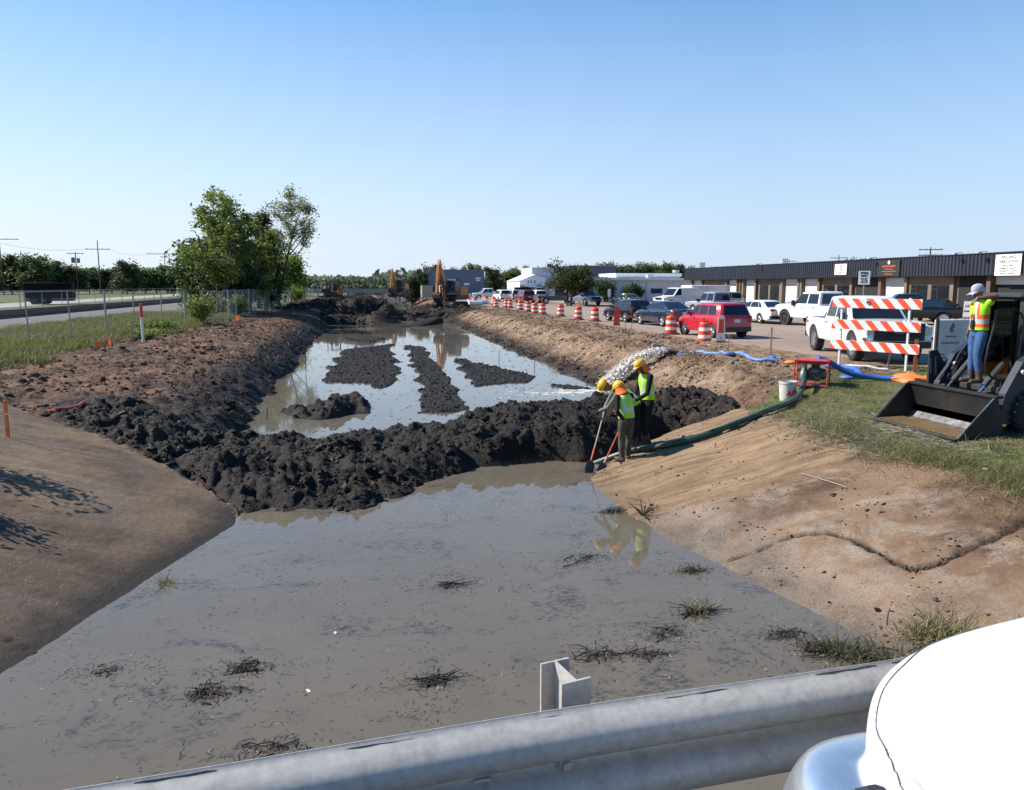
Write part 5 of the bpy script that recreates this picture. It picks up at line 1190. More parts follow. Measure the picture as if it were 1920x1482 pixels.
def tracks(T, L_, w, gauge, h, mt=MUDDY):
    for s in (-1, 1):
        y = s * gauge / 2; r = h / 2; b = MB(); pl = []
        for k in range(9): a = R(90 - 180 * k / 8); pl.append((L_ / 2 - r + r * math.cos(a), r + r * math.sin(a)))
        for k in range(9): a = R(270 - 180 * k / 8); pl.append((-L_ / 2 + r + r * math.cos(a), r + r * math.sin(a)))
        plate(pl, w, y)(b); f = b.build('track', mt, T, 0)
        n = int((2 * (L_ - h) + math.pi * h) / .17); b = MB()
        for k in range(n):
            s_ = k / n * (2 * (L_ - h) + math.pi * h); st = L_ - h
            if s_ < st: p = (-L_ / 2 + r + s_, h, 0)
            elif s_ < st + math.pi * r: a = (s_ - st) / r; p = (L_ / 2 - r + r * math.sin(a), r + r * math.cos(a), a)
            elif s_ < 2 * st + math.pi * r: p = (L_ / 2 - r - (s_ - st - math.pi * r), 0, math.pi)
            else: a = (s_ - 2 * st - math.pi * r) / r; p = (-L_ / 2 + r - r * math.sin(a), r - r * math.cos(a), math.pi + a)
            b.box((p[0], y, p[1]), (.05, w * 1.02, .05), M=Matrix.Rotation(p[2], 4, 'Y'))
        b.build('track_shoes', mt, f, 0)
        b = MB(); b.box((0, y + s * w * .51, r), (L_ * .55, .04, h * .3)); b.build('track_frame', DKSTEEL, f, 0)
def excavator(label, loc, head, boom=((.7, 1.3), (1.7, 3.6), (2.9, 4.1)), stick=((2.9, 4.1), (3.2, 1.5)), sc=1.):
    T = thing('excavator', label, 'excavator', loc, R(head), 'excavators working on the far mud'); T.scale = (sc,) * 3
    tracks(T, 3.2, .5, 1.9, .68); b = MB(); b.box((0, 0, .5), (1.4, 1.5, .4)); b.lathe([(.55, .68), (.55, .86), (0, .86)], 18); b.build('undercarriage', MUDDY, T)
    b = MB(); b.bbox((-.55, 0, 1.12), (2.3, 2.2, .5), .06); b.build('deck', CHAR, T)
    b = MB(); pl = [(-1.75, 1.3), (-1.75, 1.95), (-1.55, 2.15), (-.35, 2.15), (-.2, 1.9), (-.2, 1.3)]; plate(pl, 2.16)(b); b.build('engine_housing', ORANGE, T, 0)
    side_plate(T, 'counterweight', CHAR, [(-1.95, 1.0), (-2.02, 1.4), (-1.95, 1.95), (-1.72, 2.05), (-1.72, 1.0)], 2.1)
    # cab on the machine's left
    C_ = MB(); cy = .66; pl = [(-.15, 1.36), (-.2, 2.8), (-.1, 2.9), (.75, 2.9), (.9, 2.78), (1.12, 2.0), (1.1, 1.36)]; plate(pl, .92, cy)(C_); cab = C_.build('cab', CHAR, T, 0)
    for s in (-1, 1):
        b = MB(); q = [(.0, 1.75), (.95, 1.75), (1.02, 2.05), (.82, 2.72), (-.05, 2.72)]; b.poly([(x, cy + s * .467, z) for x, z in (q if s < 0 else q[::-1])]); b.build('cab_window', CABG, cab, 0)
    b = MB(); b.poly([(1.135, cy - .36, 2.02), (1.135, cy + .36, 2.02), (.925, cy + .36, 2.74), (.925, cy - .36, 2.74)]); b.build('cab_windscreen', CABG, cab, 0)
    b = MB(); b.tube([(1.13, cy + .5, 1.5), (1.15, cy + .5, 2.0), (.93, cy + .5, 2.78), (.2, cy + .5, 2.86)], .03, 6); b.build('grab_rail', CHAR, cab)
    b = MB(); b.bbox((-.1, -.7, 2.2), (.2, .2, .35), .03); b.tube([(-.9, -.7, 2.1), (-.9, -.7, 2.55)], .06, 8); b.build('exhaust', DKSTEEL, T)
    # boom: tapering box along a bent path
    def boxbeam(pts, hs, w, yc):
        b = MB(); rg = []
        for i, p in enumerate(pts):
            a = Vector((pts[min(i + 1, len(pts) - 1)][0] - pts[max(i - 1, 0)][0], 0, pts[min(i + 1, len(pts) - 1)][1] - pts[max(i - 1, 0)][1])).normalized(); n_ = Vector((-a.z, 0, a.x))
            c = Vector((p[0], yc, p[1])); h = hs[i] / 2
            rg.append([c + n_ * h + Vector((0, -w / 2, 0)), c + n_ * h + Vector((0, w / 2, 0)), c - n_ * h + Vector((0, w / 2, 0)), c - n_ * h + Vector((0, -w / 2, 0))])
        b.loft(rg); return b
    p0, p1, p2 = boom; m1 = ((p0[0] + p1[0]) / 2 - .12, (p0[1] + p1[1]) / 2 + .05); m2 = ((p1[0] + p2[0]) / 2 + .0, (p1[1] + p2[1]) / 2 + .12)
    boxbeam([p0, m1, p1, m2, p2], [.34, .46, .54, .42, .26], .34, -.12).build('boom', ORANGE, T, 0)
    s0, s1 = stick; e = ((s0[0] - s1[0]) * .2, (s0[1] - s1[1]) * .2)
    boxbeam([(s0[0] + e[0], s0[1] + e[1]), s0, ((s0[0] + s1[0]) / 2, (s0[1] + s1[1]) / 2), s1], [.2, .42, .34, .2], .26, -.12).build('stick', ORANGE, T, 0)
    for s in (-1, 1):
        b = MB(); a = Vector((p0[0] + .25, -.12 + s * .27, p0[1] - .25)); c = Vector((p1[0] + .05, -.12 + s * .22, p1[1] - .1)); b.tube([a, a.lerp(c, .6)], .075, 8); b.build('cylinder', CHAR, T); b = MB(); b.tube([a.lerp(c, .6), c], .045, 8); b.build('piston_rod', HYD, T)
    b = MB(); a = Vector((p1[0] + .1, -.12, p1[1] + .42)); c = Vector((s0[0] + e[0], -.12, s0[1] + e[1])); b.tube([a, a.lerp(c, .65)], .07, 8); b.build('cylinder', CHAR, T); b = MB(); b.tube([a.lerp(c, .65), c], .04, 8); b.build('piston_rod', HYD, T)
    # bucket with curved shell and teeth
    bx, bz = s1; pl = [(0, .12), (.12, -.1), (.1, -.45), (-.12, -.75), (-.42, -.86), (-.62, -.72), (-.5, -.66), (-.2, -.6), (-.05, -.35), (-.06, .1)]
    b = MB(); plate([(bx + x, bz + z) for x, z in pl], .78, -.12)(b)
    for s in (-1, 1): plate([(bx + x, bz + z) for x, z in [(0, .1), (.1, -.42), (-.12, -.73), (-.42, -.82), (-.6, -.7), (-.3, -.3), (-.1, .1)]], .03, -.12 + s * .39)(b)
    for k in range(5): b.box((bx - .66, -.12 - .32 + k * .16, bz - .7), (.14, .05, .05))
    b.build('bucket', MUDDY, T, 0)
    return T
excavator('nearer orange excavator with its boom raised on the right bank', (9.4, 88, hz(9.4, 88) - .1), -126, boom=((.7, 1.3), (1.3, 3.1), (1.9, 4.2)), stick=((1.9, 4.2), (2.4, 1.5)), sc=1.14)
excavator('farther orange excavator in front of the leaning dark tree', (5.2, 126, .55), -116, boom=((.7, 1.3), (1.5, 3.5), (2.2, 4.0)), stick=((2.2, 4.0), (2.9, 1.5)), sc=.98)
def dozer():
    T = thing('bulldozer', 'small orange bulldozer on top of the mud mound, front to the left', 'bulldozer', (-3.9, 96, hz(-3.9, 96) - .05), R(186))
    tracks(T, 2.5, .45, 1.6, .72); b = MB(); b.bbox((.15, 0, .85), (1.7, 1.1, .5), .05); b.build('frame', CHAR, T)
    side_plate(T, 'engine_hood', CHAR, [(.2, 1.0), (.2, 1.52), (1.3, 1.42), (1.42, 1.0)], .85); side_plate(T, 'fuel_tank', ORANGE, [(-1.2, .7), (-1.22, 1.42), (-.55, 1.45), (-.5, .7)], 1.3)
    for x in (-.75, .25):
        for s in (-1, 1): b = MB(); b.tube([(x, s * .58, 1.3), (x, s * .55, 2.3)], .045, 6); b.build('roof_post', CHAR, T)
    b = MB(); b.bbox((-.25, 0, 2.34), (1.35, 1.35, .09), .03); b.build('canopy', CHAR, T); b = MB(); b.bbox((-.3, 0, 1.5), (.5, .5, .7), .08); b.build('seat', PLAST, T)
    b = MB(); b.tube([(.75, .25, 1.4), (.75, .25, 2.5)], .05, 8); b.build('exhaust', DKSTEEL, T); b = MB(); b.tube([(-.3, -.4, 2.4), (-.3, -.4, 3.1)], .012, 5); b.build('antenna', DKSTEEL, T)
    side_plate(T, 'blade', CHAR, [(1.75, .25), (1.62, .6), (1.75, 1.02), (1.8, 1.02), (1.7, .6), (1.83, .25)], 2.6)
    for s in (-1, 1): b = MB(); b.box((.9, s * .98, .5), (1.7, .09, .14)); b.build('push_arm', CHAR, T, 0)
dozer()

# ---- skid steer loader, bucket towards the canal (-X)
GX0, GY0 = 9.85, 12.4
def skid():
    T = thing('skid_steer', 'skid steer loader with a wide black bucket at the right edge', 'loader', (0, 0, 0))
    zg = -.22; Y = GY0; w = 1.09
    BUCK = M_('bucket_black', (.007, .007, .0075), .6, .0, .3, 5, dirt=((.07, .055, .04), .35)); WORN = M_('worn_steel', (.34, .32, .29), .38, .8, .3, 8, dirt=((.2, .14, .08), .7)); WETMUD = M_('muddy_puddle', (.17, .11, .055), .25, 0, .15, 3)
    prof = [(GX0 - .06, zg + .0), (GX0 + .55, zg + .02), (GX0 + .70, zg + .06), (GX0 + .80, zg + .16), (GX0 + .80, zg + .30), (GX0 + .70, zg + .70)]
    th = .03
    def strip(pr, y0, y1, mt, nm, off=0.):
        b = MB(); V = []
        for x, z in pr: V += [(x, y0, z + off), (x, y1, z + off)]
        return b.add(V, [(2 * i, 2 * i + 1, 2 * i + 3, 2 * i + 2) for i in range(len(pr) - 1)]).build(nm, mt, T, 30)
    outer = [(x + (.03 if i > 1 else 0), z - (.03 if i < 4 else 0)) for i, (x, z) in enumerate(prof)]
    b = MB(); full = prof + outer[::-1]
    b.add([(x, Y - w, z) for x, z in full] + [(x, Y + w, z) for x, z in full], [tuple(range(len(full))), tuple(range(2 * len(full) - 1, len(full) - 1, -1))] + [((i + 1) % len(full), i, i + len(full), (i + 1) % len(full) + len(full)) for i in range(len(full))])
    shell = b.build('bucket', BUCK, T, 0)
    strip(prof[1:5], Y - w + .02, Y + w - .02, WORN, 'bucket_floor', .006)
    strip([(GX0 + .02, zg + .03), (GX0 + .52, zg + .062)], Y - w + .03, Y + w - .03, WETMUD, 'bucket_puddle', .004)
    for s in (-1, 1):
        side_plate(T, 'bucket_side', BUCK, [(GX0 - .04, zg - .02), (GX0 + .6, zg - .02), (GX0 + .84, zg + .1), (GX0 + .84, zg + .34), (GX0 + .70, zg + .72), (GX0 + .62, zg + .70)], .03, Y + s * w)
        b = MB(); b.tube([(GX0 - .05, Y + s * (w + .017), zg + .01), (GX0 + .62, Y + s * (w + .017), zg + .70)], .012, 5); b.build('side_edge', WORN, T)
    b = MB(); b.bbox((GX0 - .02, Y, zg + .018), (.14, 2 * w + .06, .03), .008); lip = b.build('cutting_edge', MUDDY, T)
    for k in range(8): b = MB(); b.lathe([(.022, 0), (.022, .012), (0, .016)], 8, c=(GX0 + .0, Y - w + .15 + k * .27, zg + .033)); b.build('bolt', WORN, lip)
    b = MB(); b.bbox((GX0 + .74, Y, zg + .72), (.16, 2 * w + .04, .05), .012); b.build('bucket_top_rail', BUCK, T)
    # coupler, lift arms, cylinders
    for s in (-1, 1):
        y = Y + s * .52
        side_plate(T, 'coupler', CHAR, [(GX0 + .84, zg + .12), (GX0 + .86, zg + .7), (GX0 + 1.0, zg + .75), (GX0 + 1.08, zg + .5), (GX0 + 1.05, zg + .15)], .10, y)
        a, c = Vector((GX0 + .92, y - s * .14, zg + .66)), Vector((GX0 + 1.42, y - s * .14, zg + 1.22))
        b = MB(); b.tube([a.lerp(c, .3), c], .055, 10); b.build('tilt_cylinder', CHAR, T); b = MB(); b.tube([a, a.lerp(c, .3)], .028, 8); b.build('piston_rod', HYD, T)
    for s in (-1, 1):
        y = Y + s * .80
        side_plate(T, 'lift_arm', NAVYM, [(GX0 + .95, zg + .22), (GX0 + 1.06, zg + .74), (GX0 + 1.36, zg + 1.30), (GX0 + 1.7, zg + 1.52), (GX0 + 3.2, zg + 1.72), (GX0 + 3.25, zg + 1.48), (GX0 + 1.85, zg + 1.28), (GX0 + 1.55, zg + 1.02), (GX0 + 1.34, zg + .55), (GX0 + 1.22, zg + .2)], .15, y)
        b = MB()
        for k in range(4): b.tube([(GX0 + 1.2 + .02 * k, y - .1 * s - .02 * k, zg + .8), (GX0 + 1.42 + .03 * k, y - s * .12, zg + 1.3 + .04 * k), (GX0 + 1.75, y - s * .10, zg + 1.55 + .03 * k), (GX0 + 2.3, y - s * .06, zg + 1.62 + .02 * k)], .018, 6)
        b.build('hydraulic_hoses', HOSEB, T)
        for k in range(3): b = MB(); b.lathe([(.045, 0), (.045, .05), (0, .05)], 8, c=(0, 0, 0), M=Matrix.Translation((GX0 + 1.36 + .08 * k, y - .085, zg + 1.12 + .1 * k)) @ Matrix.Rotation(R(90), 4, 'X')); b.build('fitting', STEEL, T)
    side_plate(T, 'step_plate', NAVYM, [(GX0 + .98, zg + .5), (GX0 + .96, zg + 1.34), (GX0 + 1.12, zg + 1.38), (GX0 + 1.3, zg + 1.1), (GX0 + 1.28, zg + .5)], .04, Y + .93)
    b = MB(); b.tube([(GX0 + .93, Y + .80, zg + .95), (GX0 + .90, Y + .80, zg + 1.2), (GX0 + 1.0, Y + .80, zg + 1.25), (GX0 + 1.04, Y + .8, zg + .88), (GX0 + .93, Y + .80, zg + .95)], .018, 6); b.build('grab_handle', HOSEB, T)
    DKPANE, dnt, db = nmat('cab_darkening_pane'); tb = N(dnt, 'ShaderNodeBsdfTransparent'); tb.inputs[0].default_value = (.20, .23, .22, 1); gl = N(dnt, 'ShaderNodeBsdfGlossy'); gl.inputs['Roughness'].default_value = .05; mx = N(dnt, 'ShaderNodeMixShader'); mx.inputs[0].default_value = .06; L(dnt, tb.outputs[0], mx.inputs[1]); L(dnt, gl.outputs[0], mx.inputs[2]); L(dnt, mx.outputs[0], dnt.nodes['Material Output'].inputs['Surface'])
    # body, engine cover, cab
    b = MB(); b.bbox((GX0 + 2.6, Y, zg + .62), (2.4, 1.14, .62), .06); b.build('chassis', CHAR, T)
    for s in (-1, 1): side_plate(T, 'body_side', ORANGE, [(GX0 + 1.7, zg + .62), (GX0 + 1.78, zg + 1.18), (GX0 + 2.2, zg + 1.36), (GX0 + 3.9, zg + 1.46), (GX0 + 3.95, zg + .62)], .10, Y + s * .62)
    b = MB(); b.bbox((GX0 + 1.5, Y, zg + .72), (.3, 1.1, .14), .03); b.build('front_step', CHAR, T)
    for x in (GX0 + 1.46, GX0 + 1.46): pass
    cx0, cx1 = GX0 + 1.62, GX0 + 3.1
    for s in (-1, 1):
        for x0, x1 in ((cx0, cx0 + .12), (cx0 + .78, cx0 + .78), (cx1, cx1 - .05)):
            b = MB(); b.box(((x0 + x1) / 2, Y + s * .46, zg + 1.62), (.09, .09, 1.5)); b.build('cab_post', CHAR, T, 0)
        b = MB()
        for k in range(12): b.tube([(cx0 + .12 + k * .11, Y + s * .47, zg + 1.3), (cx0 + .12 + k * .11, Y + s * .47, zg + 2.3)], .008, 4)
        for k in range(9): b.tube([(cx0 + .08, Y + s * .47, zg + 1.32 + k * .115), (cx1 - .05, Y + s * .47, zg + 1.32 + k * .115)], .008, 4)
        b.build('side_screen', HOSEB, T)
        b = MB(); b.box(((cx0 + cx1) / 2, Y + s * .435, zg + 1.75), (cx1 - cx0 - .1, .008, 1.15)); b.build('side_window', DKPANE, T, 0)  # panes added to darken the cab seen through the screens
    b = MB(); b.bbox(((cx0 + cx1) / 2, Y, zg + 2.42), (1.62, 1.04, .12), .05); b.build('cab_roof', CHAR, T)
    b = MB(); b.box((cx1, Y, zg + 1.7), (.05, .86, 1.3)); b.build('rear_panel', CHAR, T, 0)
    b = MB(); b.bbox((cx0 + .95, Y, zg + 1.2), (.5, .5, .16), .05); b.bbox((cx0 + 1.2, Y, zg + 1.6), (.14, .5, .7), .05); b.build('seat', PLAST, T)
    for s in (-1, 1): b = MB(); b.tube([(cx0 + .45, Y + s * .3, zg + 1.0), (cx0 + .4, Y + s * .3, zg + 1.5)], .02, 6); b.lathe([(.035, 0), (.03, .1), (0, .11)], 8, c=(cx0 + .4, Y + s * .3, zg + 1.48)); b.build('control_lever', HOSEB, T)
    side_plate(T, 'engine_cover', CHAR, [(cx1, zg + .9), (cx1, zg + 1.75), (cx1 + .75, zg + 1.6), (cx1 + .85, zg + .8)], 1.1, Y)
    # open front door: bowed black frame round tinted glass
    gm, gnt, gb = nmat('clear_door_glass'); tb = N(gnt, 'ShaderNodeBsdfTransparent'); tb.inputs[0].default_value = (.50, .56, .54, 1); gl = N(gnt, 'ShaderNodeBsdfGlossy'); gl.inputs['Roughness'].default_value = .03
    fr = N(gnt, 'ShaderNodeFresnel'); mx = N(gnt, 'ShaderNodeMixShader'); L(gnt, fr.outputs[0], mx.inputs[0]); L(gnt, tb.outputs[0], mx.inputs[1]); L(gnt, gl.outputs[0], mx.inputs[2]); L(gnt, mx.outputs[0], gnt.nodes['Material Output'].inputs['Surface'])
    ring = [(.02, 2.18), (.0, 1.9), (-.10, 1.55), (-.14, 1.3), (-.10, 1.12), (.02, 1.0), (.2, .93), (.55, .9), (.62, 1.1), (.62, 2.1), (.5, 2.2)]
    o_ = Vector((GX0 + 1.06, Y - .50, zg)); ux, uy = .98, .16
    pr = [o_ + Vector((u * ux, u * uy, z)) for u, z in ring]
    b = MB(); b.poly(pr); D_ = b.build('door_glass', gm, T, 0); b = MB(); b.tube(pr + [pr[0]], .02, 6); b.build('door_frame', HOSEB, T)
    # tyres
    LUG = M_('lug_tyre', (.022, .021, .02), .9, 0, .3, 8, dirt=((.12, .09, .065), .6))
    for x in (GX0 + 1.62, GX0 + 2.85):
        for s in (-1, 1):
            c = Vector((x, Y + s * .80, zg + .40)); Mx = Matrix.Translation(c) @ Matrix.Rotation(R(90) * s, 4, 'X'); b = MB()
            b.lathe([(.22, -.14), (.33, -.15), (.385, -.12), (.385, .12), (.33, .15), (.22, .14)], 26, M=Mx)
            for k in range(18):
                a = 2 * math.pi * k / 18
                for q in (-1, 1): b.box(c + Vector((math.cos(a + q * .085) * .395, q * .072, math.sin(a + q * .085) * .395)), (.05, .16, .075), M=Matrix.Rotation(-a, 4, 'Y') @ Matrix.Rotation(q * .45, 4, 'X'))
            tw = b.build('wheel', LUG, T, 30); b = MB(); b.lathe([(.23, .06), (.20, .10), (.1, .05), (.0, .05)], 18, M=Mx @ Matrix.Rotation(R(180), 4, 'X')); b.build('rim', ORANGE, tw)
    return T
skid()
# grey-white cabinet beside the pickup
T = thing('equipment_cabinet', 'tall grey white steel cabinet between the white pickup and the loader', 'cabinet', (13.75, 16.75, hz(13.75, 16.75) - .02), R(2))
WPAN = M_('scuffed_white_panel', (.50, .51, .52), .5, 0, .1, 3, dirt=((.25, .24, .22), .5))
b = MB(); b.bbox((.75, .06, .80), (1.5, .1, 1.56), .02); b.build('panel', WPAN, T); 
for x in (.0, 1.5): b = MB(); b.box((x, -.0, .80), (.07, .05, 1.62)); b.build('frame_post', DKSTEEL, T, 0)
for z in (.03, .52): b = MB(); b.box((.75, -.012, z), (1.42, .03, .05)); b.build('frame_rail', DKSTEEL, T, 0)
b = MB(); b.box((.75, -.004, .27), (1.42, .01, .4)); b.build('lower_panel', M_('grey_panel_paint', (.22, .23, .25), .5), T, 0)
b = MB(); b.prism([(0, 0), (.06, .02), (.04, .1), (.10, .16), (.03, .25), (-.02, .14), (-.05, .1)], .006, Matrix.Translation((.42, -.002, 1.25)) @ Matrix.Rotation(R(90), 4, 'X')); b.build('printed_emblem', M_('grey_print', (.12, .12, .13), .6), T, 0)
for z, w_ in ((1.16, .3), (1.0, .5), (.72, .18), (.64, .26)): b = MB(); b.box((.42 - (.25 if z < .8 else 0), -.003, z), (w_, .006, .03)); b.build('printed_line', M_('grey_print', (.12, .12, .13), .6), T, 0)

# ================================================================== people
SKIN = M_('skin', (.13, .066, .041), .5, 0, .08, 20); SKIN2 = M_('skin_light', (.34, .19, .13), .5, 0, .08, 20)
def cloth(name, col, var=.25, sc=9.): return M_(name, col, .85, 0, var, sc, bmp=.25, spec=.2)
JEANS = cloth('blue_jeans', (.045, .10, .22)); OLIVE = cloth('olive_grey_cloth', (.075, .07, .055)); BLACKC = cloth('black_cloth', (.012, .012, .014)); GREYC = cloth('grey_cloth', (.14, .14, .13)); BOOT = M_('brown_boot', (.065, .042, .028), .7, 0, .3, 10); GLOVE = M_('dark_glove', (.02, .02, .022), .7)
LIME = M_('hi_vis_lime', (.36, .72, .02), .7, 0, .08, 10); ORHV = M_('hi_vis_orange', (.85, .13, .02), .7, 0, .08, 10); REFL = M_('reflective_tape', (.50, .55, .52), .35, .1, .05, 12); HATY = M_('yellow_helmet', (.72, .40, .015), .35, 0, .05, coat=.3); HATW = M_('white_helmet', (.7, .7, .68), .35); CAPG = cloth('grey_cap', (.34, .34, .39)); HAIR = M_('dark_hair', (.012, .01, .008), .7)
def person(label, loc, rz, P, mats, vest=True, hat='helmet', hatm=None, flap=False, h=1.75, sleeves='long', group=None, hands_glove=False):
    """P: joints (x forward, y left, z up). One continuous body, remeshed from overlapping limbs"""
    T = thing('person', label, 'person', loc, rz, group)
    V = lambda k: Vector(P[k])
    segs = []; b = MB()
    def ball(c, r): b.lathe([(.0005, -r)] + [(r * math.cos(a), r * math.sin(a)) for a in [R(-60), R(-30), 0, R(30), R(60)]] + [(.0005, r)], 12, c=c)
    def limb(a, c, ra, rc, mt, mid=None):
        a, c = Vector(a), Vector(c); n = 5
        b.tube([a.lerp(c, k / n) for k in range(n + 1)], [ra + (rc - ra) * k / n + (mid or 0) * math.sin(math.pi * k / n) for k in range(n + 1)], 12); ball(a, ra * .99); ball(c, rc * .99); segs.append((a, c, ra, rc, mt))
    pants, shirt, boot, skin = mats['pants'], mats['shirt'], mats['boot'], mats['skin']; glove = mats.get('glove', skin)
    for s in 'LR':
        hip, kn, an = V('hip' + s), V('knee' + s), V('ank' + s); to = V('toe' + s)
        limb(hip, kn, .098, .066, pants, .012); limb(kn, an + (kn - an) * .30, .066, .058, pants, .008); limb(an + (kn - an) * .34, an, .062, .052, boot)
        limb(an + Vector((0, 0, -.035)) - (to - an).normalized() * .03, to + Vector((0, 0, .005)), .052, .042, boot)
        sh, el, wr = V('sh' + s), V('el' + s), V('wr' + s); arm_m = shirt if sleeves == 'long' else skin
        limb(sh, sh.lerp(el, .5), .066, .056, shirt); limb(sh.lerp(el, .5), el, .054, .045, arm_m); limb(el, wr, .045, .031, arm_m, .006)
        # hand: palm, four fingers, thumb
        hd = (V('hd' + s)).normalized(); pn = V('pn' + s).normalized() if 'pn' + s in P else Vector((0, -1 if s == 'L' else 1, 0)); side = hd.cross(pn).normalized(); pn = side.cross(hd).normalized()
        cu = P.get('curl' + s, .5)
        pc = wr + hd * .05; rg = []
        for t, wd_, tk in ((-.01, .026, .02), (.03, .036, .018), (.07, .042, .015), (.095, .040, .012)):
            c0 = wr + hd * t; rg.append([c0 + side * wd_ * math.cos(a) + pn * tk * math.sin(a) for a in [k * math.pi / 5 for k in range(10)]])
        b.loft(rg); segs.append((wr, wr + hd * .1, .035, .04, glove))
        for f, (o, ln) in enumerate(((-.031, .070), (-.010, .080), (.011, .075), (.031, .060))):
            q = wr + hd * .09 + side * o; d = hd.copy(); pts = [q]; a_ = 0
            for j in range(3):
                a_ += cu * .55 * (1 + .12 * f); d = (hd * math.cos(a_) + pn * math.sin(a_)).normalized(); q = q + d * ln * (.42, .33, .25)[j]; pts.append(q)
            b.tube(pts, [.0098, .0094, .0088, .0075], 8); segs.append((pts[0], pts[-1], .012, .012, glove))
        q = wr + hd * .03 - side * .03; d1 = (hd * .6 - side * .7 + pn * .35).normalized(); d2 = (hd * .8 + pn * .6 - side * .1).normalized(); b.tube([q, q + d1 * .035, q + d1 * .035 + d2 * .035], [.013, .012, .009], 8); segs.append((q, q + d1 * .06, .014, .012, glove))
    pel, wai, che, nec, hed = V('pel'), V('wai'), V('che'), V('nec'), V('head')
    left = (V('shL') - V('shR')).normalized()
    def ell(c, axis, lw, fw, n=16):
        f = left.cross(axis).normalized() * -1; l_ = axis.cross(f).normalized()
        return [c + l_ * (lw * math.cos(2 * math.pi * k / n)) + f * (fw * math.sin(2 * math.pi * k / n)) for k in range(n)]
    ax = [(wai - pel).normalized(), (che - wai).normalized(), (nec - che).normalized()]
    path = [(pel - ax[0] * .10, ax[0], .12, .10), (pel, ax[0], .165, .115), (pel.lerp(wai, .6), ax[0], .16, .11), (wai, (ax[0] + ax[1]).normalized(), .152, .108), (wai.lerp(che, .55), ax[1], .172, .118), (che, ax[1], .185, .122), (che.lerp(nec, .45), ax[2], .175, .105), (che.lerp(nec, .78), ax[2], .12, .085), (nec, ax[2], .062, .06)]
    b.loft([ell(c, a, lw, fw) for c, a, lw, fw in path]); segs.append((pel - ax[0] * .05, pel + ax[0] * .06, .16, .16, pants)); segs.append((pel + ax[0] * .12, nec, .15, .10, shirt))
    # head with a face
    hax = P.get('hax', (nec - che)); hax = Vector(hax).normalized(); hf = Vector(P.get('face', (1, 0, 0))); hf = (hf - hax * hf.dot(hax)).normalized(); hl = hax.cross(hf).normalized()
    limb(nec - hax * .02, hed - hax * .04, .056, .052, skin)
    rg = []
    for t, fw, bk, sw in ((-.118, .045, -.01, .028), (-.10, .078, .03, .045), (-.065, .086, .065, .060), (-.02, .090, .088, .070), (.03, .092, .096, .074), (.075, .078, .086, .066), (.108, .045, .05, .04), (.118, .012, .014, .012)):
        rg.append([hed + hax * t + hf * ((fw if math.cos(a) > 0 else bk) * math.cos(a)) + hl * (sw * math.sin(a)) for a in [2 * math.pi * k / 14 for k in range(14)]])
    b.loft(rg); segs.append((hed - hax * .1, hed + hax * .1, .09, .09, skin))
    b.loft([[hed + hf * f + hl * l_ + hax * z for f, l_, z in q] for q in ([(.080, -.008, .02), (.080, .008, .02), (.082, .006, .03)], [(.112, -.015, -.028), (.112, .015, -.028), (.108, .0, -.012)], [(.085, -.012, -.040), (.085, .012, -.040), (.085, 0, -.03)])])
    for s in (-1, 1): b.loft([[hed + hl * (s * d) + hf * (.012 * math.cos(a) - .008) + hax * (.03 * math.sin(a) - .01) for a in [2 * math.pi * k / 8 for k in range(8)]] for d in (.062, .086)])
    b.loft([[hed + hf * f + hl * l_ + hax * z for l_, z in ((-.022, -.068), (.022, -.068), (.02, -.060), (-.02, -.060))] for f in (.07, .094)])
    o = b.build('body', [shirt], T, 0)
    md = o.modifiers.new('r', 'REMESH'); md.mode = 'VOXEL'; md.voxel_size = .0078; md.use_smooth_shade = True
    sm = o.modifiers.new('s', 'SMOOTH'); sm.factor = .5; sm.iterations = 2
    dg = bpy.context.evaluated_depsgraph_get(); me = bpy.data.meshes.new_from_object(o.evaluated_get(dg)); o.modifiers.clear(); old = o.data; o.data = me; bpy.data.meshes.remove(old)
    me.materials.clear(); ml = []
    for sg in segs:
        if sg[4] not in ml: ml.append(sg[4])
    for m in ml: me.materials.append(m)
    nf = len(me.polygons); ce = np.empty(nf * 3, np.float32); me.polygons.foreach_get('center', ce); ce = ce.reshape(-1, 3)
    best = np.full(nf, 1e9); mi = np.zeros(nf, np.int32)
    for a, c, ra, rc, mt in segs:
        a_, d_ = np.array(a), np.array(c - a); t = np.clip(((ce - a_) @ d_) / max(1e-9, d_ @ d_), 0, 1); dist = np.linalg.norm(ce - a_ - t[:, None] * d_, axis=1) - (ra + (rc - ra) * t)
        k = dist < best; best[k] = dist[k]; mi[k] = ml.index(mt)
    me.polygons.foreach_set('material_index', mi); me.polygons.foreach_set('use_smooth', np.ones(nf, bool)); me.update()
    # eyes
    for s in (-1, 1):
        e = MB(); e.ico(hed + hf * .083 + hl * (s * .031) + hax * .016, .011, 1, 1, jit=0); e.build('eye', BLACKINK, T)
    if vest:
        g = .026; rows = [(pel + ax[0] * .02, ax[0], .178, .13), (pel.lerp(wai, .45), ax[0], .176, .128), (pel.lerp(wai, .85), (ax[0] + ax[1]).normalized(), .172, .124), (wai.lerp(che, .3), ax[1], .178, .128), (wai.lerp(che, .62), ax[1], .186, .132), (che, ax[1], .192, .137), (che.lerp(nec, .42), ax[2], .178, .122), (che.lerp(nec, .74), ax[2], .135, .102), (che.lerp(nec, .9), ax[2], .095, .085)]
        vb = MB(); rgs = [ell(c, a, lw + .012, fw + .012, 24) for c, a, lw, fw in rows]; n = 24
        vb.v = [tuple(p) for r_ in rgs for p in r_]
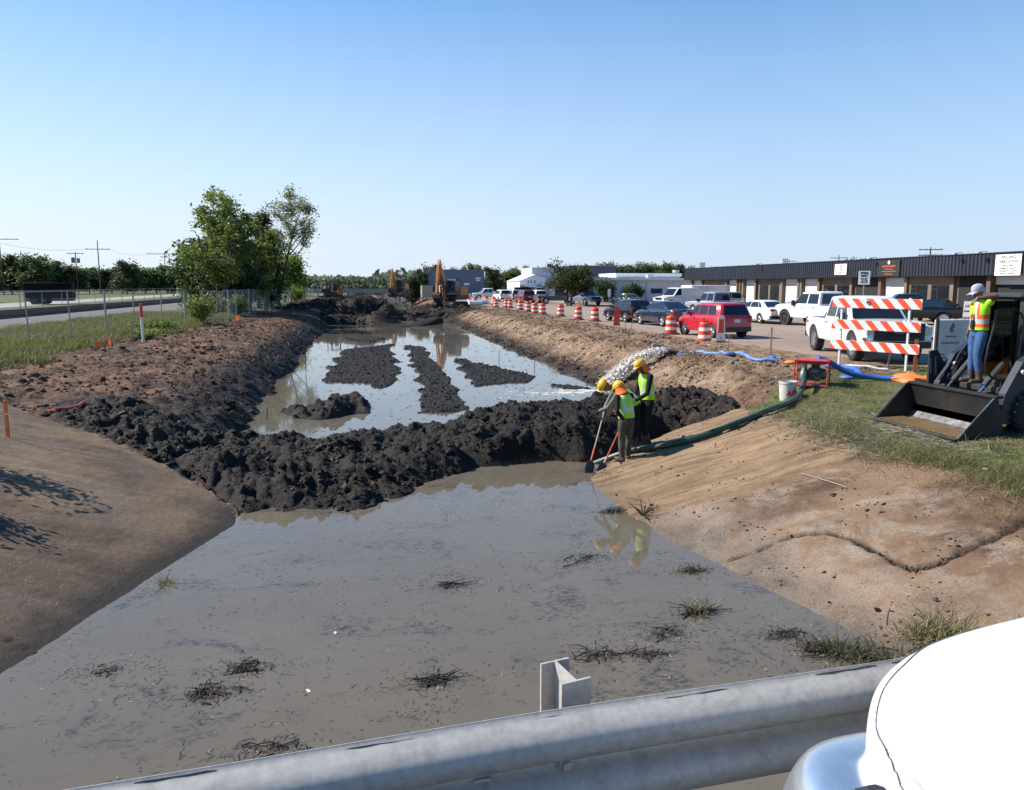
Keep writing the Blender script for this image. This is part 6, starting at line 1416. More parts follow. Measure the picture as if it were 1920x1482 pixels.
        for i in range(len(rgs) - 1):
            for j in range(n):
                q = j / n * 2 * math.pi; front = math.sin(q); lat = abs(math.cos(q))
                m_ = 0
                if i == 2: m_ = 1
                elif i in (3, 4, 5, 6, 7) and .38 < lat < .62: m_ = 1
                if mats.get('vest_orange') and ((i in (1, 3) and m_ == 0) or (i >= 3 and .62 <= lat < .8)): m_ = 2
                vb.f.append((i * n + j, i * n + (j + 1) % n, (i + 1) * n + (j + 1) % n, (i + 1) * n + j)); vb.m.append(m_)
        vo = vb.build('vest', [mats.get('vest', LIME), REFL, ORHV], T, 60)
        so_ = vo.modifiers.new('t', 'SOLIDIFY'); so_.thickness = .008; so_.offset = 1
        su = vo.modifiers.new('u', 'SUBSURF'); su.levels = 1; su.render_levels = 1
        if mats.get('back_print'):
            f = left.cross(ax[1]).normalized(); c0 = che - f * 0; e = MB()
            bd = -(left.cross(ax[1]).normalized() * -1)
            for k in range(5): e.box(che + bd * .155 + left * ((k - 2) * .034) + ax[1] * .02, (.012, .024, .03), M=Matrix((bd.to_4d()[:3] + (0,) if False else (bd.x, left.x, ax[1].x, 0), (bd.y, left.y, ax[1].y, 0), (bd.z, left.z, ax[1].z, 0), (0, 0, 0, 1))))
            e.build('back_lettering', BLACKINK, vo, 0)
    HM = Matrix(((hf.x, hl.x, hax.x, hed.x), (hf.y, hl.y, hax.y, hed.y), (hf.z, hl.z, hax.z, hed.z), (0, 0, 0, 1)))
    if hat == 'helmet':
        e = MB(); D = Matrix.Diagonal((1.16, .96, 1, 1))
        e.lathe([(.112, .035), (.118, .045), (.113, .075), (.098, .108), (.072, .135), (.035, .15), (.0005, .153)], 20, M=HM @ Matrix.Translation((0, 0, .01)) @ D)
        for s in (-1, 0, 1): e.tube([HM @ Vector((x, s * .03, z)) for x, z in ((-.10, .095), (-.06, .14), (0, .166 - abs(s) * .006), (.06, .145), (.10, .1))], .009, 6)
        e.loft([[HM @ Vector((x * r_, y * r_, z)) for x, y in [(.13 * math.cos(a) + (.045 * max(0, math.cos(a)) ** 2), .115 * math.sin(a)) for a in [2 * math.pi * k / 20 for k in range(20)]]] for r_, z in ((.9, .05), (1.0, .038), (1.0, .03), (.9, .034))])
        e.build('helmet', hatm or HATY, T, 50)
    elif hat == 'cap':
        e = MB(); e.lathe([(.104, .01), (.108, .03), (.106, .07), (.09, .115), (.06, .14), (.02, .152), (.0005, .153)], 20, M=HM @ Matrix.Translation((0, 0, .012)) @ Matrix.Diagonal((1.1, .92, 1, 1)))
        e.loft([[HM @ Vector((x, y, z - .018 * (y / .08) ** 2)) for y in (-.078, -.04, 0, .04, .078)] + [HM @ Vector((x, y, z - .008 - .018 * (y / .08) ** 2)) for y in (.078, .04, 0, -.04, -.078)] for x, z in ((.08, .04), (.13, .036), (.17, .026), (.19, .018))]); e.build('cap', hatm or CAPG, T, 50)
    if flap:
        e = MB(); e.loft([[HM @ Vector((r_ * math.cos(a), r_ * .85 * math.sin(a), z)) for a in [R(75 + 210 * k / 12) for k in range(13)]] for r_, z in ((.115, .05), (.12, 0.0), (.13, -.06), (.155, -.125), (.17, -.15))], closed=False)
        eo = e.build('neck_flap', ORHV, T, 60); sd_ = eo.modifiers.new('t', 'SOLIDIFY'); sd_.thickness = .005
    return T
def stand(lean=0., twist=0., h=1.75):
    k = h / 1.75
    P = dict(pel=(0, 0, .94), wai=(0, 0, 1.10), che=(.01, 0, 1.33), nec=(0.01, 0, 1.50), head=(.035, 0, 1.635), hipL=(0, .095, .90), hipR=(0, -.095, .90), kneeL=(.03, .11, .49), kneeR=(.03, -.11, .49), ankL=(-.01, .12, .09), ankR=(-.01, -.12, .09), toeL=(.16, .14, .045), toeR=(.16, -.14, .045),
             shL=(0, .195, 1.43), shR=(0, -.195, 1.43), elL=(-.03, .25, 1.14), elR=(-.03, -.25, 1.14), wrL=(.06, .25, .90), wrR=(.06, -.25, .90), hdL=(.1, 0, -1), hdR=(.1, 0, -1), pnL=(0, -1, 0), pnR=(0, 1, 0))
    if lean:
        c = Vector(P['pel']); Rm = Matrix.Rotation(lean, 3, 'Y')
        for q in ('wai', 'che', 'nec', 'head', 'shL', 'shR', 'elL', 'elR', 'wrL', 'wrR'):
            f = .6 if q == 'wai' else 1.; P[q] = tuple(c + Matrix.Rotation(lean * f, 3, 'Y') @ (Vector(P[q]) - c))
    for q in list(P):
        if q[:2] not in ('hd', 'pn'): P[q] = tuple(Vector(P[q]) * k)
    return P
WG = 'workers at the foot of the concrete slope'
# tall worker in profile
P = stand(.10, h=1.84); P.update(face=(.75, .1, -.62), hax=(.5, 0, .85), head=(.18, 0, 1.70), elR=(.14, -.23, 1.15), wrR=(.30, -.15, .98), hdR=(.6, .2, -.6), pnR=(0, 1, 0), elL=(.13, .24, 1.16), wrL=(.32, .1, 1.0), hdL=(.7, -.2, -.5), ankL=(.10, .10, .09), toeL=(.27, .12, .045), kneeL=(.10, .10, .51), ankR=(-.08, -.10, .09), toeR=(.09, -.12, .045), curlL=1.2, curlR=1.2)
W_C = person('tall worker in black trousers and lime vest standing side on, right of the three', (5.74, 15.2, hz(5.74, 15.2) - .005), R(186), P, dict(pants=BLACKC, shirt=BLACKC, boot=BOOT, skin=SKIN), flap=True, group=WG, h=1.8)
# worker seen from behind
P = stand(.20, h=1.62); P.update(face=(.8, .2, -.5), hax=(.4, .1, .85), head=(.215, .02, 1.47), elL=(-.06, .30, 1.06), wrL=(-.10, .16, .88), hdL=(-.1, -.7, -.5), pnL=(-1, 0, .2), curlL=.8, elR=(.20, -.22, 1.10), wrR=(.38, -.08, .98), hdR=(.8, .1, -.4), curlR=1.1, ankR=(.06, -.10, .085), toeR=(.23, -.13, .045))
W_A = person('worker in olive trousers with back turned, vest and yellow helmet, middle of the three', (5.12, 14.72, hz(5.12, 14.72) - .01), R(112), P, dict(pants=OLIVE, shirt=BLACKC, boot=BOOT, skin=SKIN, back_print=True), flap=True, group=WG)
# worker leaning over the shovel
P = stand(.84); P.update(face=(.5, 0, -.85), hax=(.92, 0, .38), head=(.635, .02, 1.36), elR=(.56, -.20, .90), wrR=(.62, -.04, .82), hdR=(.4, .3, -.8), curlR=1.7, elL=(.62, .20, .92), wrL=(.78, .10, .84), hdL=(.3, -.3, -.85), curlL=1.7, pnL=(.2, -1, 0), pnR=(.2, 1, 0), kneeL=(.10, .12, .49), kneeR=(.06, -.12, .49), ankL=(.05, .14, .09), toeL=(.22, .16, .045), ankR=(-.12, -.12, .09), toeR=(.05, -.14, .045))
W_B = person('worker bent forward over a shovel in a grey shirt, left of the three', (5.46, 15.22, hz(5.46, 15.22)), R(176), P, dict(pants=BLACKC, shirt=GREYC, boot=BOOT, skin=SKIN, glove=GLOVE), group=WG)
# operator on the loader
P = stand(0.0, h=1.78); P.update(face=(.86, .15, -.35), hax=(.22, 0, .97), head=(.07, 0, 1.655), elL=(.02, .42, 1.60), shL=(-.01, .215, 1.475), wrL=(.30, .34, 1.56), hdL=(.75, -.1, -.7), pnL=(-.3, -.2, -1), curlL=.6, elR=(-.05, -.25, 1.17), wrR=(.02, -.27, .93), hdR=(.1, .1, -1), curlR=.7, kneeL=(.06, .10, .5), kneeR=(.02, -.10, .5))
W_D = person('man in jeans, lime vest and grey cap standing on the loader', (10.98, 12.32, .61), R(172), P, dict(pants=JEANS, shirt=LIME, boot=BOOT, skin=SKIN, vest_orange=True), hat='cap', sleeves='short')
b = MB(); b.bbox((.15, .03, 1.08), (.05, .07, .17), .012); b.tube([(.15, .05, 1.16), (.15, .05, 1.27)], .008, 6); tag(b.build('two_way_radio', PLAST, W_D), None)
b = MB(); b.tube([(.13, -.02, 1.10), (.16, .0, 1.25), (.13, .06, 1.36)], .006, 5); b.build('radio_cord', PLAST, W_D)
P = stand(.12); P.update(face=(.8, 0, -.4))
person('worker in white helmet and lime vest far off behind the black car', (19.3, 56.5, 0), R(95), P, dict(pants=BLACKC, shirt=BLACKC, boot=BOOT, skin=SKIN), hatm=HATW)
# shovels
def shovel(label, A, B, hm, tip, blade=False):
    A, B = Vector(A), Vector(B); T = thing('shovel', label, 'shovel', tuple(B), 0, 'shovels at the water edge'); d = (A - B)
    b = MB(); b.tube([(0, 0, 0) if False else d * .3, d], .016, 8); b.build('handle', hm, T)
    b = MB(); b.tube([d * .12, d * .32], .02, 8); b.build('grip_sleeve', tip, T)
    n = d.normalized(); s = n.cross(Vector((0, 1, 0))).normalized() if abs(n.y) < .9 else Vector((1, 0, 0)); t = n.cross(s)
    b = MB(); b.loft([[n * (z) + s * w * math.cos(a) + t * (.012 * math.sin(a) + .02) for a in [2 * math.pi * k / 8 for k in range(8)]] for z, w in ((.16, .02), (.12, .09), (-.06, .10), (-.16, .06), (-.20, .01))]); b.build('blade', DKSTEEL, T)
PALE = M_('pale_wood', (.36, .27, .18), .7, 0, .2, 8); REDH = M_('red_sleeve', (.5, .04, .02), .5)
def toW(o, p): return Matrix.Translation(o.location) @ Matrix.Rotation(o.rotation_euler.z, 4, 'Z') @ Vector(p)
hnd = toW(W_B, (.63, -.01, .80)); 
shovel('shovel with a pale wooden shaft held by the bent worker', tuple(hnd + Vector((.03, .03, .12))), (4.36, 14.75, -1.27), PALE, REDH)
shovel('shovel with a red shaft leaning by the olive trousers', (5.05, 14.95, -.55), (4.55, 14.55, -1.27), REDH, PALE)
# ================================================================== site furniture and small things
DORANGE = M_('drum_orange', (.66, .055, .015), .45, 0, .08, 4, dirt=((.35, .10, .05), .5)); DWHITE = M_('drum_white_band', (.72, .72, .70), .4, 0, .05, 6, dirt=((.4, .36, .3), .5)); RUB = M_('rubber_base', (.02, .02, .02), .8)
def drum_proto(label, loc):
    T = thing('traffic_drum', label, 'traffic drum', loc, 0, 'orange and white drums along the pavement edge')
    b = MB(); b.lathe([(.43, 0), (.44, .03), (.40, .07), (.33, .08), (.0, .08)], 22); b.build('base', RUB, T)
    b = MB(); n = 24; pr = [(.285, .06), (.285, .22), (.272, .225), (.272, .37), (.266, .375), (.266, .53), (.253, .535), (.253, .68), (.246, .685), (.246, .84), (.215, .88), (.20, .90), (.0, .90)]
    for i in range(len(pr) - 1):
        b.cur = 1 if i in (2, 6) else 0
        (r0, z0), (r1, z1) = pr[i], pr[i + 1]; o = len(b.v)
        for r_, z_ in ((r0, z0), (r1, z1)): b.v += [(r_ * math.cos(2 * math.pi * k / n), r_ * math.sin(2 * math.pi * k / n), z_) for k in range(n)]
        for k in range(n): b.f.append((o + k, o + (k + 1) % n, o + n + (k + 1) % n, o + n + k)); b.m.append(b.cur)
    b.build('drum', [DORANGE, DWHITE], T, 40)
    b = MB(); b.loft([[Vector((x, y, z)) for x, y in ((-.14, -.03), (.14, -.03), (.14, .03), (-.14, .03))] for z in (.89, .98)]); b.build('handle', DORANGE, T, 30)
    return T
D0 = drum_proto('nearest orange and white drum in front of the red hatchback', (14.25, 31.1, hz(14.25, 31.1)))
KIDS[D0] = [k for k in bpy.data.objects if k.parent == D0]
DL = [(14.75, 36.1, 'orange and white drum at the front wheel of the red hatchback'), (15.0, 49.9, 'orange and white drum left of the black compact suv'), (14.6, 52.6, 'second drum to the left of the black compact suv'), (14.75, 58.2, 'third drum to the left of the black compact suv'),
    (14.35, 62.7, 'rightmost of the four evenly spaced drums below the round crowned tree'), (14.25, 65.3, 'second from the right of the four evenly spaced drums'), (14.5, 69.3, 'third from the right of the four evenly spaced drums'), (14.7, 73.9, 'leftmost of the four evenly spaced drums'),
    (15.0, 81, 'right one of the close pair of drums'), (14.95, 83, 'left one of the close pair of drums')] + [(x, y, 'drum in the far bunch between the nearer excavator and the parked cars') for x, y in ((13.9, 83.4), (15.4, 94), (16.3, 100), (15.6, 101.5), (16.3, 106), (16.8, 111), (13.2, 95), (13.0, 99), (13.5, 103.5), (11.4, 124), (12.3, 126))]
for x, y, lb in DL: copy_tree(D0, (x, y, hz(x, y)), rng.uniform(0, 6), lb)
# upright channeliser panels
def channel(label, x, y, rz, white=True):
    T = thing('channelizer_panel', label, 'traffic marker', (x, y, hz(x, y)), R(rz), 'upright traffic panels by the parked cars')
    b = MB(); b.bbox((0, 0, .03), (.42, .36, .06), .015); b.build('base', RUB, T)
    b = MB(); b.loft([[Vector((sx * w_, sy * .045, z)) for sx, sy in ((-1, -1), (1, -1), (1, 1), (-1, 1))] for z, w_ in ((.05, .19), (.35, .175), (1.02, .13), (1.12, .10))]); b.build('panel', DWHITE if white else DORANGE, T, 30)
    b = MB(); b.loft([[Vector((sx * w_, -.054 + sy * .006, z)) for sx, sy in ((-1, -1), (1, -1), (1, 1), (-1, 1))] for z, w_ in ((.40, .115), (.98, .09))]); b.build('orange_sheeting', DORANGE, T, 0)
    if white: b = MB(); b.prism([(-.03, .05), (.02, 0), (-.03, -.05), (-.01, -.05), (.05, 0), (-.01, .05)], .008, Matrix.Translation((0, -.052, .2)) @ Matrix.Rotation(R(90), 4, 'X')); b.build('arrow_mark', BLACKINK, T, 0)
    return T
channel('white upright panel with orange sheeting right of the nearest drum', 14.75, 30.6, -22); channel('orange upright panel at the rear wheel of the black compact suv', 14.8, 44.7, -18, False)
# barricade
BW = M_('barricade_white', (.56, .56, .55), .45, 0, .06, 5, dirt=((.45, .42, .38), .4)); BO = M_('barricade_orange', (.60, .065, .018), .4, 0, .06, 5)
def barricade():
    A = Vector((13.95, 21.0, hz(13.95, 21.0))); B_ = Vector((14.8, 19.15, hz(14.8, 19.15)))
    d = (B_ - A); d.z = 0; Ln = d.length; rz = math.atan2(d.y, d.x)
    T = thing('barricade', 'three board orange and white striped barricade before the white pickup', 'barricade', (A.x, A.y, (A.z + B_.z) / 2), rz)
    for x in (.0, Ln):
        b = MB(); b.box((x, .03, 1.02), (.055, .055, 2.1)); b.build('post', BW, T, 0)
        b = MB(); b.box((x, .03, .0), (.07, 1.5, .06)); b.build('foot', STEEL, T, 0)
    b = MB(); b.tube([(Ln * .75, .1, .5), (Ln * .55, .75, .02)], .025, 6); b.build('brace', STEEL, T)
    x0, x1 = -.28, Ln + .36; bl = []
    for z in (.66, 1.27, 1.90):
        h = .28; b = MB(); b.box(((x0 + x1) / 2, -.012, z), (x1 - x0, .03, h)); f = b.build('board', BW, T, 0)
        n = 6; st = (x1 - x0) / n
        b = MB()
        for k in range(-1, n):
            xa = x0 + (k + .35) * st; pl = [(xa, z + h / 2 - .004), (xa + st * .46, z + h / 2 - .004), (xa + st * .46 + h * .9, z - h / 2 + .004), (xa + h * .9, z - h / 2 + .004)]
            # clip to the board
            q = []
            for i in range(4):
                p, r_ = pl[i], pl[(i + 1) % 4]
                def ins(p): return x0 + .004 <= p[0] <= x1 - .004
                def cut(p, r_, xc): t = (xc - p[0]) / (r_[0] - p[0]); return (xc, p[1] + t * (r_[1] - p[1]))
                if ins(p): q.append(p)
                for xc in (x0 + .004, x1 - .004) if p[0] < r_[0] else (x1 - .004, x0 + .004):
                    if (p[0] - xc) * (r_[0] - xc) < 0: q.append(cut(p, r_, xc))
            if len(q) > 2: b.add([(x, -.0305, zz) for x, zz in q], [tuple(range(len(q)))])
        b.build('stripes', BO, f, 0)
    b = MB(); b.lathe([(.05, -.02), (.06, 0), (.05, .02), (.04, 0), (.05, -.02)], 10, M=Matrix.Translation((Ln * .42, -.05, 1.93)) @ Matrix.Rotation(R(90), 4, 'X')); b.build('lamp_bracket', STEEL, T)
barricade()
# signs
T = thing('road_sign', 'speed limit 25 sign on a post above the white pickups', 'road sign', (28.3, 40.6, 0), R(-30))
b = MB(); b.box((0, .03, 1.5), (.06, .04, 3.0)); b.build('post', STEEL, T, 0); b = MB(); b.bbox((0, 0, 2.82), (.62, .01, .78), .003); b.build('sign_face', SIGNW, T, 0)
for tx, sz, z in (('SPEED', .155, 3.09), ('LIMIT', .155, 2.93), ('25', .37, 2.66)): text_part('lettering', tx, sz, BLACKINK, T, (0, -.008, z), (R(90), 0, 0), bold=.008)
T = thing('road_sign', 'small white no parking sign on a post beside the black sedan', 'road sign', (23.4, 26.9, 0), R(-38))
b = MB(); b.box((0, .02, .85), (.05, .03, 1.7)); b.build('post', STEEL, T, 0); b = MB(); b.bbox((0, 0, 1.46), (.31, .01, .62), .003); b.build('sign_face', SIGNW, T, 0)
for tx, sz, z in (('NO', .13, 1.58), ('PARKING', .065, 1.38)): text_part('lettering', tx, sz, REDINK if tx == 'NO' else BLACKINK, T, (0, -.008, z), (R(90), 0, 0), bold=.004)
T = thing('road_sign', 'thin white post sign on the far grass island by the office', 'road sign', (27.2, 85, 0), R(-10))
b = MB(); b.box((0, .02, .8), (.06, .03, 1.6)); b.build('post', STEEL, T, 0); b = MB(); b.bbox((0, 0, 1.5), (.35, .012, .9), .003); b.build('sign_face', SIGNW, T, 0)
# marker post on the left verge
T = thing('marker_post', 'tall white marker post with a red top on the left verge', 'marker post', (-9.13, 34.4, hz(-9.13, 34.4)))
b = MB(); b.lathe([(.055, -.1), (.055, 1.06), (0, 1.06)], 14); b.build('post', DWHITE, T); b = MB(); b.lathe([(.062, 1.05), (.062, 1.55), (.05, 1.60), (0, 1.61)], 14); b.build('cap', M_('marker_red', (.62, .03, .015), .4), T)
# stakes and flags
LATH = M_('lath_wood', (.42, .30, .19), .8, 0, .2, 9); PINKF = M_('pink_ribbon', (.9, .22, .18), .6); ORF = M_('orange_flag', (.9, .16, .03), .6); YEL = M_('yellow_plastic', (.8, .55, .03), .5); OSTK = M_('orange_stake', (.55, .13, .04), .7, 0, .15, 10)
def stake(label, x, y, h, ribbon=PINKF, wood=LATH, lean=.0, wd=.035, group='survey stakes', rib=True, up=False):
    T = thing('survey_stake', label, 'stake', (x, y, hz(x, y)), R(-25), group)
    b = MB(); b.loft([[Vector((lean * z + sx * wd / 2, sy * .01, z)) for sx, sy in ((-1, -1), (1, -1), (1, 1), (-1, 1))] for z in (-.05, h)]); b.build('lath', wood, T, 0)
    if rib:
        for s in (-1, 1):
            b = MB(); z0 = h * .97; sg = 1 if up else -1
            b.loft([[Vector((lean * z0 + s * (.02 + .035 * k) , -.012 - .004 * k, z0 - .02 * k - k * h * .07 + o)) for o in (0, .035)] + [Vector((lean * z0 + s * (.02 + .035 * k), -.018 - .004 * k, z0 - .02 * k - k * h * .07 + o)) for o in (.035, 0)] for k in range(4)]); b.build('ribbon', ribbon, T, 0)
stake('survey lath with pink ribbon standing alone right of the barrels', 13.4, 24.0, 1.05, wd=.055, wood=M_('pinkish_lath', (.55, .30, .22), .8), up=True); stake('thin survey lath with a pink arrow ribbon below the white traffic panel', 12.2, 24.7, .78, wd=.028)
stake('left of the two crossed survey laths by the black compact suv', 13.55, 39.5, .95, lean=.06); stake('right of the two crossed survey laths by the black compact suv', 13.8, 39.3, 1.0, lean=.16)
stake('stout orange stake tied to the right end of the barricade', 14.95, 18.95, .95, wood=OSTK, wd=.09, rib=False); stake('thin lath between the four drums and the nearer drums', 13.9, 61, 1.5, wd=.05, rib=False, wood=M_('pinkish_lath', (.55, .30, .22), .8))
stake('orange wooden stake at the left edge above the concrete', -6.3, 14.9, .66, wood=OSTK, wd=.07, rib=False, group='stakes on the left bank'); stake('pale lath on the left bank below the marker post', -7.8, 35.2, .45, rib=False, group='stakes on the left bank')
stake('lath with orange ribbon near the start of the dense fence', -8.9, 48, .8, ribbon=ORF, group='stakes on the left bank'); stake('thin lath in the dirt near the grass edge', -8.5, 27.9, .62, wood=OSTK, wd=.03, ribbon=ORF, group='stakes on the left bank')
def flag(label, x, y, h, mt, s=.11, group='small marking flags'):
    T = thing('marking_flag', label, 'flag', (x, y, hz(x, y)), R(rng.uniform(-40, 10)), group)
    b = MB(); b.tube([(0, 0, -.03), (0, 0, h)], .004, 5); b.build('wire', STEEL, T)
    b = MB(); b.loft([[Vector((s * k / 3 * 1.2, .012 * math.sin(k * 2.2) + e, h - o)) for o in (0, s)] + [Vector((s * k / 3 * 1.2, .012 * math.sin(k * 2.2) + e + .003, h - o)) for o in (s, 0)] for k in range(4) for e in (0,)]); b.build('flag_cloth', mt, T, 0)
flag('orange marking flag at the edge of the left grass', -9.7, 30.3, .35, ORF, .2); flag('orange marking flag in the grass right of the marker post', -10.3, 43.4, .45, ORF, .28); flag('pink marking flag in the brown dirt of the left bank', -5.9, 22.6, .22, PINKF); flag('orange marking flag by the thin lath on the left', -8.45, 27.7, .62, ORF, .16)
flag('yellow marking flag on the slope left of the grass', 9.35, 18.7, .22, YEL, .07); flag('orange marking flag at the crest near the trees', -8.2, 52, .5, ORF, .3); flag('second pink flag on the distant left bank', -7.9, 50, .3, PINKF, .25)
for x, y, lb in ((10.9, 27.8, 'yellow plastic cap in the dirt left of the nearest drum'), (13.0, 25.5, 'yellow plastic cap in the dirt right of the blue hose end')):
    b = MB(); b.lathe([(.10, 0), (.10, .05), (.07, .10), (0, .12)], 14); o = b.build('survey_marker', YEL); o.location = (x, y, hz(x, y)); tag(o, lb, 'cap', 'yellow caps on the right bank')
def lying(name, label, cat, A, B, r, mt, group=None, lift=.02):
    n = 6; b = MB(); pts = [Vector(A).lerp(Vector(B), k / n) for k in range(n + 1)]; pts = [Vector((p.x, p.y, hz(p.x, p.y) + r + lift)) for p in pts]
    b.tube(pts, r, 8); return tag(b.build(name, mt), label, cat, group)
lying('painted_stake', 'red orange stake lying on the left bank dirt', 'stake', (-6.45, 17.1, 0), (-5.95, 17.7, 0), .03, M_('fallen_stake', (.5, .07, .04), .6)); 
lying('stick', 'long thin dead stick lying down the right slab', 'stick', (6.95, 11.3, 0), (7.1, 10.3, 0), .008, M_('weathered_stick', (.28, .22, .16), .8), 'sticks on the slab'); lying('stick', 'bent pale stick on the dirt left of the blue hose', 'stick', (11.0, 22.3, 0), (11.9, 23.3, 0), .03, PALE, 'sticks on the slab'); lying('stick', 'grey branch lying on the dirt above the water jet', 'stick', (11.2, 29.3, 0), (11.9, 29.9, 0), .05, M_('grey_branch', (.4, .36, .31), .8), 'sticks on the slab')
lying('pipe', 'steel pipe lying in the grass behind the pump', 'pipe', (13.6, 20.9, 0), (14.6, 19.6, 0), .04, STEEL)
# pump set
def pump():
    ox, oy = 10.95, 17.55; T = thing('water_pump', 'red framed engine water pump on the grass above the slab', 'pump', (ox, oy, hz(ox, oy)), R(-38)); T.scale = (.84, .84, .9)
    REDF = M_('red_frame', (.48, .03, .035), .45, 0, .1, 6); ENG = M_('engine_grey', (.10, .10, .10), .5, .4, .3, 10, dirt=((.2, .16, .12), .5))
    w, d, h = .46, .30, .74
    for sx in (-1, 1):
        b = MB(); b.tube([(sx * w, -d, .0), (sx * w, -d, h), (sx * w, d, h), (sx * w, d, 0)], .02, 8); b.build('frame_leg', REDF, T)
    for y in (-d, d):
        for z in (.06, h): b = MB(); b.tube([(-w, y, z), (w, y, z)], .02, 8); b.build('frame_bar', REDF, T)
    b = MB(); b.bbox((0, 0, h - .04), (.86, .56, .1), .03); b.build('fuel_tank', REDF, T)
    b = MB(); b.bbox((.08, .03, .36), (.36, .34, .36), .03); b.lathe([(.15, 0), (.15, .1), (.10, .14), (0, .14)], 16, M=Matrix.Translation((.26, .03, .36)) @ Matrix.Rotation(R(90), 4, 'Y')); b.bbox((.1, -.16, .48), (.2, .12, .16), .03)
    for k in range(6): b.box((.08, -.15, .24 + k * .045), (.34, .03, .014))
    b.build('engine', ENG, T)
    b = MB(); b.lathe([(.17, -.08), (.19, 0), (.17, .1), (.08, .12), (0, .12)], 18, M=Matrix.Translation((-.2, 0, .30)) @ Matrix.Rotation(R(-90), 4, 'Y')); b.lathe([(.07, 0), (.07, .2), (.085, .21), (.085, .24), (0, .24)], 12, M=Matrix.Translation((-.22, 0, .42))); b.build('pump_volute', STEEL, T)
    b = MB(); b.lathe([(.06, 0), (.065, .02), (.065, .2), (.05, .23), (0, .23)], 12, M=Matrix.Translation((.0, -.2, .62)) @ Matrix.Rotation(R(90), 4, 'Y')); b.build('muffler', DKSTEEL, T)
    b = MB(); b.box((0, 0, .04), (.86, .56, .03)); b.build('skid_plate', ENG, T)
pump()
T = thing('bucket', 'dirty white plastic bucket with red letters left of the pump', 'bucket', (9.95, 16.95, hz(9.95, 16.95)), R(-20)); T.scale = (1.18,) * 3
b = MB(); b.lathe([(0, 0), (.145, 0), (.175, .38), (.185, .385), (.185, .43), (.172, .43), (.14, .03), (0, .03)], 24); b.build('pail', M_('pail_white', (.52, .51, .47), .5, 0, .1, 6, dirt=((.25, .2, .15), .6)), T)
b = MB(); b.tube([(.185 * math.cos(a), .185 * math.sin(a), .41 - .16 * math.sin(a)) for a in [R(180 + 180 * k / 12) for k in range(13)]], .004, 5); b.build('bail_handle', STEEL, T)
text_part('lettering', 'AO', .15, REDINK, T, (.06, -.178, .2), (R(84), 0, R(15)), bold=.006)
# hoses
def hose(name, label, pts, r, mt, flat=1., ribs=0., lift=1.):
    P = [Vector(p) for p in pts]; out = []
    for i in range(len(P) - 1):
        p0, p1, p2, p3 = P[max(i - 1, 0)], P[i], P[i + 1], P[min(i + 2, len(P) - 1)]
        for k in range(10):
            t = k / 10; out.append(.5 * ((2 * p1) + (p2 - p0) * t + (2 * p0 - 5 * p1 + 4 * p2 - p3) * t * t + (3 * p1 - p0 - 3 * p2 + p3) * t ** 3))
    out.append(P[-1]); fin = []
    for p in out: fin.append(Vector((p.x, p.y, max(p.z, hz(p.x, p.y) + r * flat * .8))))
    b = MB(); n = len(fin); b.tube(fin, [r * (1 + (.05 if i % 2 else 0) * (1 if ribs else 0)) for i in range(n)], 12, flat=flat); return tag(b.build(name, mt, None, 50), label, 'hose')
GREENH = M_('green_hose', (.018, .055, .032), .45, 0, .2, 3, dirt=((.12, .10, .07), .45)); BLUEH = M_('blue_hose', (.10, .19, .40), .55, 0, .12, 4, dirt=((.28, .26, .25), .4)); BLUEH2 = M_('bright_blue_hose', (.03, .11, .36), .5, 0, .12, 4)
def gz(x, y, d=0.): return (x, y, hz(x, y) + d)
hose('suction_hose', 'thick dark green hose running from the pump down the slab to the water', [gz(10.80, 17.6, .46), gz(10.58, 17.28, .40), gz(10.3, 16.9, .2), gz(9.85, 16.3, .10), gz(9.15, 15.6, .10), gz(8.44, 15.12, .09), gz(7.6, 14.72, .08), gz(6.68, 14.5, .08), gz(5.96, 14.6, .08), gz(5.4, 15.0, .07), gz(5.1, 15.15, .06), (4.7, 15.5, -1.36)], .062, GREENH, 1., 1)
hose('discharge_hose', 'pale blue lay flat hose wriggling over the dirt towards the drums', [gz(11.05, 26.2, .05), gz(11.6, 26.6, .05), gz(11.95, 25.6, .05), gz(11.95, 24.8, .05), gz(12.15, 24.5, .06), gz(12.75, 25.4, .08), gz(12.7, 24.4, .07), gz(12.35, 23.4, .05), gz(12.3, 22.8, .05), gz(12.75, 22.4, .05)], .085, BLUEH, .75)
hose('discharge_hose', 'bright blue hose from the pump to the orange bag by the bucket', [gz(11.25, 17.85, .62), gz(11.6, 17.9, .5), gz(12.1, 17.75, .22), gz(12.7, 17.5, .10), gz(13.1, 17.15, .09)], .085, BLUEH2, .85)
hose('discharge_hose', 'short blue hose loop on the grass behind the pump', [gz(13.2, 20.4, .06), gz(13.3, 19.3, .07), gz(12.9, 18.4, .07), gz(12.5, 18.15, .07), gz(12.35, 18.35, .07), gz(12.9, 18.35, .07)], .085, BLUEH2, .75)
hose('discharge_hose', 'blue hose end by the survey lath', [gz(12.9, 22.9, .05), gz(13.1, 23.4, .05), gz(13.3, 23.7, .05)], .085, BLUEH2, .75)
hose('outlet_hose', 'dark hose outlet on the bank crest feeding the water jet', [gz(11.6, 26.7, .05), gz(11.1, 26.75, .08), gz(10.75, 26.75, .10)], .08, HOSEB, .9)
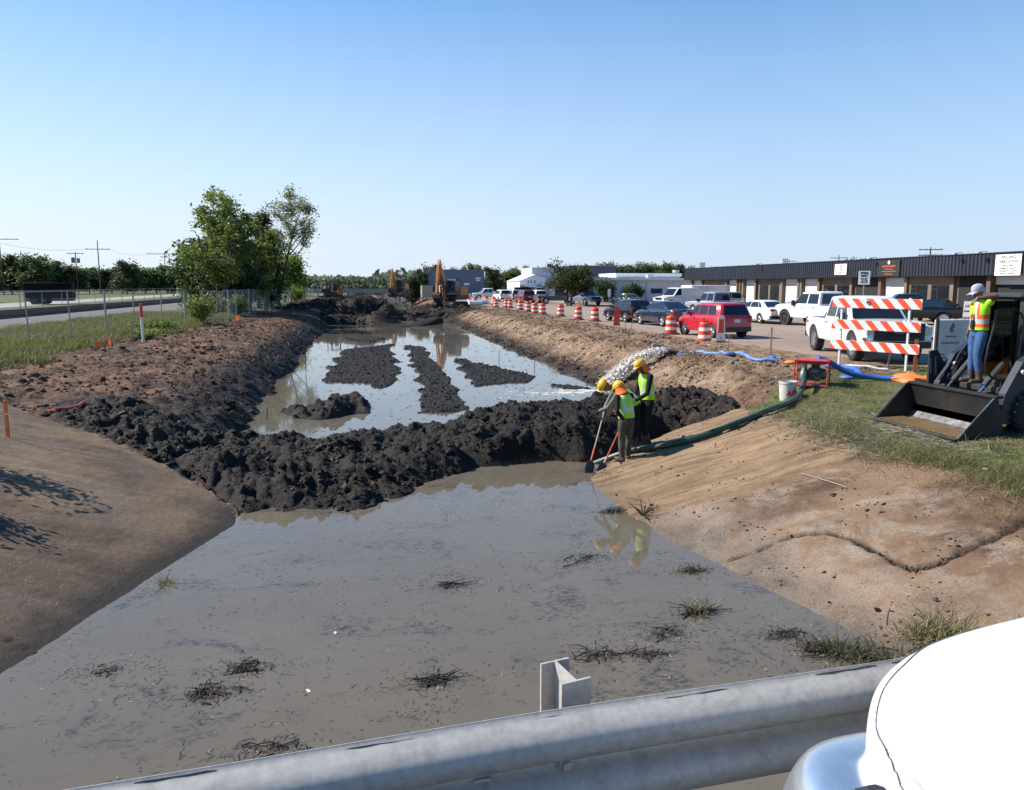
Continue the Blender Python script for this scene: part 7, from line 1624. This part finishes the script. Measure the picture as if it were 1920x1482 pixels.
# orange bag
b = MB(); rg = []; rr = random.Random(4)
for k in range(9):
    t = k / 8; w_ = .05 + .26 * math.sin(min(1, t * 1.15) * math.pi * .85) + .05; rg.append([Vector((t * .85, w_ * math.cos(a) * (1 + .25 * math.sin(a * 3 + k)), max(0, w_ * .42 * math.sin(a) * (1 + .3 * math.sin(a * 4 + k * 1.7)) + .07))) for a in [2 * math.pi * j / 14 for j in range(14)]])
b.loft(rg); o = b.build('plastic_bag', M_('orange_bag', (.75, .20, .05), .5, 0, .15, 8), None, 60); o.location = (12.95, 17.3, hz(13.2, 17.2) + .0); o.scale = (.95, .75, 1.1); o.rotation_euler = (0, 0, R(-32)); tag(o, 'crumpled orange bag at the end of the blue hose', 'bag')
b = MB(); rg = []
for k in range(6): t = k / 5; w_ = .04 + .10 * math.sin(t * math.pi); rg.append([Vector((t * .4, w_ * math.cos(a), max(0, w_ * .5 * math.sin(a) + .04))) for a in [2 * math.pi * j / 10 for j in range(10)]])
b.loft(rg); o = b.build('plastic_bag', M_('orange_bag', (.75, .20, .05), .5, 0, .15, 8), None, 60); o.location = (12.75, 22.0, hz(12.75, 22.0)); o.rotation_euler = (0, 0, R(-20)); tag(o, 'small orange rag on the grass behind the pump', 'bag')
def litter(label, x, y, s, mt=SIGNW, group='white litter'):
    b = MB(); rr = random.Random(int(x * 100)); b.loft([[Vector((s * (k / 3 - .5) * 2, s * w_ * math.cos(a), s * .35 * w_ * math.sin(a) + s * .2 + rr.uniform(0, s * .2))) for a in [2 * math.pi * j / 8 for j in range(8)]] for k, w_ in enumerate((.25, .55, .5, .2))]); o = b.build('litter', mt, None, 50); o.location = (x, y, max(hz(x, y), -1.36 if y < 16 else -1.26)); o.rotation_euler = (0, 0, rr.uniform(0, 3)); tag(o, label, 'litter', group)
litter('white plastic cup lying in the grass below the loader bucket', 9.0, 9.75, .075); litter('scrap of white plastic on the bank near the nearest drum', 13.6, 29.3, .14); litter('white scrap on the middle of the right bank', 10.2, 44, .12); litter('white scrap floating in the middle of the near pool', -.42, 8.2, .03); litter('second white scrap floating left of the guardrail post', -.62, 7.0, .032)
for x, y, l_, rz, lb in ((13.9, 97.5, 3.0, 30, 'white pipe section lying on the bank beside the far drums'), (15.0, 106, 2.6, 60, 'white pipe section right of the nearer excavator'), (12.8, 92, 1.8, 20, 'short white pipe at the tracks of the nearer excavator')):
    b = MB(); b.tube([(-l_ / 2, 0, .28), (l_ / 2, 0, .28)], .28, 14); o = b.build('pipe_section', SIGNW); o.location = (x, y, hz(x, y)); o.rotation_euler = (0, 0, R(rz)); tag(o, lb, 'pipe', 'white pipes on the bank')

# ---- jet of pumped water
JET = M_('foaming_water', (.62, .57, .50), .3, 0, .22, 22, spec=.5)
rr = random.Random(9); A, Bq = Vector((10.7, 26.75, hz(10.7, 26.75) + .14)), Vector((8.1, 25.7, -1.2))
def jp(t):
    p = A.lerp(Bq, t); return Vector((p.x, p.y, max(max(hz(p.x, p.y), -1.25) + .05, A.z - .04 * t - 1.15 * t * t)))
b = MB(); b.tube([jp(k / 14) for k in range(15)], [.06 + .012 * k for k in range(15)], 10)
for k in range(9000):
    t = rr.random() ** .85; c = jp(t); sp = .04 + .15 * t + (.22 if rr.random() < .12 else 0)
    q = c + Vector((rr.gauss(0, .04 + .07 * t), rr.gauss(0, sp), rr.gauss(.02, .04 + .08 * t))); q.z = max(q.z, max(hz(q.x, q.y), -1.25) + .005)
    b.ico(q, rr.uniform(.013, .03), k, 0, (rr.uniform(1., 2.6), rr.uniform(.7, 1.3), rr.uniform(.6, 1.2)), .35)
jo = b.build('water_jet', JET, None, 0); md = jo.modifiers.new('r', 'REMESH'); md.mode = 'VOXEL'; md.voxel_size = .013; md.use_smooth_shade = True
sm = jo.modifiers.new('s', 'SMOOTH'); sm.factor = .5; sm.iterations = 2
tag(jo, 'white jet of pumped water foaming down the right bank into the far pool', 'water jet')
b = MB()
for k in range(5200):
    r_ = abs(rr.gauss(0, 1.)); q = Vector((8.15 - r_ * 1.7, 25.75 + rr.gauss(0, .16 + .2 * r_) - .12 * r_, -1.247))
    if fbm(np.float64(q.x * 2.2), np.float64(q.y * 3.2), 3, 350) > -.1 + .22 * r_: b.ico(q, rr.uniform(.008, .026), k, 0, (2.4, 1.1, .25), .3)
tag(b.build('foam', JET, None, 60), 'thin white foam drifting out from the foot of the water jet', 'foam', kind='stuff')

# ================================================================== clods, debris, grass (uncountable)
def scatter_clods(name, label, pts, sizes, mats, seed, sub=1, midx=None, flat=True):
    rs = np.random.RandomState(seed); midx = np.zeros(len(pts), int) if midx is None else midx; AV = []; AF = []; AM = []; off = 0
    for lv, sel in ((0, sizes < .022), (1, sizes >= .022)):
        lv = min(lv, sub)
        if not sel.any(): continue
        vs, fs = ICO[lv]; vs = np.array(vs); fs = np.array(fs); n = int(sel.sum()); k = len(vs); protos = []
        for q in range(40):
            v = vs * (1 + rs.uniform(-.42, .42, (k, 1))) + rs.normal(0, .10, (k, 3)); v = v * np.array([rs.uniform(.8, 1.7), rs.uniform(.6, 1.1), rs.uniform(.45, .9)]); a = rs.uniform(0, 6.28); c, s_ = math.cos(a), math.sin(a)
            tl = rs.normal(0, .35); ct, st_ = math.cos(tl), math.sin(tl)
            protos.append(v @ np.array([[ct, 0, st_], [0, 1, 0], [-st_, 0, ct]]) @ np.array([[c, s_, 0], [-s_, c, 0], [0, 0, 1]]))
        V = np.array(protos)[rs.randint(0, 40, n)] * sizes[sel][:, None, None] + pts[sel][:, None, :]
        AV.append(V.reshape(-1, 3)); AF.append((fs[None] + (np.arange(n) * k)[:, None, None]).reshape(-1, 3) + off); AM.append(np.repeat(midx[sel], len(fs))); off += n * k
    o = np_mesh(name, np.concatenate(AV), np.concatenate(AF), mats, smooth=not flat, tris=True, matidx=np.concatenate(AM))
    return tag(o, label, 'mud' if 'mud' in name else 'soil', kind='stuff')
def clod_mat(name, a, b_, rough, spec=.25):
    m, nt, b = nmat(name); v = coord(nt); n = tnoise(nt, v, 3., 5, .65); n2 = tnoise(nt, v, 22, 4, .7)
    c = mix(nt, ramp(nt, n, [(.35, 0.), (.65, 1.)]), a, b_); c = mix(nt, ramp(nt, n2, [(.55, 0.), (.8, .5)]), c, tuple(min(1, k * 2.2) for k in b_))
    L(nt, c, b.inputs['Base Color']); L(nt, ramp(nt, n2, [(.3, rough - .15), (.7, rough + .12)]), b.inputs['Roughness']); b.inputs['Specular IOR Level'].default_value = spec; bump(nt, b, n2, .9, .03); return m
CM_B = clod_mat('black_clods', (.012, .0095, .0075), (.036, .028, .022), .8, .12); CM_D = clod_mat('brown_clods', (.05, .03, .02), (.15, .09, .058), .9, .2)
CM_BW = clod_mat('wet_clods', (.010, .0088, .0075), (.024, .020, .017), .55, .22)
rs = np.random.RandomState(21)
def field(n, x0, x1, y0, y1, fn):
    x = rs.uniform(x0, x1, n); y = rs.uniform(y0, y1, n); z, W1_, W2_, cl, cr, rd, bm = full_terrain(x, y); p = fn(x, y, z, W1_, cl | cr, rd, bm); k = rs.uniform(0, 1, n) < p
    return np.stack([x, y, HZ(x, y)], -1)[k]
berm = field(42000, -7.6, 10, 11.8, 22, lambda x, y, z, w, c, r, b: (b & ~c) * np.where(z > -1.36, 1., .0) * (.25 + .75 * (noise(x * .9, y * .9, 301) > .02)))
sz = np.exp(rs.normal(-4.1, .62, len(berm))).clip(.008, .085)
scatter_clods('mud_clods', 'lumps of black mud piled over the berm', berm + np.stack([0 * sz, 0 * sz, -sz * .12], -1), sz, [CM_B, CM_BW, CM_D], 31, 1, np.where(rs.uniform(0, 1, len(berm)) < .35, 1, np.where(rs.uniform(0, 1, len(berm)) < .025, 2, 0)))
isl = field(26000, -2.6, 8, 21, 56, lambda x, y, z, w, c, r, b: (w[:, 1] > .45) * (z > -1.27) * .7)
sz = np.exp(rs.normal(-3.9, .5, len(isl))).clip(.01, .055); scatter_clods('mud_crumbs', 'black crumbs of mud over the bars left standing in the far pool', isl + np.stack([0 * sz, 0 * sz, sz * .1], -1), sz, [CM_B, CM_BW], 32, 1, (rs.uniform(0, 1, len(isl)) < .35).astype(int))
lb_ = field(52000, -11, -3.1, 15, 70, lambda x, y, z, w, c, r, b: (~c & ~b) * (z > -1.25) * (1 - w[:, 0]) * (.25 + .75 * (noise(x * .6, y * .5, 303) > 0)))
sz = np.exp(rs.normal(-4.05, .62, len(lb_))).clip(.008, .12); dk = np.where(rs.uniform(0, 1, len(lb_)) < np.clip((-lb_[:, 2]) * .9, .12, .9), 0, 1)
scatter_clods('soil_clods', 'brown and black clods over the left bank', lb_ + np.stack([0 * sz, 0 * sz, -sz * .05], -1), sz, [CM_B, CM_D], 33, 1, dk)
rb = field(65000, 7.8, 14.2, 16.5, 80, lambda x, y, z, w, c, r, b: (~c & ~b & ~r) * (z > -1.24) * (1 - w[:, 0]) * (.2 + .8 * (noise(x * .7, y * .5, 305) > .05)))
sz = np.exp(rs.normal(-4.1, .55, len(rb))).clip(.008, .1); CM_T = clod_mat('tan_clods', (.13, .085, .055), (.26, .18, .12), .9, .2)
scatter_clods('soil_clods', 'brown and tan clods over the right bank', rb + np.stack([0 * sz, 0 * sz, sz * .15], -1), sz, [CM_B, CM_D, CM_T], 34, 1, np.where(rb[:, 2] < -.95, 0, np.where(rs.uniform(0, 1, len(rb)) < .55, 1, 2)))
fm_ = field(16000, -9, 11, 72, 112, lambda x, y, z, w, c, r, b: (w[:, 1] > .5) * (z > -1.22) * 1.)
sz = np.exp(rs.normal(-3.0, .55, len(fm_))).clip(.025, .22); scatter_clods('mud_clods', 'dark clods over the far mud mounds', fm_ + np.stack([0 * sz, 0 * sz, sz * .1], -1), sz, [CM_B, CM_D], 35, 1, (rs.uniform(0, 1, len(fm_)) < .2).astype(int))
sl_ = field(5000, 4.3, 8.6, 6, 16.5, lambda x, y, z, w, c, r, b: (c & (z > -1.33)) * (noise(x * 1.2, y * 1.2, 307) > .12) * .7)
sz = np.exp(rs.normal(-4.5, .5, len(sl_))).clip(.005, .04); scatter_clods('soil_crumbs', 'crumbs of dirt on the right concrete slab', sl_, sz, [CM_D, CM_B], 36, 0, (rs.uniform(0, 1, len(sl_)) < .5).astype(int))
ck = []
for (xa, ya), (xb, yb) in zip(CRACK[4:-1], CRACK[5:]):
    for k in range(70): t_ = rs.uniform(); ck.append((xa + (xb - xa) * t_ + rs.normal(0, .02), ya + (yb - ya) * t_ + rs.normal(0, .02)))
ck = np.array(ck); ck = np.stack([ck[:, 0], ck[:, 1], HZ(ck[:, 0], ck[:, 1])], -1); sz = np.exp(rs.normal(-4.8, .5, len(ck))).clip(.004, .02); scatter_clods('soil_crumbs', 'dark dirt caught along the crack in the right slab', ck, sz, [CM_D, CM_B], 37, 0, (rs.uniform(0, 1, len(ck)) < .5).astype(int))
# hard slabs of mud beside the nearer excavator
for x, y, lx, ly, rz, tl in ((5.0, 72, 6.5, 1.6, 62, 8), (6.6, 76, 7.0, 1.5, 60, 10), (7.8, 79, 6., 1.3, 57, 12)):
    b = MB(); rr = random.Random(int(y)); rg = []
    for k in range(12):
        t = k / 11 - .5; rg.append([Vector((t * lx, ly * w_ * rr.uniform(.8, 1.15), h_ * rr.uniform(.6, 1.3))) for w_, h_ in ((-.5, -.3), (-.45, .12), (-.15, .3), (.2, .22), (.48, .1), (.5, -.3))])
    b.loft(rg); o = b.build('mud_slab', CM_B, None, 50); o.location = (x, y, max(hz(x, y), -1.25) + .1); o.rotation_euler = (0, R(-5), R(rz)); tag(o, 'long slab of smeared wet mud dragged down towards the far pool', 'mud', 'mud slabs by the nearer excavator')
# floating debris
def sticks(n, pts, ln, wd, rs, flat=.15, z=0.):
    a = rs.uniform(0, 6.28, n); L_ = ln * rs.uniform(.4, 1.6, n); d = np.stack([np.cos(a), np.sin(a), rs.normal(0, flat, n)], -1); s = np.stack([-np.sin(a), np.cos(a), 0 * a], -1); w_ = (wd * rs.uniform(.5, 1.5, n))[:, None]
    p0 = pts - d * L_[:, None] / 2; p1 = pts + d * L_[:, None] / 2; mid = pts + s * (L_ * rs.normal(0, .12, n))[:, None]
    up = np.array([0, 0, 1.]) * w_ * .6
    V = np.stack([p0 - s * w_ * .5, p0 + s * w_ * .5 + up, mid + s * w_ * .6 + up, mid - s * w_ * .6, p1 + s * w_ * .3 + up, p1 - s * w_ * .3], 1).reshape(-1, 3)
    o = (np.arange(n) * 6)[:, None]; Q = np.concatenate([o + np.array([0, 1, 2, 3]), o + np.array([3, 2, 4, 5])], 0); return V, Q
DB = [M_('debris_dark', (.028, .023, .019), .8), M_('debris_brown', (.09, .068, .05), .8), M_('debris_pale', (.26, .22, .18), .8)]
n0 = 70000; x = rs.uniform(-4.2, 5.2, n0); y = rs.uniform(4.6, 14.8, n0); zt = HZ(x, y)
clump = .06 + 1.6 * np.clip(fbm(x * 1.15, y * 1.6, 4, 311) - .22, 0, 1) + .8 * np.clip(fbm(x * 3.2, y * 3.2, 2, 313) - .25, 0, 1)
k = (zt < -1.37) & (rs.uniform(0, 1, n0) < clump * .42); pts = np.stack([x[k], y[k], np.full(k.sum(), -1.346)], -1); n = len(pts)
V, Q = sticks(n, pts, .030, .0038, rs, .10); mi = rs.choice(3, n, p=[.60, .27, .13]); 
tag(np_mesh('floating_debris', V, Q, DB, matidx=np.concatenate([mi, mi])), 'leaf crumbs and twigs floating all over the near pool', 'debris', kind='stuff')
n0 = 1500; x = rs.uniform(-3.2, 8, n0); y = rs.uniform(18.5, 60, n0); k = HZ(x, y) < -1.27; pts = np.stack([x[k], y[k], np.full(k.sum(), -1.247)], -1); V, Q = sticks(len(pts), pts, .09, .014, rs, .1)
tag(np_mesh('floating_debris', V, Q, DB[0]), 'dark specks floating in the far pool', 'debris', kind='stuff')
BLG = leaf_mat('blade_green', (.055, .08, .016), (.15, .185, .045), .3, 1.5); BLY = leaf_mat('blade_straw', (.17, .14, .065), (.30, .25, .13), .2, 1.5); BLD = leaf_mat('blade_olive', (.075, .08, .028), (.19, .18, .07), .3, 1.5)
def blades(pts, h, w_, rs, bend=.5):
    n = len(pts); a = rs.uniform(0, 6.28, n); H_ = h * rs.uniform(.5, 1.5, n); s = np.stack([np.cos(a), np.sin(a), 0 * a], -1); lean = rs.normal(0, bend, (n, 2)) * H_[:, None]
    l3 = np.concatenate([lean, np.zeros((n, 1))], 1); up = np.array([0, 0, 1.]) * H_[:, None]; w = (w_ * rs.uniform(.6, 1.4, n))[:, None]
    V = np.stack([pts - s * w, pts + s * w, pts + up * .6 + l3 * .4 + s * w * .7, pts + up * .6 + l3 * .4 - s * w * .7, pts + up * .95 + l3 + s * w * .15, pts + up * .95 + l3 - s * w * .15], 1).reshape(-1, 3)
    o = (np.arange(n) * 6)[:, None]; return V, np.concatenate([o + np.array([0, 1, 2, 3]), o + np.array([3, 2, 4, 5])], 0)
def tuft_thing(label, x, y, z, n, h, spread, mats, seed, sticks_n=6, sl=.5, group='weed clumps in the near pool', name='weed_clump', lean=.6, cat='weeds'):
    T = thing(name, label, cat, (x, y, z), 0, group); r2 = np.random.RandomState(seed)
    if n:
        p = np.stack([r2.normal(0, spread, n), r2.normal(0, spread * .7, n), np.zeros(n)], -1); V, Q = blades(p, h, .006, r2, lean); mi = r2.randint(0, len(mats), n); np_mesh('leaves', V, Q, mats, matidx=np.concatenate([mi, mi]), parent=T)
    b = MB(); rr = random.Random(seed)
    for k in range(sticks_n):
        a = rr.uniform(0, 3.14); l_ = sl * rr.uniform(.4, 1.1); c = Vector((rr.gauss(0, spread * .8), rr.gauss(0, spread * .5), rr.uniform(.0, .03))); d = Vector((math.cos(a), math.sin(a) * .6, rr.uniform(-.06, .25))) * l_ / 2
        b.tube([c - d, c + Vector((rr.uniform(-.03, .03), rr.uniform(-.03, .03), .01)), c + d], [.007, .006, .003], 5)
    if sticks_n: b.build('twigs', DB[0], T)
    m = 300 if n or sticks_n > 8 else 170; p = np.stack([r2.standard_t(2.2, m).clip(-5, 5) * spread * 1.2, r2.standard_t(2.2, m).clip(-5, 5) * spread * .6, r2.uniform(.002, .012, m)], -1); V, Q = sticks(m, p, .05, .004, r2, .2); mi = r2.choice(3, m, p=[.75, .17, .08]); np_mesh('litter_mat', V, Q, DB, matidx=np.concatenate([mi, mi]), parent=T)['kind'] = 'stuff'
    return T
WZ = -1.35
tuft_thing('spiky grass clump standing in the pool with a long stick through it', 3.67, 7.95, WZ, 80, .13, .10, [BLD, DB[0], BLY], 1, 12, .75)
tuft_thing('dark raft of twigs left of the spiky grass clump', 2.3, 7.15, WZ, 30, .05, .17, [DB[0]], 2, 16, .28); tuft_thing('dark weed raft between the spiky clump and the guardrail post', 2.75, 7.1, WZ, 10, .05, .10, [DB[0]], 3, 8, .25)
tuft_thing('raft of twigs above the guardrail post', .55, 6.95, WZ, 24, .05, .13, [DB[0]], 4, 16, .4); tuft_thing('branchy dark raft left of centre of the near pool', -1.5, 7.1, WZ, 30, .07, .14, [DB[0]], 5, 18, .3)
tuft_thing('dark raft beside the branchy raft, farther from the rail', -1.25, 7.55, WZ, 26, .06, .13, [DB[0]], 6, 14, .28); tuft_thing('thin scum of pale stalks near the left of the pool', -2.6, 7.75, WZ, 0, .05, .14, [DB[0]], 7, 8, .2); tuft_thing('raft of stalks low on the left of the pool', -.85, 6.1, WZ, 8, .05, .12, [DB[0]], 8, 10, .25)
tuft_thing('small weed clump at the slab edge near the reflection', 3.98, 12.0, WZ, 60, .08, .10, [DB[0], BLD], 9, 9, .6); tuft_thing('floating weed mat along the slab edge', 4.15, 9.2, WZ, 50, .07, .10, [DB[0], BLD], 10, 6, .4); tuft_thing('stick raft right of the spiky grass clump', 4.35, 7.25, WZ, 26, .06, .12, [DB[0]], 11, 10, .4)
tuft_thing('thin twig raft in the middle of the pool', 1.0, 9.3, WZ, 0, .05, .12, [DB[0]], 12, 10, .35); tuft_thing('dark weed mat right of the spiky clump by the slab', 3.1, 7.5, WZ, 16, .05, .12, [DB[0]], 13, 8, .3); tuft_thing('long twig raft towards the berm in the pool', 2.9, 9.9, WZ, 10, .05, .2, [DB[0]], 14, 8, .4)
tuft_thing('dark leafy weeds where the slab meets the pool by the rail', 4.85, 6.62, WZ + .02, 330, .10, .19, [BLD, DB[0], BLD], 15, 12, .5, 'weeds at the water edge', 'weed', 1.0); tuft_thing('smaller dark weeds left of the leafy weeds by the rail', 4.55, 6.85, WZ, 160, .10, .13, [BLD, DB[0]], 16, 10, .4, 'weeds at the water edge', 'weed', 1.0)
tuft_thing('yellow green drooping weed on the slab beside the white hood', 5.75, 6.65, hz(5.75, 6.65), 420, .19, .20, [BLY, BLD, BLY], 17, 4, .3, 'weeds at the water edge', 'weed', 1.1); tuft_thing('little green tuft at the foot of the left slope', -2.56, 10.0, hz(-2.56, 10.0), 70, .17, .04, [BLG, BLD], 18, 3, .3, 'weeds at the water edge', 'weed', .5)
bush('leafy sapling at the left edge of the concrete slope', -6.1, 12.95, 1.25, .8, LEAF_L, 71, 420, .075, 'sapling', 'saplings at the frame edge')
bush('second sapling beyond the left edge of the concrete slope', -5.75, 11.3, .95, .6, LEAF_L, 72, 260, .07, 'sapling', 'saplings at the frame edge')
# bare twig tangle near the reflections
b = MB(); rr = random.Random(3)
for k in range(16):
    a = rr.uniform(0, 6.28); l_ = rr.uniform(.2, .5); p = [Vector((0, 0, 0)), Vector((math.cos(a) * l_ * .4, math.sin(a) * l_ * .4, l_ * .45)), Vector((math.cos(a + .6) * l_ * .8, math.sin(a + .6) * l_ * .8, l_ * rr.uniform(.2, .8)))]; b.tube(p, [.008, .006, .003], 5)
o = b.build('bare_branch', DB[0]); o.location = (4.35, 11.6, -1.34); tag(o, 'bare twiggy branch at the slab edge above the reflections', 'branch')
# stubs standing in the far pool
for x, y, h in ((-2.6, 34, 1.1), (6.3, 37, .6), (7.2, 33, .5), (-2.75, 21.8, .4)):
    b = MB(); b.tube([(0, 0, 0), (.02, .01, h)], .014, 6); o = b.build('reed_stick', DB[0]); o.location = (x, y, -1.3); tag(o, 'thin dark stick standing upright in the far pool', 'stick', 'sticks standing in the far pool')
# grass
def grass_field(n, x0, x1, y0, y1, fn):
    x = rs.uniform(x0, x1, n); y = rs.uniform(0, 1, n) ** 1.4 * (y1 - y0) + y0; z, W1_, W2_, cl, cr, rd, bm = full_terrain(x, y); k = rs.uniform(0, 1, n) < fn(x, y, W1_)
    return np.stack([x, y, HZ(x, y) - .01], -1)[k]
gp = grass_field(190000, 7.9, 19, 6.5, 23, lambda x, y, w: np.clip(w[:, 0] * 1.3 - .1, 0, 1) * (.16 + .84 * sstep(-.15, .3, fbm(x * .9, y * .9, 3, 321))))
V, Q = blades(gp, .065, .0045, rs, .9); n = len(gp); fr = fbm(gp[:, 0] * .6, gp[:, 1] * .6, 3, 323) + rs.normal(0, .35, n); mi = np.where(fr > .28, 1, np.where(fr > -.1, 2, 0))
tag(np_mesh('grass', V, Q, [BLG, BLY, BLD], matidx=np.concatenate([mi, mi])), 'patchy trodden grass round the pump and the loader', 'grass', kind='stuff')
n0 = 9000; x = rs.normal(8.75, .38, n0); y = rs.uniform(6.5, 14.6, n0); pts = np.stack([x, y, HZ(x, y)], -1); k = rs.uniform(0, 1, n0) < .35 + .65 * (noise(x * .8, y * .8, 331) > 0); pts = pts[k]
V, Q = blades(pts, .17, .004, rs, 1.3); mi = rs.choice(3, len(pts), p=[.2, .5, .3]); tag(np_mesh('long_grass', V, Q, [BLG, BLY, BLD], matidx=np.concatenate([mi, mi])), 'long dry grass hanging over the edge of the right slab', 'grass', kind='stuff')
pts = np.stack([rs.normal(9.1, .55, 2600), rs.normal(12.6, 1.0, 2600), np.zeros(2600)], -1); pts[:, 2] = HZ(pts[:, 0], pts[:, 1]) + .02; V, Q = sticks(2600, pts, .32, .006, rs, .12)
tag(np_mesh('straw', V, Q, [M_('grey_straw', (.24, .215, .17), .85)]), 'grey dead stalks strewn before the loader bucket', 'straw', kind='stuff')
gp = grass_field(150000, -17, -9.2, 17, 62, lambda x, y, w: np.clip(w[:, 0] * 1.2 - .1, 0, 1)); n = len(gp)
V, Q = blades(gp, .22, .011, rs, .5); fr = fbm(gp[:, 0] * .35, gp[:, 1] * .25, 3, 341) + rs.normal(0, .3, n); mi = np.where(fr > .45, 1, np.where(fr > 0, 2, 0))
tag(np_mesh('verge_grass', V, Q, [leaf_mat('verge_green', (.07, .095, .016), (.19, .22, .05), .35, .8), BLY, BLD], matidx=np.concatenate([mi, mi])), 'rough green and yellow grass of the left verge', 'grass', kind='stuff')
